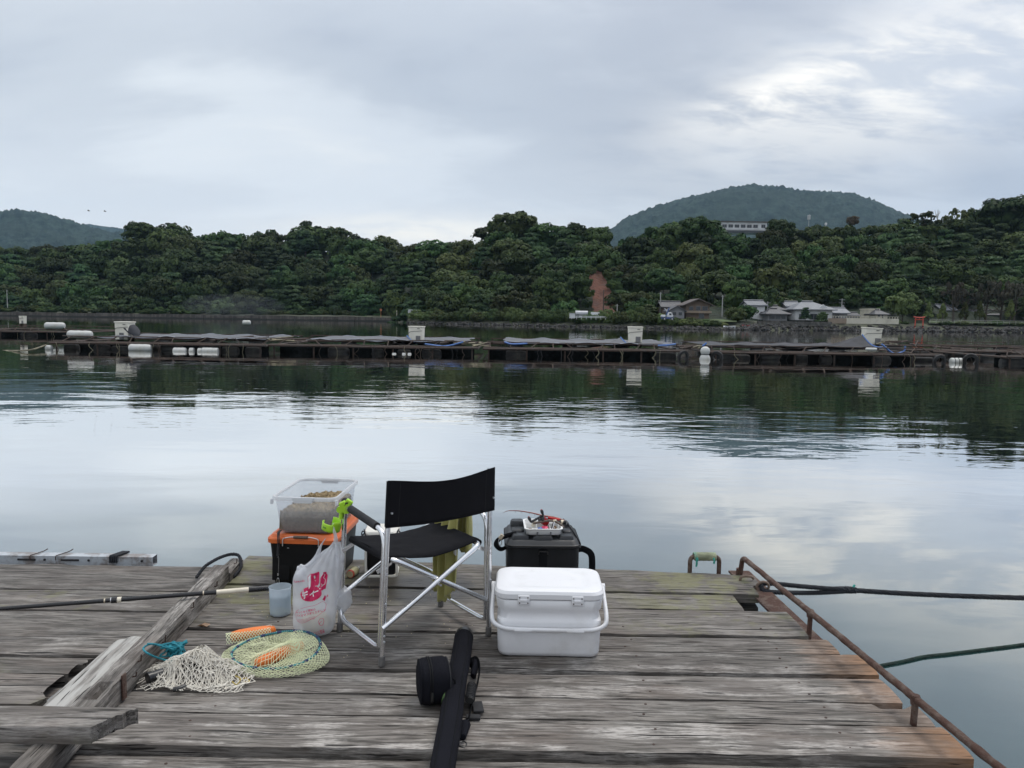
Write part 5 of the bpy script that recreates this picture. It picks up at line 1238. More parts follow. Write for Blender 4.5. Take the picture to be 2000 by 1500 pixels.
MB().tube(smooth_path([c0 + Vector((-0.03, 0.0, -0.01)), c0 + Vector((-0.02, -0.01, 0.014)), c0 + Vector((0.03, -0.01, 0.016)), c0 + Vector((0.05, 0.0, 0.0))], 6), 0.0075, 8).build('staple', 'shackle', sr)
MB().tube([p1 + Vector((-0.03, 0, 0.004)) + Vector((0.034 * math.cos(a), -0.01 * math.sin(a), 0.034 * math.sin(a))) for a in np.linspace(0, 6.28, 25)[:-1]], 0.0075, 8, closed=True).build('ring', 'shackle', sr)
g0 = Vector((1.60, 2.95, 0.30))
ropeobj('floating_rope', [G(1690, 1306, 0.004), G(1712, 1302, 0.004), G(1760, 1293, .004), G(1805, 1283, .004), G(1850, 1278, .004), G(1930, 1268, .004), G(2020, 1256, .004), G(2250, 1220, .004)], 0.0115, 'rope_green', 'dark green knotted rope floating on the water right of the deck', 0.034)
# ================================================================== GEAR ON THE DECK
plain('chair_alu', (0.74, 0.745, 0.76), 0.22, metal=0.95, vary=0.04, scale=12)
plain('chair_rivet', (0.60, 0.60, 0.62), 0.3, metal=0.9)
weave('black_canvas', (0.015, 0.015, 0.0185))
plain('foam_grip', (0.028, 0.028, 0.030), 0.75, spec=0.25, vary=0.15, scale=30, bumpd=0.0006, bscale=300)
plain('foot_cap', (0.13, 0.125, 0.12), 0.7)
plain('lime_plastic', (0.38, 0.66, 0.03), 0.42, vary=0.04)
plain('lime_print', (0.12, 0.28, 0.03), 0.6)
plain('cooler_white', (0.76, 0.76, 0.775), 0.42, vary=0.015, scale=5, dirt=(0.52, 0.50, 0.47), dirtamt=0.45, bumpd=0.0004, bscale=120)
plain('cooler_seal', (0.20, 0.20, 0.21), 0.7)
plain('case_black', (0.007, 0.0072, 0.008), 0.5, vary=0.2, spec=0.2, bumpd=0.0004, bscale=200)
plain('case_orange', (0.62, 0.135, 0.030), 0.40, vary=0.05, scale=8, dirt=(0.34, 0.09, 0.03), dirtamt=0.3)
plain('steel_wire', (0.62, 0.62, 0.63), 0.3, metal=0.9)
plain('eva_black', (0.011, 0.012, 0.014), 0.55, spec=0.25, vary=0.25, scale=10, bumpd=0.0005, bscale=180)
plain('eva_lid', (0.020, 0.022, 0.025), 0.42, spec=0.4, vary=0.25, scale=10, bumpd=0.0005, bscale=180)
weave('strap_web', (0.014, 0.015, 0.018), 0.8, 1500)
weave('rod_case_cloth', (0.015, 0.0155, 0.022), 0.85, 1300)
plain('cap_gloss', (0.022, 0.022, 0.022), 0.35)
plain('tray_white', (0.78, 0.78, 0.77), 0.4, vary=0.03)
plain('bucket_white', (0.70, 0.68, 0.62), 0.5, vary=0.05, dirt=(0.40, 0.33, 0.22), dirtamt=0.6)
plain('bucket_tan', (0.36, 0.29, 0.19), 0.6, vary=0.2, dirt=(0.20, 0.15, 0.09), dirtamt=0.6)
plain('bottle_cream', (0.60, 0.54, 0.30), 0.4, vary=0.12, scale=30)
plain('bottle_red', (0.50, 0.060, 0.035), 0.4)
plain('bottle_base', (0.52, 0.44, 0.27), 0.5)
plain('reel_red', (0.35, 0.018, 0.020), 0.25, metal=0.5, vary=0.1)
plain('rod_red', (0.17, 0.022, 0.016), 0.35, vary=0.2)
plain('rod_black', (0.012, 0.012, 0.014), 0.3)
plain('lure_pink', (0.70, 0.055, 0.14), 0.35, vary=0.2, scale=60)
plain('lure_blue', (0.05, 0.13, 0.45), 0.4, vary=0.2, scale=60)
plain('lure_brown', (0.22, 0.13, 0.07), 0.5, vary=0.4, scale=60)
plain('handle_brown', (0.09, 0.065, 0.05), 0.5)
plain('float_orange', (0.78, 0.185, 0.025), 0.45, vary=0.08, scale=20, bumpd=0.0008, bscale=150)
plain('net_lime', (0.68, 0.71, 0.46), 0.7, vary=0.10)
plain('net_white', (0.70, 0.66, 0.58), 0.75, vary=0.10)
plain('hoop_teal', (0.03, 0.20, 0.20), 0.45, vary=0.3, scale=12)
plain('cord_navy', (0.018, 0.032, 0.10), 0.7)
plain('cord_yellow', (0.50, 0.36, 0.05), 0.7)
plain('bag_print', (0.60, 0.012, 0.10), 0.5, vary=0.05)
plain('bag_white', (0.80, 0.80, 0.82), 0.5, vary=0.03)
plain('rod_band', (0.68, 0.62, 0.50), 0.45)
plain('rod_gold', (0.60, 0.52, 0.40), 0.3, metal=0.7)
plain('patch_green', (0.05, 0.10, 0.03), 0.6, vary=0.5, scale=60)
# towel
mt, b, out = begin('towel'); co = objco()
setb(b, color=mixc(noise(co, 14, 5, 0.6), (0.30, 0.29, 0.075), (0.52, 0.48, 0.17)), rough=0.95, sheen=0.4, normal=bump(noise(co, 420, 3, 0.6), 0.003))
# translucent plastics
def frosted(name, c, alpha, rough=0.35, trl=0.35):
    mt, b, out = begin(name); co = objco()
    setb(b, color=c, rough=rough, spec=0.45)
    tl = N('ShaderNodeBsdfTranslucent'); tl.inputs[0].default_value = (*c, 1)
    m1 = N('ShaderNodeMixShader'); m1.inputs[0].default_value = trl; L(b.outputs[0], m1.inputs[1]); L(tl.outputs[0], m1.inputs[2])
    tp = N('ShaderNodeBsdfTransparent'); tp.inputs[0].default_value = (0.97, 0.98, 1, 1)
    m2 = N('ShaderNodeMixShader'); L(mth('ADD', mth('MULTIPLY', noise(co, 7, 4, 0.6), 0.10), alpha - 0.05), m2.inputs[0]); L(tp.outputs[0], m2.inputs[1]); L(m1.outputs[0], m2.inputs[2]); L(m2.outputs[0], out.inputs[0])
    return mt
frosted('frosted_bin', (0.80, 0.82, 0.83), 0.20); frosted('frosted_rim', (0.84, 0.86, 0.88), 0.72); frosted('frosted_cup', (0.66, 0.74, 0.80), 0.42)
frosted('bag_film', (0.86, 0.87, 0.90), 0.58, 0.22, 0.40)
mt, b, out = begin('cup_water'); setb(b, color=(0.55, 0.63, 0.68), rough=0.05, spec=0.6)
tp = N('ShaderNodeBsdfTransparent'); tp.inputs[0].default_value = (0.80, 0.88, 0.92, 1); ms = N('ShaderNodeMixShader'); ms.inputs[0].default_value = 0.35; L(tp.outputs[0], ms.inputs[1]); L(b.outputs[0], ms.inputs[2]); L(ms.outputs[0], out.inputs[0])
mt, b, out = begin('groundbait'); co = objco()
sz = N('ShaderNodeSeparateXYZ'); L(co, sz.inputs[0])
c = mixc(ramp(noise(co, 130, 4, 0.7), [(0.35, 0.0), (0.65, 1.0)]), (0.13, 0.092, 0.048), (0.44, 0.33, 0.18))
c2 = mixc(ramp(noise(co, 60, 5, 0.7), [(0.35, 0.0), (0.65, 1.0)]), (0.105, 0.080, 0.058), (0.21, 0.165, 0.115))
c = mixc(ramp(sz.outputs[2], [(0.118, 0.0), (0.13, 1.0)]), c2, c)
setb(b, color=c, rough=0.95, normal=bump(noise(co, 160, 4, 0.7), 0.008))

# ------------------------------------------------------------------ director's chair
A, B_, C_ = G(745, 1299), G(954, 1240), G(648, 1236)
ex = (B_ - A); W = ex.length; ex.normalize(); ey = Vector((-ex.y, ex.x, 0)); Dp = (C_ - A).dot(ey)
ch = thing('folding_chair', "folding director's chair with black canvas seat and aluminium tubes", 'chair', A, math.atan2(ex.y, ex.x))
tr = 0.0115; LEAN = 0.050
SH = Matrix(((1, 0, LEAN, 0), (0, 1, 0, 0), (0, 0, 1, 0), (0, 0, 0, 1)))
for s, x in ((0, 0.0), (1, W)):
    inn = 0.022 if s == 0 else -0.022
    MB().tube([(x, 0, 0.028), (x, 0, 0.80)], tr, 14).xf(SH if s == 0 else Matrix.Identity(4)).build('back_post', 'chair_alu', ch)
    MB().lathe([(0.0145, 0.0), (0.0150, 0.004), (0.0140, 0.040), (0.0115, 0.042)], 14, (x, 0, 0)).xf(SH if s == 0 else Matrix.Identity(4)).build('foot', 'foot_cap', ch)
    MB().lathe([(0.0145, 0.0), (0.0150, 0.004), (0.0140, 0.040), (0.0115, 0.042)], 14, (x, Dp, 0)).xf(SH if s == 0 else Matrix.Identity(4)).build('foot', 'foot_cap', ch)
    MB().tube([(x, Dp, 0.028), (x, Dp, 0.11)], tr, 12).xf(SH if s == 0 else Matrix.Identity(4)).build('front_leg', 'chair_alu', ch)
    loop = round_path([(x + inn * 0.15, Dp, 0.30), (x, Dp, 0.605), (x, 0.024, 0.575), (x, 0.024, 0.10), (x, 0.024, 0.062), (x, Dp, 0.062)], 0.07, 8, closed=True)
    MB().tube(loop, tr, 12, closed=True).xf(SH if s == 0 else Matrix.Identity(4)).build('side_frame', 'chair_alu', ch)
    MB().tube([(x, Dp - 0.065, 0.6015), (x, 0.10, 0.5815)], 0.0175, 16).xf(SH if s == 0 else Matrix.Identity(4)).build('arm_pad', 'foam_grip', ch)
    if s == 0: MB().tube([(x, Dp - 0.03, 0.612), (x, Dp + 0.01, 0.6285)], 0.0150, 12).xf(SH if s == 0 else Matrix.Identity(4)).build('arm_end', 'foam_grip', ch)
    for z in (0.13, 0.105, 0.27, 0.40, 0.425):
        MB().tube([(x + 0.003 * (1 if z < .3 else -1), -tr - 0.004, z), (x, -tr + 0.004, z)], 0.0042, 8).xf(SH if s == 0 else Matrix.Identity(4)).build('rivet', 'chair_rivet', ch)
# crossing legs bend over into the seat rails
zs = 0.445; h0 = 0.20
for (xa, xb, yo) in ((0.0, W, 0.0), (W, 0.0, 0.0)):
    sgn = 1 if xb > xa else -1; o1 = 0.014 * (1 if sgn > 0 else -1)
    yb, yf = -0.012 + (0.020 if sgn < 0 else 0), Dp - (0.0 if sgn > 0 else 0.022)
    path = round_path([(xa + sgn * 0.0, yb, 0.165), (xb - sgn * 0.075, yb, zs), (xb - sgn * 0.045, yb + 0.04, zs + 0.005), (xb - sgn * 0.045, yf - 0.04, zs + 0.005), (xb - sgn * 0.075, yf, zs), (xa + sgn * 0.0, yf, 0.165)], 0.055, 7)
    MB().tube(path, tr, 12).build('cross_leg', 'chair_alu', ch)
    for yy in (yb, yf):
        MB().tube([(W / 2, yy - tr - 0.005, (0.165 + zs) / 2 - 0.0), (W / 2, yy - tr + 0.004, (0.165 + zs) / 2)], 0.005, 8).build('rivet', 'chair_rivet', ch)
for s, x in ((0, 0.0), (1, W)):
    d_ = 1 if s == 0 else -1
    for yy in (0.03, Dp - 0.05):
        MB().box((x + d_ * 0.028, yy, 0.418), (0.075, 0.003, 0.018), Matrix.Rotation(-d_ * 0.45, 3, 'Y')).build('brace', 'chair_alu', ch)
# canvas
def backc(u, v):
    xl_ = LEAN * (0.6 + 0.2 * v); x = -0.016 + xl_ + (W + 0.032 - xl_) * u; sag = 0.035 * math.sin(math.pi * u)
    top = 0.803 - 0.024 * math.sin(math.pi * u) ** 1.3; bot = 0.605 - 0.008 * math.sin(math.pi * u)
    return (x, -0.013 - sag * 0.9 * (0.4 + 0.6 * v) + 0.003 * fbm(u * 4, v * 3), bot + (top - bot) * v)
MB().grid(backc, 36, 12).build('backrest', 'black_canvas', ch, smooth=180, solid=0.004)
for x in (0.0, W):
    xo = LEAN if x == 0.0 else 0.0
    MB().tube([(x + xo * 0.6, 0, 0.604), (x + xo * 0.8, 0, 0.799)], 0.0140, 14).build('backrest_sleeve', 'black_canvas', ch)
    MB().tube([(x + xo * 0.665 + 0.006, -0.024, 0.665), (x + xo * 0.665 + 0.005, -0.014, 0.665)], 0.0045, 8).build('rivet', 'chair_rivet', ch)
for v_ in (0.0, 1.0): MB().tube([Vector(backc(u / 36, v_)) for u in range(37)], 0.0035, 6).build('hem', 'black_canvas', ch)
for u_ in (0.10, 0.90): MB().tube([Vector(backc(u_, v / 12)) + Vector((0, -0.0022, 0)) for v in range(13)], 0.0009, 4).build('stitching', 'foam_grip', ch)
def seatc(u, v):
    x = 0.040 + (W - 0.080) * u; y = 0.025 + (Dp - 0.06) * v
    return (x, y, zs + 0.017 - 0.022 * math.sin(math.pi * u) + 0.006 * fbm(u * 3, v * 3) - (0.012 * math.sin(math.pi * u) if v < 0.06 else 0))
MB().grid(seatc, 30, 16).build('seat', 'black_canvas', ch, smooth=180, solid=0.005)
for x in (0.045, W - 0.045): MB().tube([(x, 0.02, zs + 0.004), (x, Dp - 0.04, zs + 0.004)], 0.0150, 12).build('seat_sleeve', 'black_canvas', ch)
def on_chair(x, y, z): return A + ex * x + ey * y + Vector((0, 0, z))

# lime cup holder clamped to the left arm
hp = on_chair(LEAN * 0.595, Dp - 0.02, 0.595)
cup = thing('cup_holder', 'lime green plastic cup holder clamped to the chair arm', 'cup holder', hp)
MB().tube([(0, -0.014, 0), (0, 0.014, 0.002)], 0.024, 14).build('clamp', 'lime_plastic', cup)
MB().box((-0.012, 0, 0.012), (0.035, 0.026, 0.045), Matrix.Rotation(-0.5, 3, 'Y')).build('jaw', 'lime_plastic', cup, bevel=0.006)
MB().box((0.012, 0.0, 0.030), (0.034, 0.022, 0.022), Matrix.Rotation(0.6, 3, 'Y')).build('jaw', 'lime_plastic', cup, bevel=0.005)
MB().tube([(-0.030, -0.012, -0.005), (-0.030, 0.014, -0.005)], 0.016, 12).build('knob', 'lime_plastic', cup)
MB().tube([(-0.022, 0, 0.005), (-0.028, 0, -0.05)], 0.010, 8).build('stem', 'lime_plastic', cup)
cc = Vector((-0.070, -0.010, -0.085)); rr = 0.042; tl = Matrix.Rotation(0.22, 3, 'Y')
def cupw(u, v):
    a = R(-200) + R(300) * u
    lip = 0.050 if (0.42 < u < 0.62) else 0.034
    if 0.80 < u: lip = 0.050
    k = 1 + 0.05 * v
    return cc + tl @ Vector((rr * k * math.cos(a), rr * k * math.sin(a), -0.016 + lip * v))
MB().grid(cupw, 48, 4).build('cup_wall', 'lime_plastic', cup, smooth=50, solid=0.003)
MB().lathe([(0.0, 0.0), (rr * 0.98, 0.0), (rr, 0.004), (0.0, 0.004)], 28, cap0=False, cap1=False).xf(Matrix.Translation(cc + tl @ Vector((0, 0, -0.018))) @ tl.to_4x4()).build('cup_floor', 'lime_plastic', cup)
MB().grid(lambda u, v: cc + tl @ Vector(((rr + 0.0035) * math.cos(R(-135) + R(26) * u), (rr + 0.0035) * math.sin(R(-135) + R(26) * u), -0.004 + 0.008 * v)), 6, 1).build('print', 'lime_print', cup, solid=0.0005)

# towel over the right arm
tw = thing('towel', 'yellow-green towel draped over the right chair arm', 'towel', on_chair(W, 0, 0))
T0_, T1_ = on_chair(W + 0.0, Dp - 0.035, 0.622), on_chair(W - 0.0, Dp - 0.22, 0.618)
tdir = (T1_ - T0_); base = on_chair(W, 0, 0)
def towf(u, v, side):
    wv = 0.020 * math.sin(u * 17 + 0.6) * min(1, v * 2.4) + 0.012 * math.sin(u * 31 + v * 2) * min(1, v * 2)
    p_ = T0_ + tdir * (0.02 + 0.93 * u * (1 - 0.10 * v)); drop = (0.60 if side < 0 else 0.30) * v - 0.0
    if side < 0: drop = v * (0.50 + 0.05 * math.sin(u * 4.0) + 0.008 * math.sin(u * 40))
    out_ = ex * (side * (0.021 + 0.028 * min(1, v * 3) + wv * 0.9))
    return p_ + out_ + Vector((0, 0, -drop)) - base + tdir * 0.03 * math.sin(v * 3 + u * 6)
MB().grid(lambda u, v: towf(u, v, -1), 60, 30).build('front_fall', 'towel', tw, smooth=180, solid=0.006)
MB().grid(lambda u, v: towf(u, v, 1), 50, 20).build('rear_fall', 'towel', tw, smooth=180, solid=0.006)
MB().grid(lambda u, v: T0_ + tdir * (0.02 + 0.93 * u) + ex * (0.023 * math.cos(math.pi * (1 - v))) + Vector((0, 0, 0.004 + 0.018 * math.sin(math.pi * v))) - base, 40, 8).build('fold', 'towel', tw, smooth=180, solid=0.006)
MB().box(towf(1.0, 0.55, -1) + ex * -0.006, (0.004, 0.03, 0.05), Matrix.Rotation(0.4, 3, 'Z')).build('care_tag', 'bag_white', tw)

# ------------------------------------------------------------------ white cooler
p0, p1_ = G(976, 1285), G(1168, 1285)
cx = (p0.x + p1_.x) / 2; cw_ = (p1_.x - p0.x); cdp = 0.31; cy0 = p0.y
cl = thing('cooler_box', 'white hard cooler box with its carry handle folded down in front', 'cooler', (cx, cy0 + cdp / 2, DECK), R(-1.0))
w0 = cw_ + 0.015; k = 0.245
loft(MB(), [(w0 - 0.05, cdp - 0.05, 0.03, 0.0), (w0 - 0.012, cdp - 0.014, 0.035, 0.010), (w0, cdp, 0.038, 0.028), (w0 + 0.008, cdp + 0.006, 0.04, 0.12), (w0 + 0.012, cdp + 0.008, 0.04, 0.160), (w0 + 0.010, cdp + 0.006, 0.042, 0.172), (w0 - 0.004, cdp - 0.004, 0.05, 0.178), (w0 - 0.006, cdp - 0.004, 0.055, 0.21), (w0 + 0.012, cdp + 0.012, 0.055, 0.222), (w0 + 0.020, cdp + 0.020, 0.055, 0.262), (w0 + 0.014, cdp + 0.014, 0.055, 0.266)], 7).build('body', 'cooler_white', cl, smooth=50)
loft(MB(), [(w0 + 0.004, cdp + 0.004, 0.052, 0.264), (w0 + 0.004, cdp + 0.004, 0.052, 0.272)], 7).build('seal', 'cooler_seal', cl)
lw, ld = w0 + 0.030, cdp + 0.028
lid = loft(MB(), [(lw - 0.008, ld - 0.008, 0.055, 0.2695), (lw, ld, 0.058, 0.274), (lw + 0.002, ld + 0.002, 0.060, 0.294), (lw - 0.012, ld - 0.012, 0.060, 0.306), (lw - 0.035, ld - 0.035, 0.055, 0.3105), (lw - 0.13, ld - 0.10, 0.05, 0.3115), (lw - 0.14, ld - 0.11, 0.05, 0.3095), (lw - 0.18, ld - 0.15, 0.04, 0.3095)], 7).build('lid', 'cooler_white', cl, smooth=32)
for x in (-lw * 0.235, lw * 0.255):
    yf = -ld / 2
    h_ = MB().box((x, yf - 0.001, 0.270), (0.052, 0.010, 0.042)).build('hinge', 'cooler_white', cl, bevel=0.004)
    MB().box((x, yf - 0.008, 0.270), (0.032, 0.006, 0.010)).build('hinge_pin', 'cooler_white', h_, bevel=0.002)
    for sx_ in (-0.018, 0.018):
        for sz_ in (-0.012, 0.012): MB().tube([(x + sx_, yf - 0.0085, 0.270 + sz_), (x + sx_, yf - 0.005, 0.270 + sz_)], 0.0028, 8).build('screw', 'nail', h_)
# handle
hx = lw / 2 + 0.012; yf = -cdp / 2 - 0.020
hpth = round_path([(-hx, 0.06, 0.252), (-hx, 0.03, 0.250), (-hx - 0.002, -cdp / 2 + 0.02, 0.190), (-hx + 0.004, -cdp / 2 - 0.006, 0.160), (-hx + 0.055, yf, 0.140), (-0.1, yf - 0.004, 0.139), (0.1, yf - 0.004, 0.139), (hx - 0.045, yf, 0.142), (hx - 0.002, -cdp / 2 - 0.006, 0.160), (hx + 0.002, -cdp / 2 + 0.02, 0.190), (hx, 0.03, 0.250), (hx, 0.06, 0.252)], 0.03, 5)
MB().tube(hpth, 0.0105, 10, squash=(1.25, 0.9)).build('handle', 'cooler_white', cl, smooth=60)
for s in (-1, 1):
    MB().tube([(s * (lw / 2 - 0.01), 0.06, 0.250), (s * (hx + 0.012), 0.06, 0.250)], 0.020, 16).build('pivot', 'cooler_white', cl, bevel=0.003)
    MB().box((s * 0.115, yf - 0.0145, 0.139), (0.075, 0.004, 0.008)).build('grip_slot', 'cooler_white', cl, bevel=0.0015)

# ------------------------------------------------------------------ black crate with orange lid
fl = G(529, 1145); bx = thing('storage_crate', 'black plastic crate with orange lid at the far edge of the deck', 'crate', (fl.x + 0.185, fl.y + 0.25, DECK), R(-3))
bw_, bd_, bh = 0.37, 0.50, 0.262
loft(MB(), [(bw_ - 0.05, bd_ - 0.05, 0.03, 0.0), (bw_ - 0.035, bd_ - 0.035, 0.035, 0.006), (bw_, bd_, 0.035, 0.24), (bw_ + 0.002, bd_ + 0.002, 0.035, bh - 0.005)], 5).build('body', 'case_black', bx)
for i in range(3): MB().box((-0.12 + 0.12 * i, -bd_ / 2 + 0.012, 0.11), (0.10, 0.006, 0.16), Matrix.Rotation(-0.07, 3, 'X')).build('rib_panel', 'case_black', bx, bevel=0.003)
loft(MB(), [(bw_ + 0.010, bd_ + 0.010, 0.035, bh - 0.020), (bw_ + 0.022, bd_ + 0.022, 0.040, bh - 0.018), (bw_ + 0.024, bd_ + 0.024, 0.040, bh + 0.004), (bw_ + 0.012, bd_ + 0.012, 0.040, bh + 0.012), (bw_ + 0.0, bd_ + 0.0, 0.036, bh + 0.013), (bw_ - 0.02, bd_ - 0.02, 0.03, bh + 0.027), (bw_ - 0.05, bd_ - 0.05, 0.03, bh + 0.028), (bw_ - 0.06, bd_ - 0.06, 0.028, bh + 0.022), (bw_ - 0.09, bd_ - 0.09, 0.025, bh + 0.022)], 6).build('lid', 'case_orange', bx, smooth=32)
hw_ = MB().tube(round_path([(-0.10, -bd_ / 2 - 0.018, bh - 0.030), (-0.10, -bd_ / 2 - 0.016, bh + 0.012), (-0.055, -bd_ / 2 - 0.010, bh + 0.020), (0.055, -bd_ / 2 - 0.010, bh + 0.020), (0.10, -bd_ / 2 - 0.016, bh + 0.012), (0.10, -bd_ / 2 - 0.018, bh - 0.030)], 0.012), 0.0028, 7).build('wire_handle', 'steel_wire', bx)
MB().tube([(-0.040, -bd_ / 2 - 0.011, bh + 0.020), (0.040, -bd_ / 2 - 0.011, bh + 0.020)], 0.008, 10).build('grip', 'handle_brown', hw_)
MB().box((-0.075, -bd_ / 2 - 0.001, bh - 0.045), (0.010, 0.003, 0.003)).build('stud', 'steel_wire', bx)
# translucent bin of groundbait
bn = thing('bait_bin', 'frosted plastic bin of groundbait standing on the orange lid', 'bin', (bx.location.x + 0.012, bx.location.y + 0.0, DECK + bh + 0.0285), R(-3))
nw, nd, nh = 0.36, 0.50, 0.205
def shell(secs, n=6):
    return loft(MB(), secs, n, cap0=True, cap1=False)
shell([(nw - 0.075, nd - 0.075, 0.035, 0.002), (nw - 0.06, nd - 0.06, 0.04, 0.010), (nw - 0.012, nd - 0.012, 0.045, nh - 0.004)]).build('wall', 'frosted_bin', bn, smooth=50)
shell([(nw - 0.078, nd - 0.078, 0.035, 0.0045), (nw - 0.064, nd - 0.064, 0.04, 0.0125), (nw - 0.018, nd - 0.018, 0.045, nh - 0.004)]).build('inner_wall', 'frosted_bin', bn, smooth=50)
for o_, (wd, ddp) in (('rim', (nw, nd)),):
    pr = [(nw - 0.022, nd - 0.022, 0.043, nh - 0.006), (nw - 0.022, nd - 0.022, 0.043, nh + 0.002), (nw - 0.016, nd - 0.016, 0.045, nh + 0.006), (nw + 0.004, nd + 0.004, 0.05, nh + 0.006), (nw + 0.010, nd + 0.010, 0.05, nh), (nw + 0.010, nd + 0.010, 0.05, nh - 0.014)]
    loft(MB(), pr, 7, False, False).build('rim', 'frosted_rim', bn, smooth=50)
for s in (-1, 1): loft(MB(), [(0.10, 0.012, 0.005, nh - 0.024, 0, s * (nd / 2 + 0.006)), (0.13, 0.016, 0.006, nh + 0.0075, 0, s * (nd / 2 + 0.006))], 3).build('hand_grip', 'frosted_rim', bn)
for sx_ in (-1, 1): MB().box((sx_ * (nw / 2 + 0.001), -nd / 2 + 0.015, nh - 0.022), (0.012, 0.025, 0.03)).build('corner_tab', 'frosted_rim', bn, bevel=0.003)
def baitz(x, y): 
    return 0.128 + 0.030 * math.exp(-((x - 0.02) ** 2 + (y + 0.02) ** 2) / 0.012) + 0.016 * fbm(x * 16, y * 16, 1.0, 4) + 0.012 * fbm(x * 60, y * 60, 5.0, 3) + 0.012 * math.sin(x * 18 + 1.0)
def bait(u, v):
    x = (u - 0.5) * 0.296; y = (v - 0.5) * 0.436; return (x, y, baitz(x, y) if 0 < u < 1 and 0 < v < 1 else 0.020)
struct(MB().grid(bait, 70, 80).build('groundbait', 'groundbait', bn, smooth=180), 'crumbly brown groundbait heaped in the bin', 'stuff')
struct(loft(MB(), [(0.285, 0.425, 0.035, 0.012), (0.296, 0.436, 0.035, 0.09)], 4, True, False).build('wet_bait', 'groundbait', bn), 'damp grey bait packed against the bin wall', 'stuff')
mb = MB()
for i in range(260):
    x, y = rnd.gauss(0.01, 0.07), rnd.gauss(-0.02, 0.10)
    if abs(x) < 0.14 and abs(y) < 0.2:
        s = rnd.uniform(0.0025, 0.0055); z = baitz(x, y) + s * 0.5
        mb.add([(x + s * v.x, y + s * v.y, z + s * v.z) for v in iv], fi)
struct(mb.build('bait_crumbs', 'groundbait', bn, smooth=None), 'loose crumbs on the groundbait', 'stuff')

# ------------------------------------------------------------------ coiled lanyard, measuring cup, bottle, bucket
ln_ = thing('coil_lanyard', 'black coiled lanyard with metal clip hanging from the crate lid', 'lanyard')
Yf = fl.y - 0.018
P1, P2, P3, P4 = PY(544, 1042, Yf), PY(543, 1085, Yf - 0.01), PY(543, 1122, Yf - 0.02), PY(543, 1138, Yf - 0.03)
mb = MB(); n_ = 420; cpath = smooth_path([P1 + Vector((0.006, 0.02, 0.012)), P1, P2.lerp(P1, .5) + Vector((0.002, 0, 0)), P2], n_ // 3)
mb.tube([p_ + Vector((0.0062 * math.cos(i * 0.55), 0.0062 * math.sin(i * 0.55), 0)) for i, p_ in enumerate(cpath)], 0.0019, 4).build('coil', 'rod_black', ln_)
MB().tube(smooth_path([P2, P2 + Vector((0.004, -0.004, -0.006)), P2 + Vector((-0.004, 0, -0.012)), P2 + Vector((0.003, 0.003, -0.016)), P3 + Vector((0.001, 0, 0))], 6), 0.0016, 5).build('cord', 'foot_cap', ln_)
MB().tube([P3 + Vector((0, 0, 0.006)), P3 - Vector((0, 0, 0.006))], 0.0045, 8).build('ferrule', 'steel_wire', ln_)
MB().tube([P4.lerp(P3, 0.35) + Vector((0.006 * math.cos(a), 0, 0.018 * math.sin(a) - 0.008)) for a in np.linspace(0, 6.28, 17)[:-1]], 0.0018, 6, closed=True).build('clip', 'steel_wire', ln_)
MB().tube([P4 + Vector((-0.006, -0.002, -0.004)), P4 + Vector((-0.008, -0.002, -0.012))], 0.0035, 8).build('clip_foot', 'rod_band', ln_)

q = G(543, 1205); mc = thing('measuring_cup', 'frosted plastic measuring cup half full of water', 'cup', q + Vector((0, 0.04, 0)), 0.0)
rr = 0.0525; H_ = 0.142
def cupring(r_, z, spout=0.0):
    out = []
    for j in range(40):
        a = 2 * math.pi * j / 40; d = (a - R(-25) + math.pi) % (2 * math.pi) - math.pi
        k = r_ + spout * math.exp(-(d / 0.22) ** 2); out.append((k * math.cos(a), k * math.sin(a), z + spout * 0.25 * math.exp(-(d / 0.22) ** 2)))
    return out
MB().rings([cupring(rr - 0.006, 0.001), cupring(rr - 0.002, 0.004), cupring(rr, 0.09), cupring(rr + 0.0005, 0.102, 0.002), cupring(rr + 0.001, H_ - 0.006, 0.010), cupring(rr + 0.0035, H_, 0.013), cupring(rr + 0.001, H_ + 0.0015, 0.012), cupring(rr - 0.0015, H_ - 0.006, 0.010), cupring(rr - 0.002, 0.102, 0.002), cupring(rr - 0.002, 0.09), cupring(rr - 0.004, 0.006)]).build('cup_wall', 'frosted_cup', mc, smooth=50)
MB().lathe([(rr - 0.0045, 0.007), (rr - 0.0025, 0.10), (0.0, 0.10)], 40, cap1=False).build('water', 'cup_water', mc, smooth=50)
MB().lathe([(0.0, 0.0075), (rr - 0.006, 0.008), (rr - 0.006, 0.016), (rr * 0.6, 0.022), (0.0, 0.019)], 30, cap0=False, cap1=False).build('sediment', 'bottle_base', mc, smooth=60)

q = G(678, 1132); bt = thing('sauce_bottle', 'small cream squeeze bottle with red base ring lying on the deck', 'bottle', q + Vector((0.012, 0.02, 0.024)), 0.0)
ax = Vector((0.30, 1.0, 0.04)).normalized(); rot = ax.to_track_quat('Z', 'Y').to_matrix().to_4x4()
MB().lathe([(0.021, 0.0), (0.0235, 0.003), (0.0235, 0.013), (0.021, 0.016)], 20).xf(rot).build('base_ring', 'bottle_red', bt)
MB().lathe([(0.0, -0.0005), (0.0185, -0.0015), (0.020, 0.001)], 20, cap0=False, cap1=False).xf(rot).build('base', 'bottle_base', bt)
MB().lathe([(0.021, 0.014), (0.023, 0.022), (0.023, 0.06), (0.021, 0.072), (0.012, 0.085), (0.0095, 0.088)], 20).xf(rot).build('body', 'bottle_cream', bt)
MB().lathe([(0.0095, 0.087), (0.0095, 0.104), (0.006, 0.112), (0.0, 0.112)], 14, cap1=False).xf(rot).build('cap', 'bucket_white', bt)

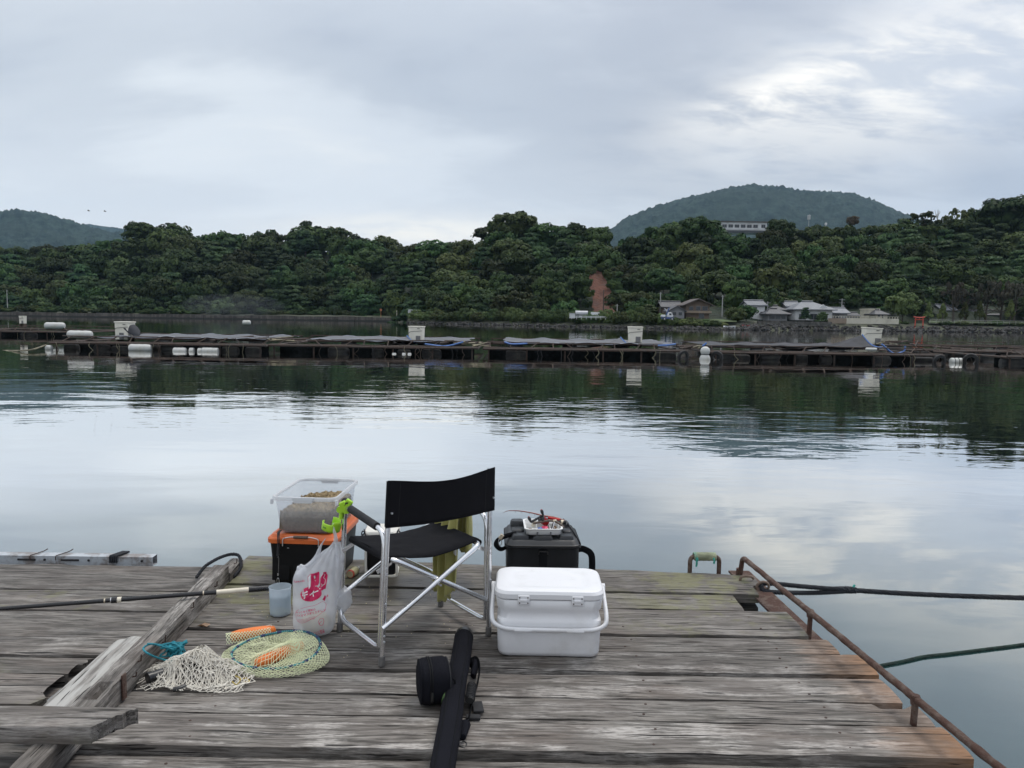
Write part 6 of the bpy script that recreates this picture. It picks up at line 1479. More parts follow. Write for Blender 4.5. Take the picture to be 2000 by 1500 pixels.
q = G(742, 1129); bk = thing('bait_bucket', 'grubby white lidded bait bucket with black cord behind the chair', 'bucket', q + Vector((0, 0.09, 0)), R(4))
loft(MB(), [(0.155, 0.15, 0.02, 0.012), (0.165, 0.16, 0.022, 0.05), (0.175, 0.17, 0.022, 0.20)], 5).build('body', 'case_black', bk)
loft(MB(), [(0.176, 0.172, 0.022, 0.195), (0.180, 0.175, 0.024, 0.232)], 5).build('collar', 'bucket_tan', bk)
loft(MB(), [(0.184, 0.180, 0.026, 0.228), (0.195, 0.190, 0.03, 0.234), (0.195, 0.190, 0.03, 0.262), (0.182, 0.178, 0.03, 0.270), (0.165, 0.16, 0.026, 0.266)], 6).build('lid', 'bucket_white', bk)
loft(MB(), [(0.18, 0.17, 0.02, 0.0), (0.185, 0.175, 0.022, 0.006), (0.180, 0.17, 0.022, 0.014)], 5).build('foot_frame', 'bucket_white', bk)
for sx_ in (-1, 1):
    MB().box((sx_ * 0.088, -0.075, 0.115), (0.014, 0.010, 0.21)).build('corner_strip', 'bucket_white', bk, bevel=0.003)
    MB().tube(smooth_path([(sx_ * 0.100, -0.05, 0.275), (sx_ * 0.094, -0.075, 0.272), (sx_ * 0.085, -0.098, 0.245), (sx_ * 0.075, -0.092, 0.20)], 5), 0.0035, 6).build('cord', 'rope_black', bk)
    MB().tube(smooth_path([(sx_ * 0.09, -0.09, 0.262), (sx_ * 0.108, -0.096, 0.255), (sx_ * 0.104, -0.09, 0.275), (sx_ * 0.092, -0.092, 0.267), (sx_ * 0.11, -0.10, 0.245)], 4), 0.0038, 6).build('knot', 'rope_black', bk)

# ------------------------------------------------------------------ tackle bag, tray, rod and reel
tg0 = PY(988, 1066, 4.12); tg1 = PY(1131, 1066, 4.12); tw_ = tg1.x - tg0.x
tb = thing('tackle_bag', 'black moulded tackle bag with zip lid behind the white cooler', 'bag', ((tg0.x + tg1.x) / 2, 4.12 + 0.19, DECK), R(1.5))
td = 0.38; th_ = tg0.z - DECK
loft(MB(), [(tw_ - 0.03, td - 0.03, 0.03, 0.0), (tw_ - 0.006, td - 0.006, 0.04, 0.02), (tw_, td, 0.04, th_ * 0.6), (tw_ - 0.002, td, 0.04, th_ - 0.012)], 6).build('body', 'eva_black', tb)
loft(MB(), [(tw_ + 0.004, td + 0.004, 0.045, th_ - 0.014), (tw_ + 0.016, td + 0.016, 0.05, th_ - 0.008), (tw_ + 0.014, td + 0.014, 0.05, th_ + 0.004), (tw_ + 0.0, td + 0.0, 0.045, th_ + 0.008), (tw_ - 0.02, td - 0.02, 0.04, th_ + 0.024), (tw_ - 0.05, td - 0.05, 0.035, th_ + 0.030)], 6).build('lid', 'eva_lid', tb)
for z in (th_ - 0.010, th_ + 0.001): MB().tube([(x, y, z) for x, y in rrect(tw_ + 0.018, td + 0.018, 0.052, 6)], 0.0032, 5, closed=True).build('zip_piping', 'case_black', tb)
for (x, y, sx_, sy_, hh) in ((-0.125, -0.13, 0.10, 0.07, 0.022), (0.0, -0.145, 0.115, 0.055, 0.020), (0.130, -0.13, 0.085, 0.07, 0.020), (-0.135, 0.02, 0.075, 0.09, 0.014), (-0.135, 0.135, 0.085, 0.08, 0.032), (0.14, 0.13, 0.07, 0.08, 0.022), (0.145, 0.0, 0.055, 0.08, 0.014), (0, 0.15, 0.1, 0.05, 0.02)):
    loft(MB(), [(sx_, sy_, 0.012, th_ + 0.022, x, y), (sx_ * 0.92, sy_ * 0.92, 0.014, th_ + 0.026 + hh * 0.7, x, y), (sx_ * 0.75, sy_ * 0.75, 0.014, th_ + 0.028 + hh, x, y)], 4).build('lid_pad', 'eva_lid', tb)
MB().box((0.0, -td / 2 - 0.004, th_ - 0.08), (0.042, 0.006, 0.13)).build('front_strap', 'strap_web', tb, bevel=0.002)
MB().tube(round_path([(-0.024, -td / 2 - 0.006, th_ - 0.045), (-0.024, -td / 2 - 0.008, th_ - 0.028), (0.024, -td / 2 - 0.008, th_ - 0.028), (0.024, -td / 2 - 0.006, th_ - 0.045)], 0.004), 0.003, 6).build('buckle', 'cap_gloss', tb)
MB().tube(smooth_path([(tw_ / 2, -0.06, th_ - 0.055), (tw_ / 2 + 0.035, -0.065, th_ - 0.052), (tw_ / 2 + 0.075, -0.07, th_ - 0.075), (tw_ / 2 + 0.085, -0.075, th_ - 0.12), (tw_ / 2 + 0.080, -0.08, th_ - 0.20), (tw_ / 2 + 0.045, -0.08, th_ - 0.26)], 8), 0.015, 8, squash=(1.25, 0.28)).build('side_strap', 'strap_web', tb)
MB().tube(smooth_path([(-tw_ / 2 + 0.055, -0.10, th_ + 0.045), (-tw_ / 2 + 0.0, -0.115, th_ + 0.036), (-tw_ / 2 - 0.045, -0.12, th_ + 0.015), (-tw_ / 2 - 0.058, -0.12, th_ - 0.015), (-tw_ / 2 - 0.032, -0.115, th_ - 0.040), (-tw_ / 2 - 0.002, -0.10, th_ - 0.035)], 8), 0.011, 8, squash=(1.2, 0.5)).build('carry_loop', 'strap_web', tb)
MB().box((-tw_ / 2 - 0.030, -0.128, th_ + 0.034), (0.022, 0.012, 0.030), Matrix.Rotation(0.6, 3, 'Y')).build('clip', 'rod_gold', tb, bevel=0.003)
MB().tube([(-tw_ / 2 - 0.036 + 0.009 * math.cos(a), -0.130, th_ + 0.004 + 0.019 * math.sin(a)) for a in np.linspace(0, 6.28, 15)[:-1]], 0.0022, 6, closed=True).build('ring', 'steel_wire', tb)
MB().tube(smooth_path([(tw_ / 2 - 0.06, 0.16, th_ + 0.06), (tw_ / 2 - 0.035, 0.05, th_ + 0.045), (tw_ / 2 - 0.012, -0.08, th_ + 0.028), (tw_ / 2 + 0.004, -0.16, th_ + 0.006)], 6), 0.004, 6).build('lid_cord', 'strap_web', tb)

tz = DECK + th_ + 0.046
ty = thing('tackle_tray', 'shallow white compartment tray on top of the tackle bag', 'tray', (tb.location.x + 0.005, tb.location.y - 0.035, tz), R(2))
yw, yd = 0.205, 0.215
loft(MB(), [(yw - 0.025, yd - 0.025, 0.02, 0.0), (yw - 0.014, yd - 0.014, 0.022, 0.004), (yw - 0.004, yd - 0.004, 0.025, 0.034), (yw + 0.010, yd + 0.010, 0.028, 0.034), (yw + 0.010, yd + 0.010, 0.028, 0.0375), (yw - 0.008, yd - 0.008, 0.025, 0.0375), (yw - 0.018, yd - 0.018, 0.022, 0.006), (yw - 0.03, yd - 0.03, 0.02, 0.004)], 6).build('shell', 'tray_white', ty, smooth=50)
for x in (-0.035, 0.038): MB().box((x, -0.03, 0.017), (0.003, 0.13, 0.028)).build('divider', 'tray_white', ty)
MB().box((0.0, 0.035, 0.017), (0.18, 0.003, 0.028)).build('divider', 'tray_white', ty)
for x in (-0.035, 0.038): loft(MB(), [(0.010, 0.006, 0.003, 0.001, x, -yd / 2 + 0.006), (0.009, 0.006, 0.003, 0.020, x, -yd / 2 + 0.0015)], 3).build('notch', 'cooler_seal', ty)
def lure(dx, dy, mat, ln, rad, rz, label):
    o = thing('lure', label, 'lure', ty.location + Vector((dx, dy, 0.012 + rad)), rz)
    MB().tube([(-ln / 2, 0, 0), (-ln * 0.35, 0, 0.001), (0, 0, 0.002), (ln * 0.3, 0, 0.001), (ln / 2, 0, 0)], [rad * 0.3, rad * 0.85, rad, rad * 0.75, rad * 0.2], 10).build('body', mat, o, smooth=60)
    MB().tube(smooth_path([(ln * 0.1, 0, -rad), (ln * 0.1, 0.004, -rad - 0.006), (ln * 0.2, 0.006, -rad - 0.002)], 4), 0.0008, 4).build('hook', 'steel_wire', o)
    MB().lathe([(0.0, 0.002), (rad * 0.25, 0.0), (0, -0.002)], 8, (-ln * 0.3, -rad * 0.75, rad * 0.4), False, False).build('eye', 'bag_white', o)
lure(0.018, -0.055, 'lure_pink', 0.055, 0.013, 1.35, 'bright pink lure in the middle of the white tray')
lure(0.006, -0.030, 'lure_pink', 0.045, 0.011, 1.1, 'smaller pink lure behind the bright one in the tray')
lure(-0.017, -0.058, 'lure_blue', 0.038, 0.010, 0.4, 'blue lure in the middle of the white tray')
lure(-0.070, -0.060, 'lure_brown', 0.045, 0.008, 2.0, 'mottled brown lure in the left of the tray')
lure(0.066, -0.035, 'lure_brown', 0.03, 0.012, 0.7, 'small dark lure in the right of the tray')
# pliers lying over the tray
pl = thing('pliers', 'pliers with brown grips lying across the white tray', 'pliers', ty.location + Vector((0.03, -0.03, 0.052)), R(8))
MB().tube(smooth_path([(-0.085, 0.0, 0.0), (-0.04, 0.004, 0.004), (0.0, 0.006, 0.010), (0.035, 0.0, 0.010)], 6), 0.0065, 8).build('grip', 'handle_brown', pl)
MB().tube(smooth_path([(0.038, 0.0, 0.008), (0.065, -0.015, -0.004), (0.085, -0.03, -0.022)], 6), 0.0065, 8).build('grip', 'handle_brown', pl)
MB().box((0.038, 0, 0.008), (0.022, 0.012, 0.018)).build('pivot', 'rod_gold', pl, bevel=0.003)
MB().tube([(0.032, -0.002, 0.004), (0.012, -0.03, -0.030)], [0.005, 0.002], 6).build('jaw', 'rod_black', pl); MB().tube([(0.034, -0.006, 0.004), (0.018, -0.034, -0.030)], [0.005, 0.002], 6).build('jaw', 'steel_wire', pl)
# baitcasting rod and reel across the bag
YR = ty.location.y + 0.02
def rp_(px, py, dy=0.0): return PY(px, py, YR + dy)
rd = thing('fishing_rod', 'dark red fishing rod with its thin tip curving over the tackle bag', 'fishing rod')
tip = smooth_path([rp_(1106, 1019, -0.02), rp_(1085, 1011), rp_(1060, 1007), rp_(1040, 1002), rp_(1015, 998), rp_(996, 997.5), rp_(988, 999), rp_(982, 1002.5)], 6)
n_ = len(tip); MB().tube(tip, [max(0.0006, 0.0062 * (1 - i / n_) ** 1.1 + 0.0005) for i in range(n_)], 8).build('blank', 'rod_red', rd)
for px, py in ((1033, 1000), (1018, 998.6), (1044, 1003.5), (1006, 997.8)):
    c0 = rp_(px, py + 2.2); MB().tube([c0 + Vector((0.0015, 0.005 * math.cos(a), 0.005 * math.sin(a))) for a in np.linspace(0, 6.28, 13)[:-1]], 0.0009, 5, closed=True).build('guide', 'rod_black', rd)
MB().tube([rp_(1070, 1011, -0.005), rp_(1093, 1016, -0.015)], [0.008, 0.0105], 12).build('fore_grip', 'reel_red', rd)
MB().tube([rp_(1085, 1018, -0.015), rp_(1098, 1020, -0.02)], 0.0115, 12).build('rear_grip', 'cap_gloss', rd)
MB().tube([rp_(1096, 1019.5, -0.02), rp_(1101, 1020, -0.022)], 0.0125, 14).build('collar', 'rod_gold', rd); MB().tube([rp_(1100, 1020, -0.022), rp_(1107, 1020.6, -0.028)], [0.0120, 0.0125], 14).build('butt_cap', 'rod_black', rd)
rl = thing('baitcast_reel', 'red and black baitcasting reel with two-knob handle on the rod', 'reel')
cR = rp_(1062, 1017, -0.02); ax = Vector((-0.55, -0.45, 0.50)).normalized()
MB().tube([cR - ax * 0.022, cR + ax * 0.020], 0.0225, 22).build('frame', 'reel_red', rl, bevel=0.002)
MB().tube([cR + ax * 0.020, cR + ax * 0.030], [0.0235, 0.020], 22).build('side_plate', 'rod_black', rl, bevel=0.002); MB().tube([cR - ax * 0.022, cR - ax * 0.028], [0.0235, 0.019], 22).build('side_plate', 'reel_red', rl, bevel=0.002)
hc = cR + ax * 0.042; K1, K2 = rp_(1061, 1007, -0.06), rp_(1037, 1020, -0.06)
MB().tube([cR + ax * 0.03, hc], 0.006, 10).build('spindle', 'steel_wire', rl); MB().tube([K1, hc, K2], 0.0042, 8, squash=(1.6, 0.6)).build('handle_bar', 'rod_black', rl)
for K, d_ in ((K1, Vector((-0.008, 0, 0.024))), (K2, Vector((-0.010, 0, 0.022)))):
    kb_ = MB().tube([K, K + d_ * 0.35, K + d_ * 0.75, K + d_ * 1.25, K + d_ * 1.4], [0.0055, 0.0065, 0.009, 0.0085, 0.005], 10).build('knob', 'rod_black', rl, smooth=60)
    MB().tube([K + d_ * 1.38, K + d_ * 1.46], 0.0055, 10).build('knob_cap', 'reel_red', kb_)
MB().box(rp_(1043, 1023, -0.05), (0.022, 0.012, 0.034), Matrix.Rotation(0.4, 3, 'Y')).build('line_guide', 'rod_band', rl, bevel=0.003)
# ------------------------------------------------------------------ carrier bag hung on the chair
pc = G(610, 1236); Ybag = pc.y - 0.0
bag = thing('carrier_bag', 'crumpled translucent carrier bag with magenta print hanging from the chair', 'bag', (pc.x, Ybag, DECK))
kx_ = Ybag / F
def bx_(px): return (px - 1000) * kx_ * 1.0 - pc.x
# outline rows in the photograph: (height above deck, left px, right px, half depth)
prof = [(0.004, 582, 636, 0.045), (0.015, 575, 645, 0.065), (0.04, 571, 650, 0.075), (0.09, 568, 652, 0.078), (0.15, 566, 654, 0.072), (0.20, 567, 657, 0.065), (0.25, 569, 660, 0.055), (0.295, 574, 663, 0.048), (0.33, 592, 666, 0.040), (0.365, 611, 667, 0.030), (0.395, 628, 666, 0.020), (0.42, 641, 662, 0.012), (0.44, 648, 660, 0.008)]
HS = [p_[0] for p_ in prof]
def row(z):
    l = interp([(p_[0], p_[1]) for p_ in prof], z); r_ = interp([(p_[0], p_[2]) for p_ in prof], z); d = interp([(p_[0], p_[3]) for p_ in prof], z)
    return bx_(l), bx_(r_), d
def bagp(a, z, amp=1.0):
    """a: angle round the bag (front = -90 deg)"""
    l, r_, d = row(z); c = (l + r_) / 2; hw = (r_ - l) / 2
    ca, sa = math.cos(a), math.sin(a); e = 0.75
    x = c + hw * math.copysign(abs(ca) ** e, ca); y = d * math.copysign(abs(sa) ** e, sa)
    w_ = min(1, z / 0.05)
    ft = math.atan2(x - bx_(656), 0.47 - z)
    cr = 0.0016 * fbm(x * 30, z * 24, a * 1.2, 3) + 0.011 * abs(fbm(x * 9 + z * 7, z * 5 - x * 8, 3.3, 2)) - 0.004 + 0.006 * abs(math.sin(ft * 15 + 1.5 * fbm(z * 4, 2.0))) * min(1, max(0, (z - 0.12) / 0.2))
    y += (cr * 2.0 * math.copysign(1, sa) * abs(sa) ** 0.5) * amp * w_; x += cr * 0.9 * ca * w_
    # hangs leaning towards the chair leg
    return Vector((x, y + 0.0, z))
rings = []
for i in range(61):
    z = 0.004 + (0.44 - 0.004) * i / 60
    rings.append([bagp(2 * math.pi * j / 96, z) for j in range(96)])
MB().rings(rings, True, False).build('film', 'bag_film', bag, smooth=180)
# gathered handles and knot
def strip(pts, w0_, w1_, name='handle'):
    p_ = smooth_path(pts, 6); n_ = len(p_)
    mb = MB()
    for i, q_ in enumerate(p_):
        t = i / (n_ - 1); ww = (w0_ + (w1_ - w0_) * t) * (0.55 + 0.45 * math.sin(math.pi * min(1, t * 1.1 + 0.1)))
        mb.v += [tuple(q_ + Vector((-ww, 0.004 * math.sin(i), 0))), tuple(q_ + Vector((0, -0.006, 0.002))), tuple(q_ + Vector((ww, 0.003 * math.cos(i * 1.3), 0)))]
    for i in range(n_ - 1):
        for j in range(2): a = i * 3 + j; mb.f.append((a, a + 1, a + 4, a + 3))
    mb.build(name, 'bag_film', bag, smooth=180, solid=0.001)
K = bagp(-math.pi / 2, 0.435)
strip([K + Vector((0, 0, -0.02)), K + Vector((0.004, -0.012, 0.03)), K + Vector((-0.004, -0.01, 0.07)), K + Vector((-0.010, 0, 0.10))], 0.012, 0.004)
strip([K + Vector((0.004, -0.01, 0.0)), K + Vector((0.010, -0.016, -0.04)), K + Vector((0.016, -0.018, -0.085)), K + Vector((0.004, -0.016, -0.105))], 0.010, 0.006)
strip([bagp(-2.4, 0.33), bagp(-2.4, 0.365) + Vector((0.0, 0, 0.012)), bagp(-2.2, 0.40) + Vector((-0.02, 0, 0.03)), bagp(-2.0, 0.41) + Vector((-0.018, 0, 0.055))], 0.016, 0.003)
# side bulge and the puffed corner behind the chair leg
def puff(c, r_, sq, seed, name):
    mb = MB(); bm = bmesh.new(); bmesh.ops.create_icosphere(bm, subdivisions=4, radius=1.0)
    vs_ = []
    for v in bm.verts:
        d = v.co.normalized(); ang = math.atan2(d.z, d.x)
        k = 1 + 0.05 * math.sin(ang * 9 + seed) * (1 - abs(d.y)) + 0.20 * fbm(d.x * 2.2 + seed, d.y * 2.2, d.z * 2.2)
        vs_.append((c[0] + d.x * r_ * sq[0] * k, c[1] + d.y * r_ * sq[1] * k, c[2] + d.z * r_ * sq[2] * k))
    bm.verts.index_update(); fs_ = [[v.index for v in f.verts] for f in bm.faces]; bm.free()
    mb.add(vs_, fs_).build(name, 'bag_film', bag, smooth=180)
puff((bx_(664), 0.03, 0.155), 0.055, (0.75, 0.8, 1.0), 2.0, 'puffed_corner')
puff((bx_(580), 0.03, 0.285), 0.030, (0.85, 0.6, 1.1), 5.0, 'puffed_corner')
struct_in = MB(); bm = bmesh.new(); bmesh.ops.create_icosphere(bm, subdivisions=3, radius=1.0)
struct_in.add([(bx_(612) + v.co.x * 0.072, v.co.y * 0.045, 0.055 + v.co.z * 0.048 * (1 + 0.3 * fbm(v.co.x * 2, v.co.y * 2, v.co.z * 2))) for v in bm.verts], [[v.index for v in f.verts] for f in bm.faces]); bm.free()
struct_in.build('contents', 'bottle_base', bag, smooth=180)
# print: flat ink on the front of the film, set at the slant of the hanging bag
def wrap(mb, name, mat, off=0.0012):
    """mb in print coordinates: x = photograph px, y = height in m above the deck"""
    out = MB(); out.f = mb.f
    for (px, z, _) in mb.v:
        x = bx_(px); l, r_, d = row(z); c = (l + r_) / 2; hw = max(1e-4, (r_ - l) / 2)
        t = max(-0.995, min(0.995, (x - c) / hw)); ca = math.copysign(abs(t) ** (1 / 0.75), t); a = -math.acos(max(-1, min(1, ca)))
        p_ = bagp(a, z); out.v.append((p_.x, p_.y - off, p_.z))
    return out.build(name, mat, bag, smooth=None)
TILT = 0.20
def pq(px, py):
    """photograph px -> print coordinates"""
    return (px, (1236 - py) * kx_ * 1.02)
def poly(pts, name, mat='bag_print', off=0.0024, sub=4):
    bm = bmesh.new(); vs_ = [bm.verts.new((*pq(*p_), 0)) for p_ in pts]; bm.faces.new(vs_); bmesh.ops.triangulate(bm, faces=bm.faces[:])
    bmesh.ops.subdivide_edges(bm, edges=bm.edges[:], cuts=sub, use_grid_fill=True); bmesh.ops.triangulate(bm, faces=bm.faces[:])
    bm.verts.index_update(); mb = MB(); mb.add([v.co.copy() for v in bm.verts], [[v.index for v in f.verts] for f in bm.faces]); bm.free()
    return wrap(mb, name, mat, off)
def line(pts, wpx, name, mat='bag_print', off=0.0026):
    mb = MB(); P_ = [Vector((*p_, 0)) for p_ in pts]
    for i, p_ in enumerate(P_):
        t = (P_[min(i + 1, len(P_) - 1)] - P_[max(0, i - 1)]).normalized(); n_ = Vector((-t.y, t.x, 0)) * (wpx / 2)
        for s in (-1, 1): q_ = p_ + n_ * s; mb.v.append((*pq(q_.x, q_.y), 0))
    for i in range(len(P_) - 1): mb.f.append((2 * i, 2 * i + 1, 2 * i + 3, 2 * i + 2))
    return wrap(mb, name, mat, off)
def words(s, px, py, size, ang, name, mat='bag_print', off=0.0026, bold=0.0):
    cu = bpy.data.curves.new(name, 'FONT'); cu.body = s; cu.size = 1.0; cu.offset = bold; cu.resolution_u = 2
    o = bpy.data.objects.new(name, cu); col.objects.link(o)
    dg = bpy.context.evaluated_depsgraph_get(); me = bpy.data.meshes.new_from_object(o.evaluated_get(dg))
    bpy.data.objects.remove(o, do_unlink=True)
    mb = MB(); ca, sa = math.cos(ang), math.sin(ang)
    for v in me.vertices:
        x, y = v.co.x * size, v.co.y * size
        mb.v.append((*pq(px + x * ca - y * sa, py - y * ca - x * sa), 0))
    mb.f = [tuple(p_.vertices) for p_ in me.polygons]
    bpy.data.meshes.remove(me)
    if mb.f: return wrap(mb, name, mat, off)
# serrated disc
disc = []
for i in range(72):
    a = 2 * math.pi * i / 72; k = 1.0 if i % 2 else 0.93
    x, y = 22.5 * k * math.cos(a), 14.5 * k * math.sin(a); disc.append((609 + x * math.cos(-0.18) - y * math.sin(-0.18), 1147 + x * math.sin(-0.18) + y * math.cos(-0.18)))
mb = MB()
for k_ in range(9):
    for (x, y) in disc: mb.v.append((*pq(609 + (x - 609) * k_ / 8, 1147 + (y - 1147) * k_ / 8), 0))
for k_ in range(8):
    for j in range(72): a = k_ * 72 + j; b_ = k_ * 72 + (j + 1) % 72; mb.f.append((a, b_, b_ + 72, a + 72))
wrap(mb, 'print_disc', 'bag_print', 0.0018)
poly([(608, 1109), (623, 1105.5), (625, 1109), (625, 1126), (622, 1131), (608.5, 1134)], 'print_letter_block', off=0.0026)
line([(608, 1109), (602, 1115), (604, 1140), (609.5, 1133.5)], 0.8, 'print_letter_edge')
poly([(603, 1116), (607, 1111), (608, 1133), (605, 1138)], 'print_letter_side', 'bag_white', 0.0030)
poly([(614, 1112.5), (616.5, 1112), (617, 1124), (614.5, 1125)], 'print_letter_hole', 'bag_white', 0.0032)
poly([(627, 1117), (633, 1105), (638, 1105), (641, 1112), (637.5, 1138), (627, 1141), (622, 1138), (627, 1130)], 'print_letter_block', off=0.0024)
line([(628.5, 1113), (632, 1108), (636, 1110), (633, 1116), (637, 1120), (636, 1128), (632, 1131), (629, 1127)], 0.9, 'print_letter_line', 'bag_white', 0.0034)
words('ディ', 592, 1157, 15, 0.28, 'print_kana', 'bag_white', 0.0034, 0.02)
line([(612, 1146), (624, 1140)], 2.0, 'print_dash', 'bag_white', 0.0034); line([(626, 1137), (631, 1131)], 2.2, 'print_dash', 'bag_white', 0.0034)
words('Fukkoshi', 576, 1127, 5.6, 0.12, 'print_shop_name', 'bag_print', 0.0026, 0.012)
words('サトウキビ原料の', 579, 1187.5, 5.2, 0.23, 'print_line', 'bag_print', 0.0026, 0.012)
words('バイオマスポリエチレン', 579.5, 1193.5, 5.6, 0.23, 'print_line', 'bag_print', 0.0026, 0.014)
for i in range(3): line([(581 + k * 4.2, 1198.5 + i * 2.0 - k * 0.95) for k in range(10)], 0.35, 'print_small_line')
cap_ = [(581, 1181), (590, 1175.5), (604, 1172), (618, 1168.5), (630, 1163), (636, 1163.5), (639, 1168), (637, 1177), (630, 1184), (618, 1192), (604, 1199), (592, 1203), (584, 1203), (578.5, 1198.5), (577, 1190), (578.5, 1184), (581, 1181)]
line([tuple(p_) for p_ in [(v.x, v.y) for v in smooth_path([(x, y, 0) for x, y in cap_], 4)]], 0.55, 'print_frame')
poly([(632, 1158), (636, 1150), (638.5, 1152), (642, 1149), (642.5, 1153), (638, 1156), (636, 1161)], 'print_emblem', off=0.0014, sub=1)
line([(626.5, 1206), (625, 1200), (628, 1195), (634, 1195), (635.5, 1201), (633, 1208), (628, 1208.5), (626.5, 1204), (631, 1200)], 0.8, 'print_emblem')
words('このレジ袋は', 610, 1228, 4.6, 0.33, 'print_line', 'bag_print', 0.0026, 0.01); words('燃えても有害', 611, 1233, 4.6, 0.36, 'print_line', 'bag_print', 0.0026, 0.01)

# ------------------------------------------------------------------ long landing-pole lying from the left
ps = [G(528, 1149, DECK + 0.118), G(440, 1154, DECK + 0.116), G(0, 1189, DECK + 0.05), G(-330, 1215, DECK + 0.02)]
pa = G(531, 1148, DECK + 0.022); pm = G(405, 1158, DECK + 0.128); pe = pm + (pm - pa) * 1.9; pe.z = DECK + 0.018
pole = thing('landing_pole', 'long black telescopic landing pole resting across the kerb beam', 'pole')
yk = 3.9
K0 = G(420, 1157, DECK + 0.117); P_near = G(0, 1189, DECK + 0.135); d_ = (P_near - K0); P_end = K0 + d_ * 1.6
P_tip = G(531, 1148, DECK + 0.10)
def lp_(t): return K0 + d_ * t
MB().tube([lp_(0.0), lp_(0.45), lp_(1.6)], [0.0110, 0.0105, 0.0085], 12).build('section', 'rod_black', pole)
MB().tube([P_tip, P_tip.lerp(K0, 0.42)], [0.0135, 0.0145], 14).build('grip', 'rod_black', pole)
MB().tube([P_tip.lerp(K0, 0.42), P_tip.lerp(K0, 0.98)], [0.0130, 0.0120], 14).build('white_band', 'rod_band', pole)
MB().tube([P_tip.lerp(K0, 0.97), lp_(0.02)], [0.0120, 0.0112], 14).build('collar', 'rod_black', pole)
for t in (0.055, 0.53): MB().tube([lp_(t), lp_(t + 0.006)], 0.0118, 12).build('ring', 'rod_gold', pole)
MB().tube([lp_(0.475), lp_(0.502)], 0.0145, 14).build('joint', 'rod_black', pole); MB().tube([lp_(0.455), lp_(0.475)], 0.0132, 14).build('joint_band', 'rod_band', pole); MB().tube([lp_(0.502), lp_(0.506)], 0.0135, 14).build('joint_ring', 'steel_wire', pole)

# ------------------------------------------------------------------ rod tube, reel pouch, strap
e0, e1 = G(906, 1262, DECK + 0.0), G(868, 1500, DECK + 0.0)
rad = 0.0425; dirt_ = (e1 - e0).normalized(); far_ = e0 + Vector((0.0, 0.0, rad)); near_ = far_ + dirt_ * 1.65
rc = thing('rod_tube', 'long black padded rod tube lying towards the camera', 'rod case', (far_.x, far_.y, DECK))
of = Vector((far_.x, far_.y, DECK))
n_ = 40; ptsr = []; rads = []
for i in range(n_ + 1):
    t = i / n_; ptsr.append(far_.lerp(near_, t) - of + Vector((0.003 * fbm(t * 5, 1), 0, 0))); rads.append(rad * (1 + 0.03 * fbm(t * 9, 7) + 0.0 * t))
MB().tube(ptsr, rads, 26).build('sleeve', 'rod_case_cloth', rc, smooth=60)
MB().tube([ptsr[0] - dirt_ * 0.022, ptsr[0] - dirt_ * 0.018, ptsr[0], ptsr[0] + dirt_ * 0.012], [rad * 0.9, rad * 1.0, rad * 1.03, rad * 1.03], 26).build('end_cap', 'cap_gloss', rc, smooth=40)
sd_ = dirt_.cross(Vector((0, 0, 1))).normalized()
for s, a in ((1, 0.9), (-1, 1.05)):
    MB().tube([p_ + (sd_ * (-s) * math.cos(a) + Vector((0, 0, 1)) * math.sin(a)) * (r_ + 0.0005) for p_, r_ in zip(ptsr, rads)], 0.0022, 5).build('seam', 'strap_web', rc)
pt_ = ptsr[10]
MB().grid(lambda u, v: ptsr[9].lerp(ptsr[15], v) + (sd_ * math.cos(0.15 + 0.6 * u) * (1) + Vector((0, 0, 1)) * math.sin(0.15 + 0.6 * u)) * (rads[12] + 0.0015), 5, 5).build('patch', 'patch_green', rc, solid=0.001)
left = sd_ if sd_.x < 0 else -sd_; right = -left
# strap and carry handle on the right side
sp_ = [far_ + dirt_ * a_ - of + right * b_ + Vector((0, 0, c_)) for a_, b_, c_ in ((0.24, 0.040, -0.01), (0.26, 0.075, 0.012), (0.30, 0.085, -0.015), (0.38, 0.080, -0.036), (0.48, 0.070, -0.038), (0.58, 0.066, -0.036), (0.68, 0.060, -0.034), (0.78, 0.046, -0.030))]
MB().tube(smooth_path(sp_, 8), 0.017, 8, squash=(1.0, 0.22)).build('strap', 'strap_web', rc)
MB().tube(smooth_path([far_ + dirt_ * 0.24 - of + right * 0.05 + Vector((0, 0, -0.02)), far_ + dirt_ * 0.27 - of + right * 0.068 + Vector((0, 0, 0.0)), far_ + dirt_ * 0.32 - of + right * 0.060 + Vector((0, 0, -0.03))], 6), 0.020, 10, squash=(1, 0.6)).build('strap_pad', 'rod_case_cloth', rc)
hcen = far_ + dirt_ * 0.52 - of + right * 0.062
MB().tube([hcen - dirt_ * 0.06, hcen - dirt_ * 0.03, hcen + dirt_ * 0.03, hcen + dirt_ * 0.06], [0.010, 0.016, 0.016, 0.012], 12).build('carry_handle', 'cap_gloss', rc, smooth=60)
for i in range(9):
    c0 = hcen + dirt_ * (-0.055 + i * 0.013); MB().tube([c0 + right * 0.0175 * math.cos(a) + Vector((0, 0, 0.0175 * math.sin(a))) for a in np.linspace(0, 6.28, 13)[:-1]], 0.0022, 5, closed=True).build('grip_rib', 'foam_grip', rc)
MB().box(far_ + dirt_ * 0.56 - of + right * 0.092 + Vector((0, 0, -0.036)), (0.040, 0.075, 0.010), Matrix.Rotation(0.15, 3, 'Z')).build('buckle', 'foam_grip', rc, bevel=0.003)
MB().box(far_ + dirt_ * 0.64 - of + right * 0.078 + Vector((0, 0, -0.034)), (0.055, 0.030, 0.012)).build('buckle', 'foam_grip', rc, bevel=0.003)
MB().tube([far_ + dirt_ * 0.72 - of + right * 0.052 + Vector((0, 0, -0.02)), far_ + dirt_ * 0.80 - of + right * 0.05 + Vector((0, 0, -0.022))], [0.022, 0.012], 12).build('strap_end', 'rod_case_cloth', rc)
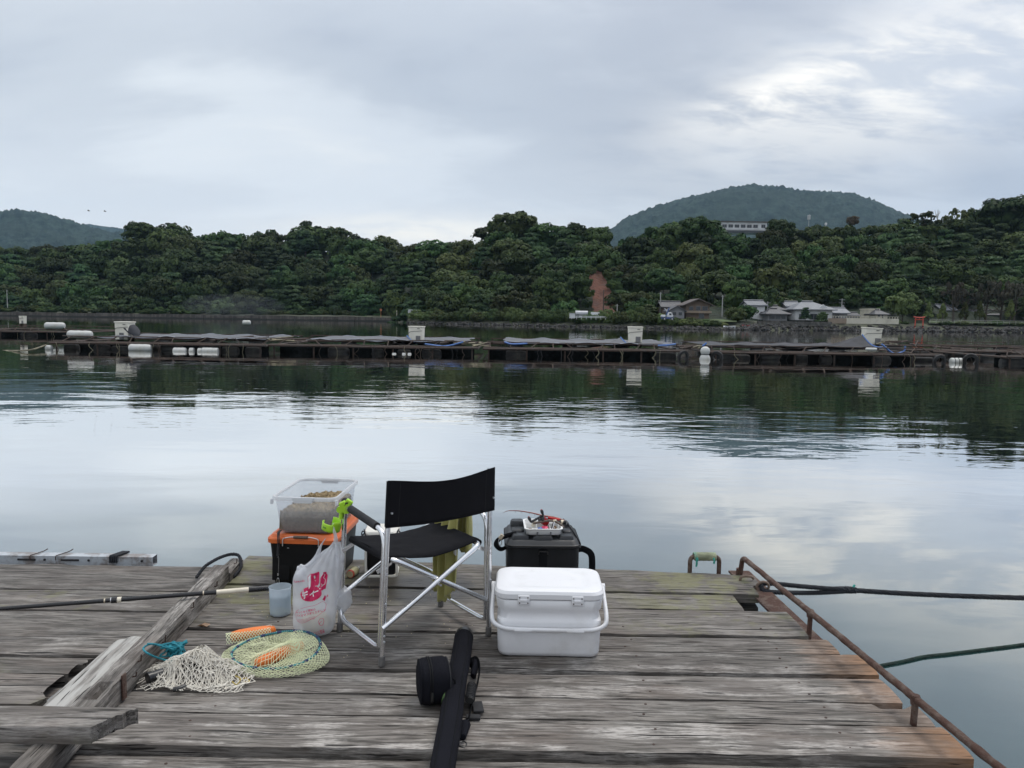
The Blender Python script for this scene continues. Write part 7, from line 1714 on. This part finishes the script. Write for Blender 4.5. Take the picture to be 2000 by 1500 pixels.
MB().tube([far_ + dirt_ * 0.83 - of + right * (0.052 + 0.014 * math.cos(a)) + dirt_ * 0.018 * math.sin(a) + Vector((0, 0, -0.03)) for a in np.linspace(0, 6.28, 15)[:-1]], 0.0025, 6, closed=True).build('snap_ring', 'cap_gloss', rc)
# pouch
q = G(850, 1382); po = thing('reel_pouch', 'round black zipped reel pouch leaning on the rod tube', 'pouch', q + Vector((-0.012, 0.055, 0.0)), R(14))
pw, ph = 0.125, 0.165
def pring(y, k):
    out = []
    for j in range(36):
        a = 2 * math.pi * j / 36; ca, sa = math.cos(a), math.sin(a)
        z = ph / 2 + ph / 2 * k * (math.copysign(abs(sa) ** 0.75, sa)); x = y; out.append((x, 0.085 * k * math.copysign(abs(ca) ** 0.8, ca), z + (1 - k) * 0.0))
    return out
MB().rings([pring(-pw / 2 + 0.0, 0.70), pring(-pw / 2 + 0.008, 0.93), pring(-pw / 2 + 0.022, 1.0), pring(0, 1.01), pring(pw / 2 - 0.022, 1.0), pring(pw / 2 - 0.008, 0.93), pring(pw / 2, 0.72)]).build('body', 'rod_case_cloth', po, smooth=60)
for y, k, mt_ in ((-0.022, 1.02, 'case_black'), (-0.014, 1.012, 'case_black'), (-pw / 2 + 0.008, 0.945, 'rod_case_cloth'), (pw / 2 - 0.008, 0.95, 'foam_grip')):
    MB().tube([Vector(p_) for p_ in pring(y, k)], 0.0022 if mt_ != 'case_black' else 0.0026, 5, closed=True).build('zip' if mt_ == 'case_black' else 'piping', mt_, po)
MB().tube([(-0.017, -0.088, ph * 0.46), (-0.017, -0.089, ph * 0.36), (-0.017, -0.086, ph * 0.24)], [0.004, 0.006, 0.005], 8).build('zip_pull', 'cap_gloss', po)
MB().tube(smooth_path([(pw / 2 - 0.005, -0.04, ph * 0.62), (pw / 2 + 0.012, -0.05, ph * 0.6), (pw / 2 + 0.010, -0.05, ph * 0.42), (pw / 2 - 0.002, -0.055, ph * 0.36)], 5), 0.004, 6).build('side_loop', 'strap_web', po)
MB().box((pw / 2 - 0.03, -0.088, 0.008), (0.02, 0.01, 0.012)).build('tab', 'foam_grip', po, bevel=0.002)

# ------------------------------------------------------------------ lime keep-net with hoop, floats
hc0 = G(540, 1290); kn = thing('keep_net', 'collapsed lime keep-net with teal hoop lying on the deck', 'net', (hc0.x, hc0.y, DECK))
hr_ = 0.188
def hoop(a, k=1.0): 
    tiltz = 0.050 + 0.022 * math.sin(a + 0.4) + 0.006 * math.sin(2 * a)
    return Vector((hr_ * k * math.cos(a), hr_ * 0.76 * k * math.sin(a), tiltz))
MB().tube([hoop(a) for a in np.linspace(0, 2 * math.pi, 65)[:-1]], 0.0052, 8, closed=True).build('hoop', 'hoop_teal', kn)
mb = MB(); mb.tube([hoop(i * 2 * math.pi / 900) + Vector((0, 0, 0.0)) + Vector((math.cos(i * .9) * .0062 * math.cos(i * 2 * math.pi / 900), math.cos(i * .9) * .0062 * math.sin(i * 2 * math.pi / 900), 0.0062 * math.sin(i * .9))) for i in range(0, 900) if (i // 45) % 3 == 0 or True][:300], 0.0012, 3).build('lashing', 'cord_navy', kn)
for k_ in range(16):
    a = k_ * 2 * math.pi / 16 + 0.1; MB().tube([hoop(a + t * 0.035) for t in range(4)], 0.0070, 6).build('tie', 'cord_navy', kn)
def diamond(fn, nu, nv, wrapu=True):
    V = []; E = []
    for j in range(nv + 1):
        for i in range(nu): V.append(fn((i + 0.5 * (j % 2)) / nu, j / nv))
    for j in range(nv):
        for i in range(nu):
            a = j * nu + i
            if j % 2 == 0: b1, b2 = (j + 1) * nu + i, (j + 1) * nu + (i - 1) % nu
            else: b1, b2 = (j + 1) * nu + i, (j + 1) * nu + (i + 1) % nu
            wrap_ = (j % 2 == 0 and i == 0, j % 2 == 1 and i == nu - 1)
            E.append((a, b1))
            if wrapu or not any(wrap_): E.append((a, b2))
    return V, E
def floatz(x, y):
    """height of the two floats under the mesh"""
    h = 0.0
    for (cx_, cy_, ang) in ((0.015, 0.000, 0.95),):
        dx, dy = x - cx_, y - cy_; u = dx * math.cos(ang) + dy * math.sin(ang); v = -dx * math.sin(ang) + dy * math.cos(ang)
        k = 1 - (v / 0.050) ** 2 - (u / 0.14) ** 6
        if k > 0: h = max(h, 0.056 * math.sqrt(k) + 0.006)
    return h
def top_net(u, v):
    a = 2 * math.pi * u; c = Vector((0.035 * (1 - 0) , 0.075, 0.0)) * (v)
    k = 1 - v; p_ = hoop(a, 1.0); z = p_.z * (k ** 0.8) + 0.026 * (1 - k) + 0.010 * math.sin(a * 5) * k * (1 - k) * 2
    x, y = p_.x * k + c.x, p_.y * k + c.y
    x += 0.010 * fbm(x * 14, y * 14, 2.0, 3); y += 0.010 * fbm(x * 14, y * 14, 6.0, 3)
    return Vector((x, y, max(z + 0.010 * fbm(x * 9, y * 9, 4.0), floatz(x, y) + 0.004) + 0.004 * fbm(x * 40, y * 40)))
V, E = diamond(top_net, 60, 17); MB().strands(V, E, 0.00115).build('top_mesh', 'net_lime', kn, smooth=None)
def skirt(u, v):
    a = 2 * math.pi * u; k = 1 + 0.20 * math.sin(v * math.pi * 0.62) * (0.55 + 0.35 * math.sin(a * 2 + 2.2) + 0.22 * math.sin(a * 3 + 0.5) + 0.25 * math.sin(-a))
    if math.cos(a - 2.6) > 0: k += 0.20 * math.cos(a - 2.6) ** 2 * v
    if math.cos(a + 0.9) > 0: k += 0.10 * math.cos(a + 0.9) ** 2 * v
    p_ = hoop(a, k); p_.z = hoop(a).z * (1 - v) ** 0.9 + 0.004 + 0.006 * abs(fbm(u * 40, v * 6)); return p_
V, E = diamond(skirt, 60, 10); MB().strands(V, E, 0.0012).build('side_mesh', 'net_lime', kn, smooth=None)
def under(u, v):
    a = 2 * math.pi * u; p_ = skirt(u, 1.0); k = 1 - 0.85 * v; return Vector((p_.x * k, p_.y * k, 0.004 + 0.004 * abs(fbm(u * 30, v * 8))))
V, E = diamond(under, 48, 8); MB().strands(V, E, 0.0012).build('bottom_mesh', 'net_lime', kn, smooth=None)
def eva_float(loc, rz, label, ln):
    o = thing('net_float', label, 'float', loc, rz)
    MB().tube([(-ln / 2, 0, 0), (-ln / 2 + 0.008, 0, 0), (-ln * 0.3, 0, 0.002), (0, 0, 0.003), (ln * 0.3, 0, 0.002), (ln / 2 - 0.008, 0, 0), (ln / 2, 0, 0)], [0.010, 0.022, 0.026, 0.0265, 0.026, 0.021, 0.008], 16).build('body', 'float_orange', o, smooth=60)
    MB().tube([(ln / 2 - 0.03 + 0.012 * math.cos(a), 0.0, 0.026 + 0.004 * math.sin(a)) for a in np.linspace(0, 6.28, 11)[:-1]], 0.0016, 5, closed=True).build('cord', 'net_white', o)
eva_float((hc0.x + 0.015, hc0.y, DECK + 0.027), 0.95, 'orange foam float showing through the lime net inside the hoop', 0.25)
q = G(490, 1258); eva_float((q.x, q.y + 0.035, DECK + 0.034), 0.42, 'orange foam float poking out behind the lime net', 0.20)
o2 = Vector((q.x, q.y + 0.035, 0)) - Vector((hc0.x, hc0.y, 0))
def flap(u, v):
    x = (u - 0.6) * 0.20; a_ = 0.42; s = (v - 0.5) * 2
    yy = -0.026 * 1.15 * math.cos(v * 2.6) - 0.015; zz = 0.034 + 0.030 * math.sin(v * 2.6 + 0.15) - 0.03 * (1 - v) * 0.6
    return Vector((o2.x + x * math.cos(a_) - yy * math.sin(a_), o2.y + x * math.sin(a_) + yy * math.cos(a_), max(0.006, zz)))
V, E = diamond(flap, 16, 9, False); MB().strands(V, E, 0.0014).build('flap_mesh', 'net_lime', kn, smooth=None)

# ------------------------------------------------------------------ white net bundle over a black tube
w0_ = G(388, 1322); wn = thing('white_net', 'bundled white knotted net heaped on the deck by the kerb beam', 'net', (w0_.x, w0_.y, DECK))
def heap(x, y):
    h = 0.062 * math.exp(-((x + 0.03) / 0.09) ** 2 - ((y - 0.045) / 0.06) ** 2) + 0.055 * math.exp(-((x - 0.08) / 0.10) ** 2 - ((y - 0.0) / 0.06) ** 2) + 0.045 * math.exp(-((x + 0.10) / 0.09) ** 2 - ((y + 0.01) / 0.05) ** 2)
    return h
for layer in range(3):
    sx_, sy_ = (0.205, 0.150), (0.19, 0.13)
    def nf(u, v, l=layer):
        x = (u - 0.5) * 0.46 * (1 - 0.08 * l) * (1 - 0.35 * abs(v - 0.4)) + 0.03 * math.sin(v * 5 + l); y = (v - 0.5) * 0.24 * (1 - 0.05 * l) + 0.02 * math.sin(u * 6 + l)
        x += 0.046 * fbm(u * 3.5 + l * 3, v * 3.5, l, 4); y += 0.044 * fbm(u * 3.5 + 9 + l, v * 4, l, 4)
        fold = 0.016 * abs(math.sin((x * 34 + y * 26 + l) + 1.5 * fbm(x * 9, y * 9, l)))
        return Vector((x, y, max(0.003, heap(x, y) * (0.55 + 0.17 * l) + fold * min(1, heap(x, y) / 0.02) + 0.004 + 0.004 * l)))
    V, E = diamond(nf, 25, 15, False); MB().strands(V, E, 0.00135).build('mesh', 'net_white', wn, smooth=None)
    mb = MB()
    for (x, y, z) in V[::2]: mb.add([(x + 0.0024 * v.x, y + 0.0024 * v.y, z + 0.0024 * v.z) for v in iv], fi)
    struct(mb.build('knots', 'net_white', wn, smooth=None), None, 'stuff')
# puckered peak at the back
def pk(u, v):
    a = 2 * math.pi * u; r_ = 0.05 * (1 - v) ** 0.8 + 0.016; return Vector((-0.015 + r_ * math.cos(a), 0.075 + r_ * 0.8 * math.sin(a) - 0.0 * v, 0.045 + 0.050 * v + 0.004 * math.sin(a * 7)))
V, E = diamond(pk, 22, 10); MB().strands(V, E, 0.0016).build('neck_mesh', 'net_white', wn, smooth=None)
# fibres trailing off the edge
for k_ in range(5):
    a = (-0.19, -0.03, 0.02) if k_ < 3 else (0.19, -0.02, 0.01)
    MB().tube(smooth_path([a, (a[0] - 0.03 + 0.014 * k_, a[1] - 0.02, 0.008), (a[0] - 0.05 + 0.02 * k_, a[1] - 0.045, 0.004)], 4), 0.0016, 4).build('loose_strand', 'net_white', wn)
t0, t1 = G(291, 1324, DECK + 0.026), G(405, 1284, DECK + 0.026)
tb2 = thing('net_pole', 'black plastic tube lying under the white net', 'tube', (t0 + t1) / 2)
o_ = (t0 + t1) / 2
MB().tube([t0 - o_, (t1 - o_) * 0.9], 0.021, 16).build('tube', 'cap_gloss', tb2); MB().tube([t0 - o_ - (t1 - t0).normalized() * 0.006, t0 - o_ + (t1 - t0).normalized() * 0.012], 0.023, 16).build('end_cap', 'rod_black', tb2)
tag(MB().tube(smooth_path([G(338, 1347, DECK + 0.012), G(350, 1345, DECK + 0.012), G(362, 1340, DECK + 0.012)], 5), 0.010, 12).build('foam_roll', 'cap_gloss'), 'short black foam roll under the near edge of the white net', 'float')
yy = thing('yellow_cord', 'short loose yellow cord at the right end of the white net', 'cord')
MB().tube(smooth_path([G(455, 1318, DECK + 0.02), G(468, 1328, DECK + 0.01), G(480, 1324, DECK + 0.012), G(487, 1331, DECK + 0.006), G(476, 1332, DECK + 0.006)], 5), 0.0022, 5).build('strand', 'cord_yellow', yy); MB().tube(smooth_path([G(452, 1330, DECK + 0.02), G(462, 1337, DECK + 0.012), G(470, 1326, DECK + 0.03), G(460, 1320, DECK + 0.03)], 5), 0.0020, 5).build('strand', 'cord_yellow', yy)
# teal rope hank
tk = thing('teal_rope', 'tangled hank of teal rope by the kerb beam', 'rope')
lo_ = [G(345, 1292, DECK + .02), G(318, 1288, DECK + .05), G(290, 1277, DECK + .115), G(280, 1266, DECK + .120), G(296, 1258, DECK + .118), G(322, 1264, DECK + .09), G(350, 1274, DECK + .03)]
mb = MB(); twist_rope(mb, smooth_path(lo_, 8), 0.0042, pitch=0.016, step=0.004); mb.build('loop', 'rope_teal', tk)
hk = G(342, 1276, DECK + 0.03); rr_ = random.Random(4)
pts = []
for i in range(46):
    a = i * 2.25; k = rr_.uniform(0.5, 1.0); pts.append(hk + Vector((0.055 * k * math.cos(a), 0.05 * k * math.sin(a * 1.13), 0.018 + 0.028 * math.sin(a * 0.7 + 1) * k)))
mb = MB(); twist_rope(mb, smooth_path(pts, 6), 0.0040, pitch=0.016, step=0.0045); mb.build('hank', 'rope_teal', tk)
mb = MB(); twist_rope(mb, smooth_path([hk, hk + Vector((-0.03, 0.0, 0.03)), G(300, 1258, DECK + .122), G(288, 1257, DECK + .125)], 6), 0.0040, pitch=0.016, step=0.004); mb.build('loose_end', 'rope_teal', tk)
mb = MB(); twist_rope(mb, smooth_path([hk + Vector((0, 0.0, 0.01)), hk + Vector((0.0, -0.04, 0.0)), hk + Vector((0.01, -0.08, -0.02))], 6), 0.0046, pitch=0.016, step=0.004); mb.build('tail', 'rope_teal', tk)
# scraps: wood chip, a few spilt bait crumbs
q = G(397, 1222, DECK + 0.002); tag(MB().add([(q.x - .03, q.y, q.z), (q.x + .022, q.y - .012, q.z), (q.x + .03, q.y + .012, q.z + .004), (q.x, q.y + .022, q.z + .006), (q.x - .006, q.y - .006, q.z + .010)], [(0, 1, 4), (1, 2, 4), (2, 3, 4), (3, 0, 4), (3, 2, 1, 0)]).build('wood_chip', 'lure_brown', smooth=None), 'small torn wood chip on the deck right of the kerb beam', 'wood chip')
mb = MB()
for i in range(90):
    px, py = rnd.gauss(640, 150), rnd.uniform(1130, 1290)
    if px < 420 or px > 930: continue
    q = G(px, py, DECK + 0.001); s = rnd.uniform(0.0015, 0.0035); mb.add([(q.x + s * v.x, q.y + s * v.y, q.z + s * v.z * 0.6) for v in iv], fi)
struct(mb.build('spilt_bait', 'bottle_base', smooth=None), 'spilt bait crumbs scattered on the planks', 'stuff')
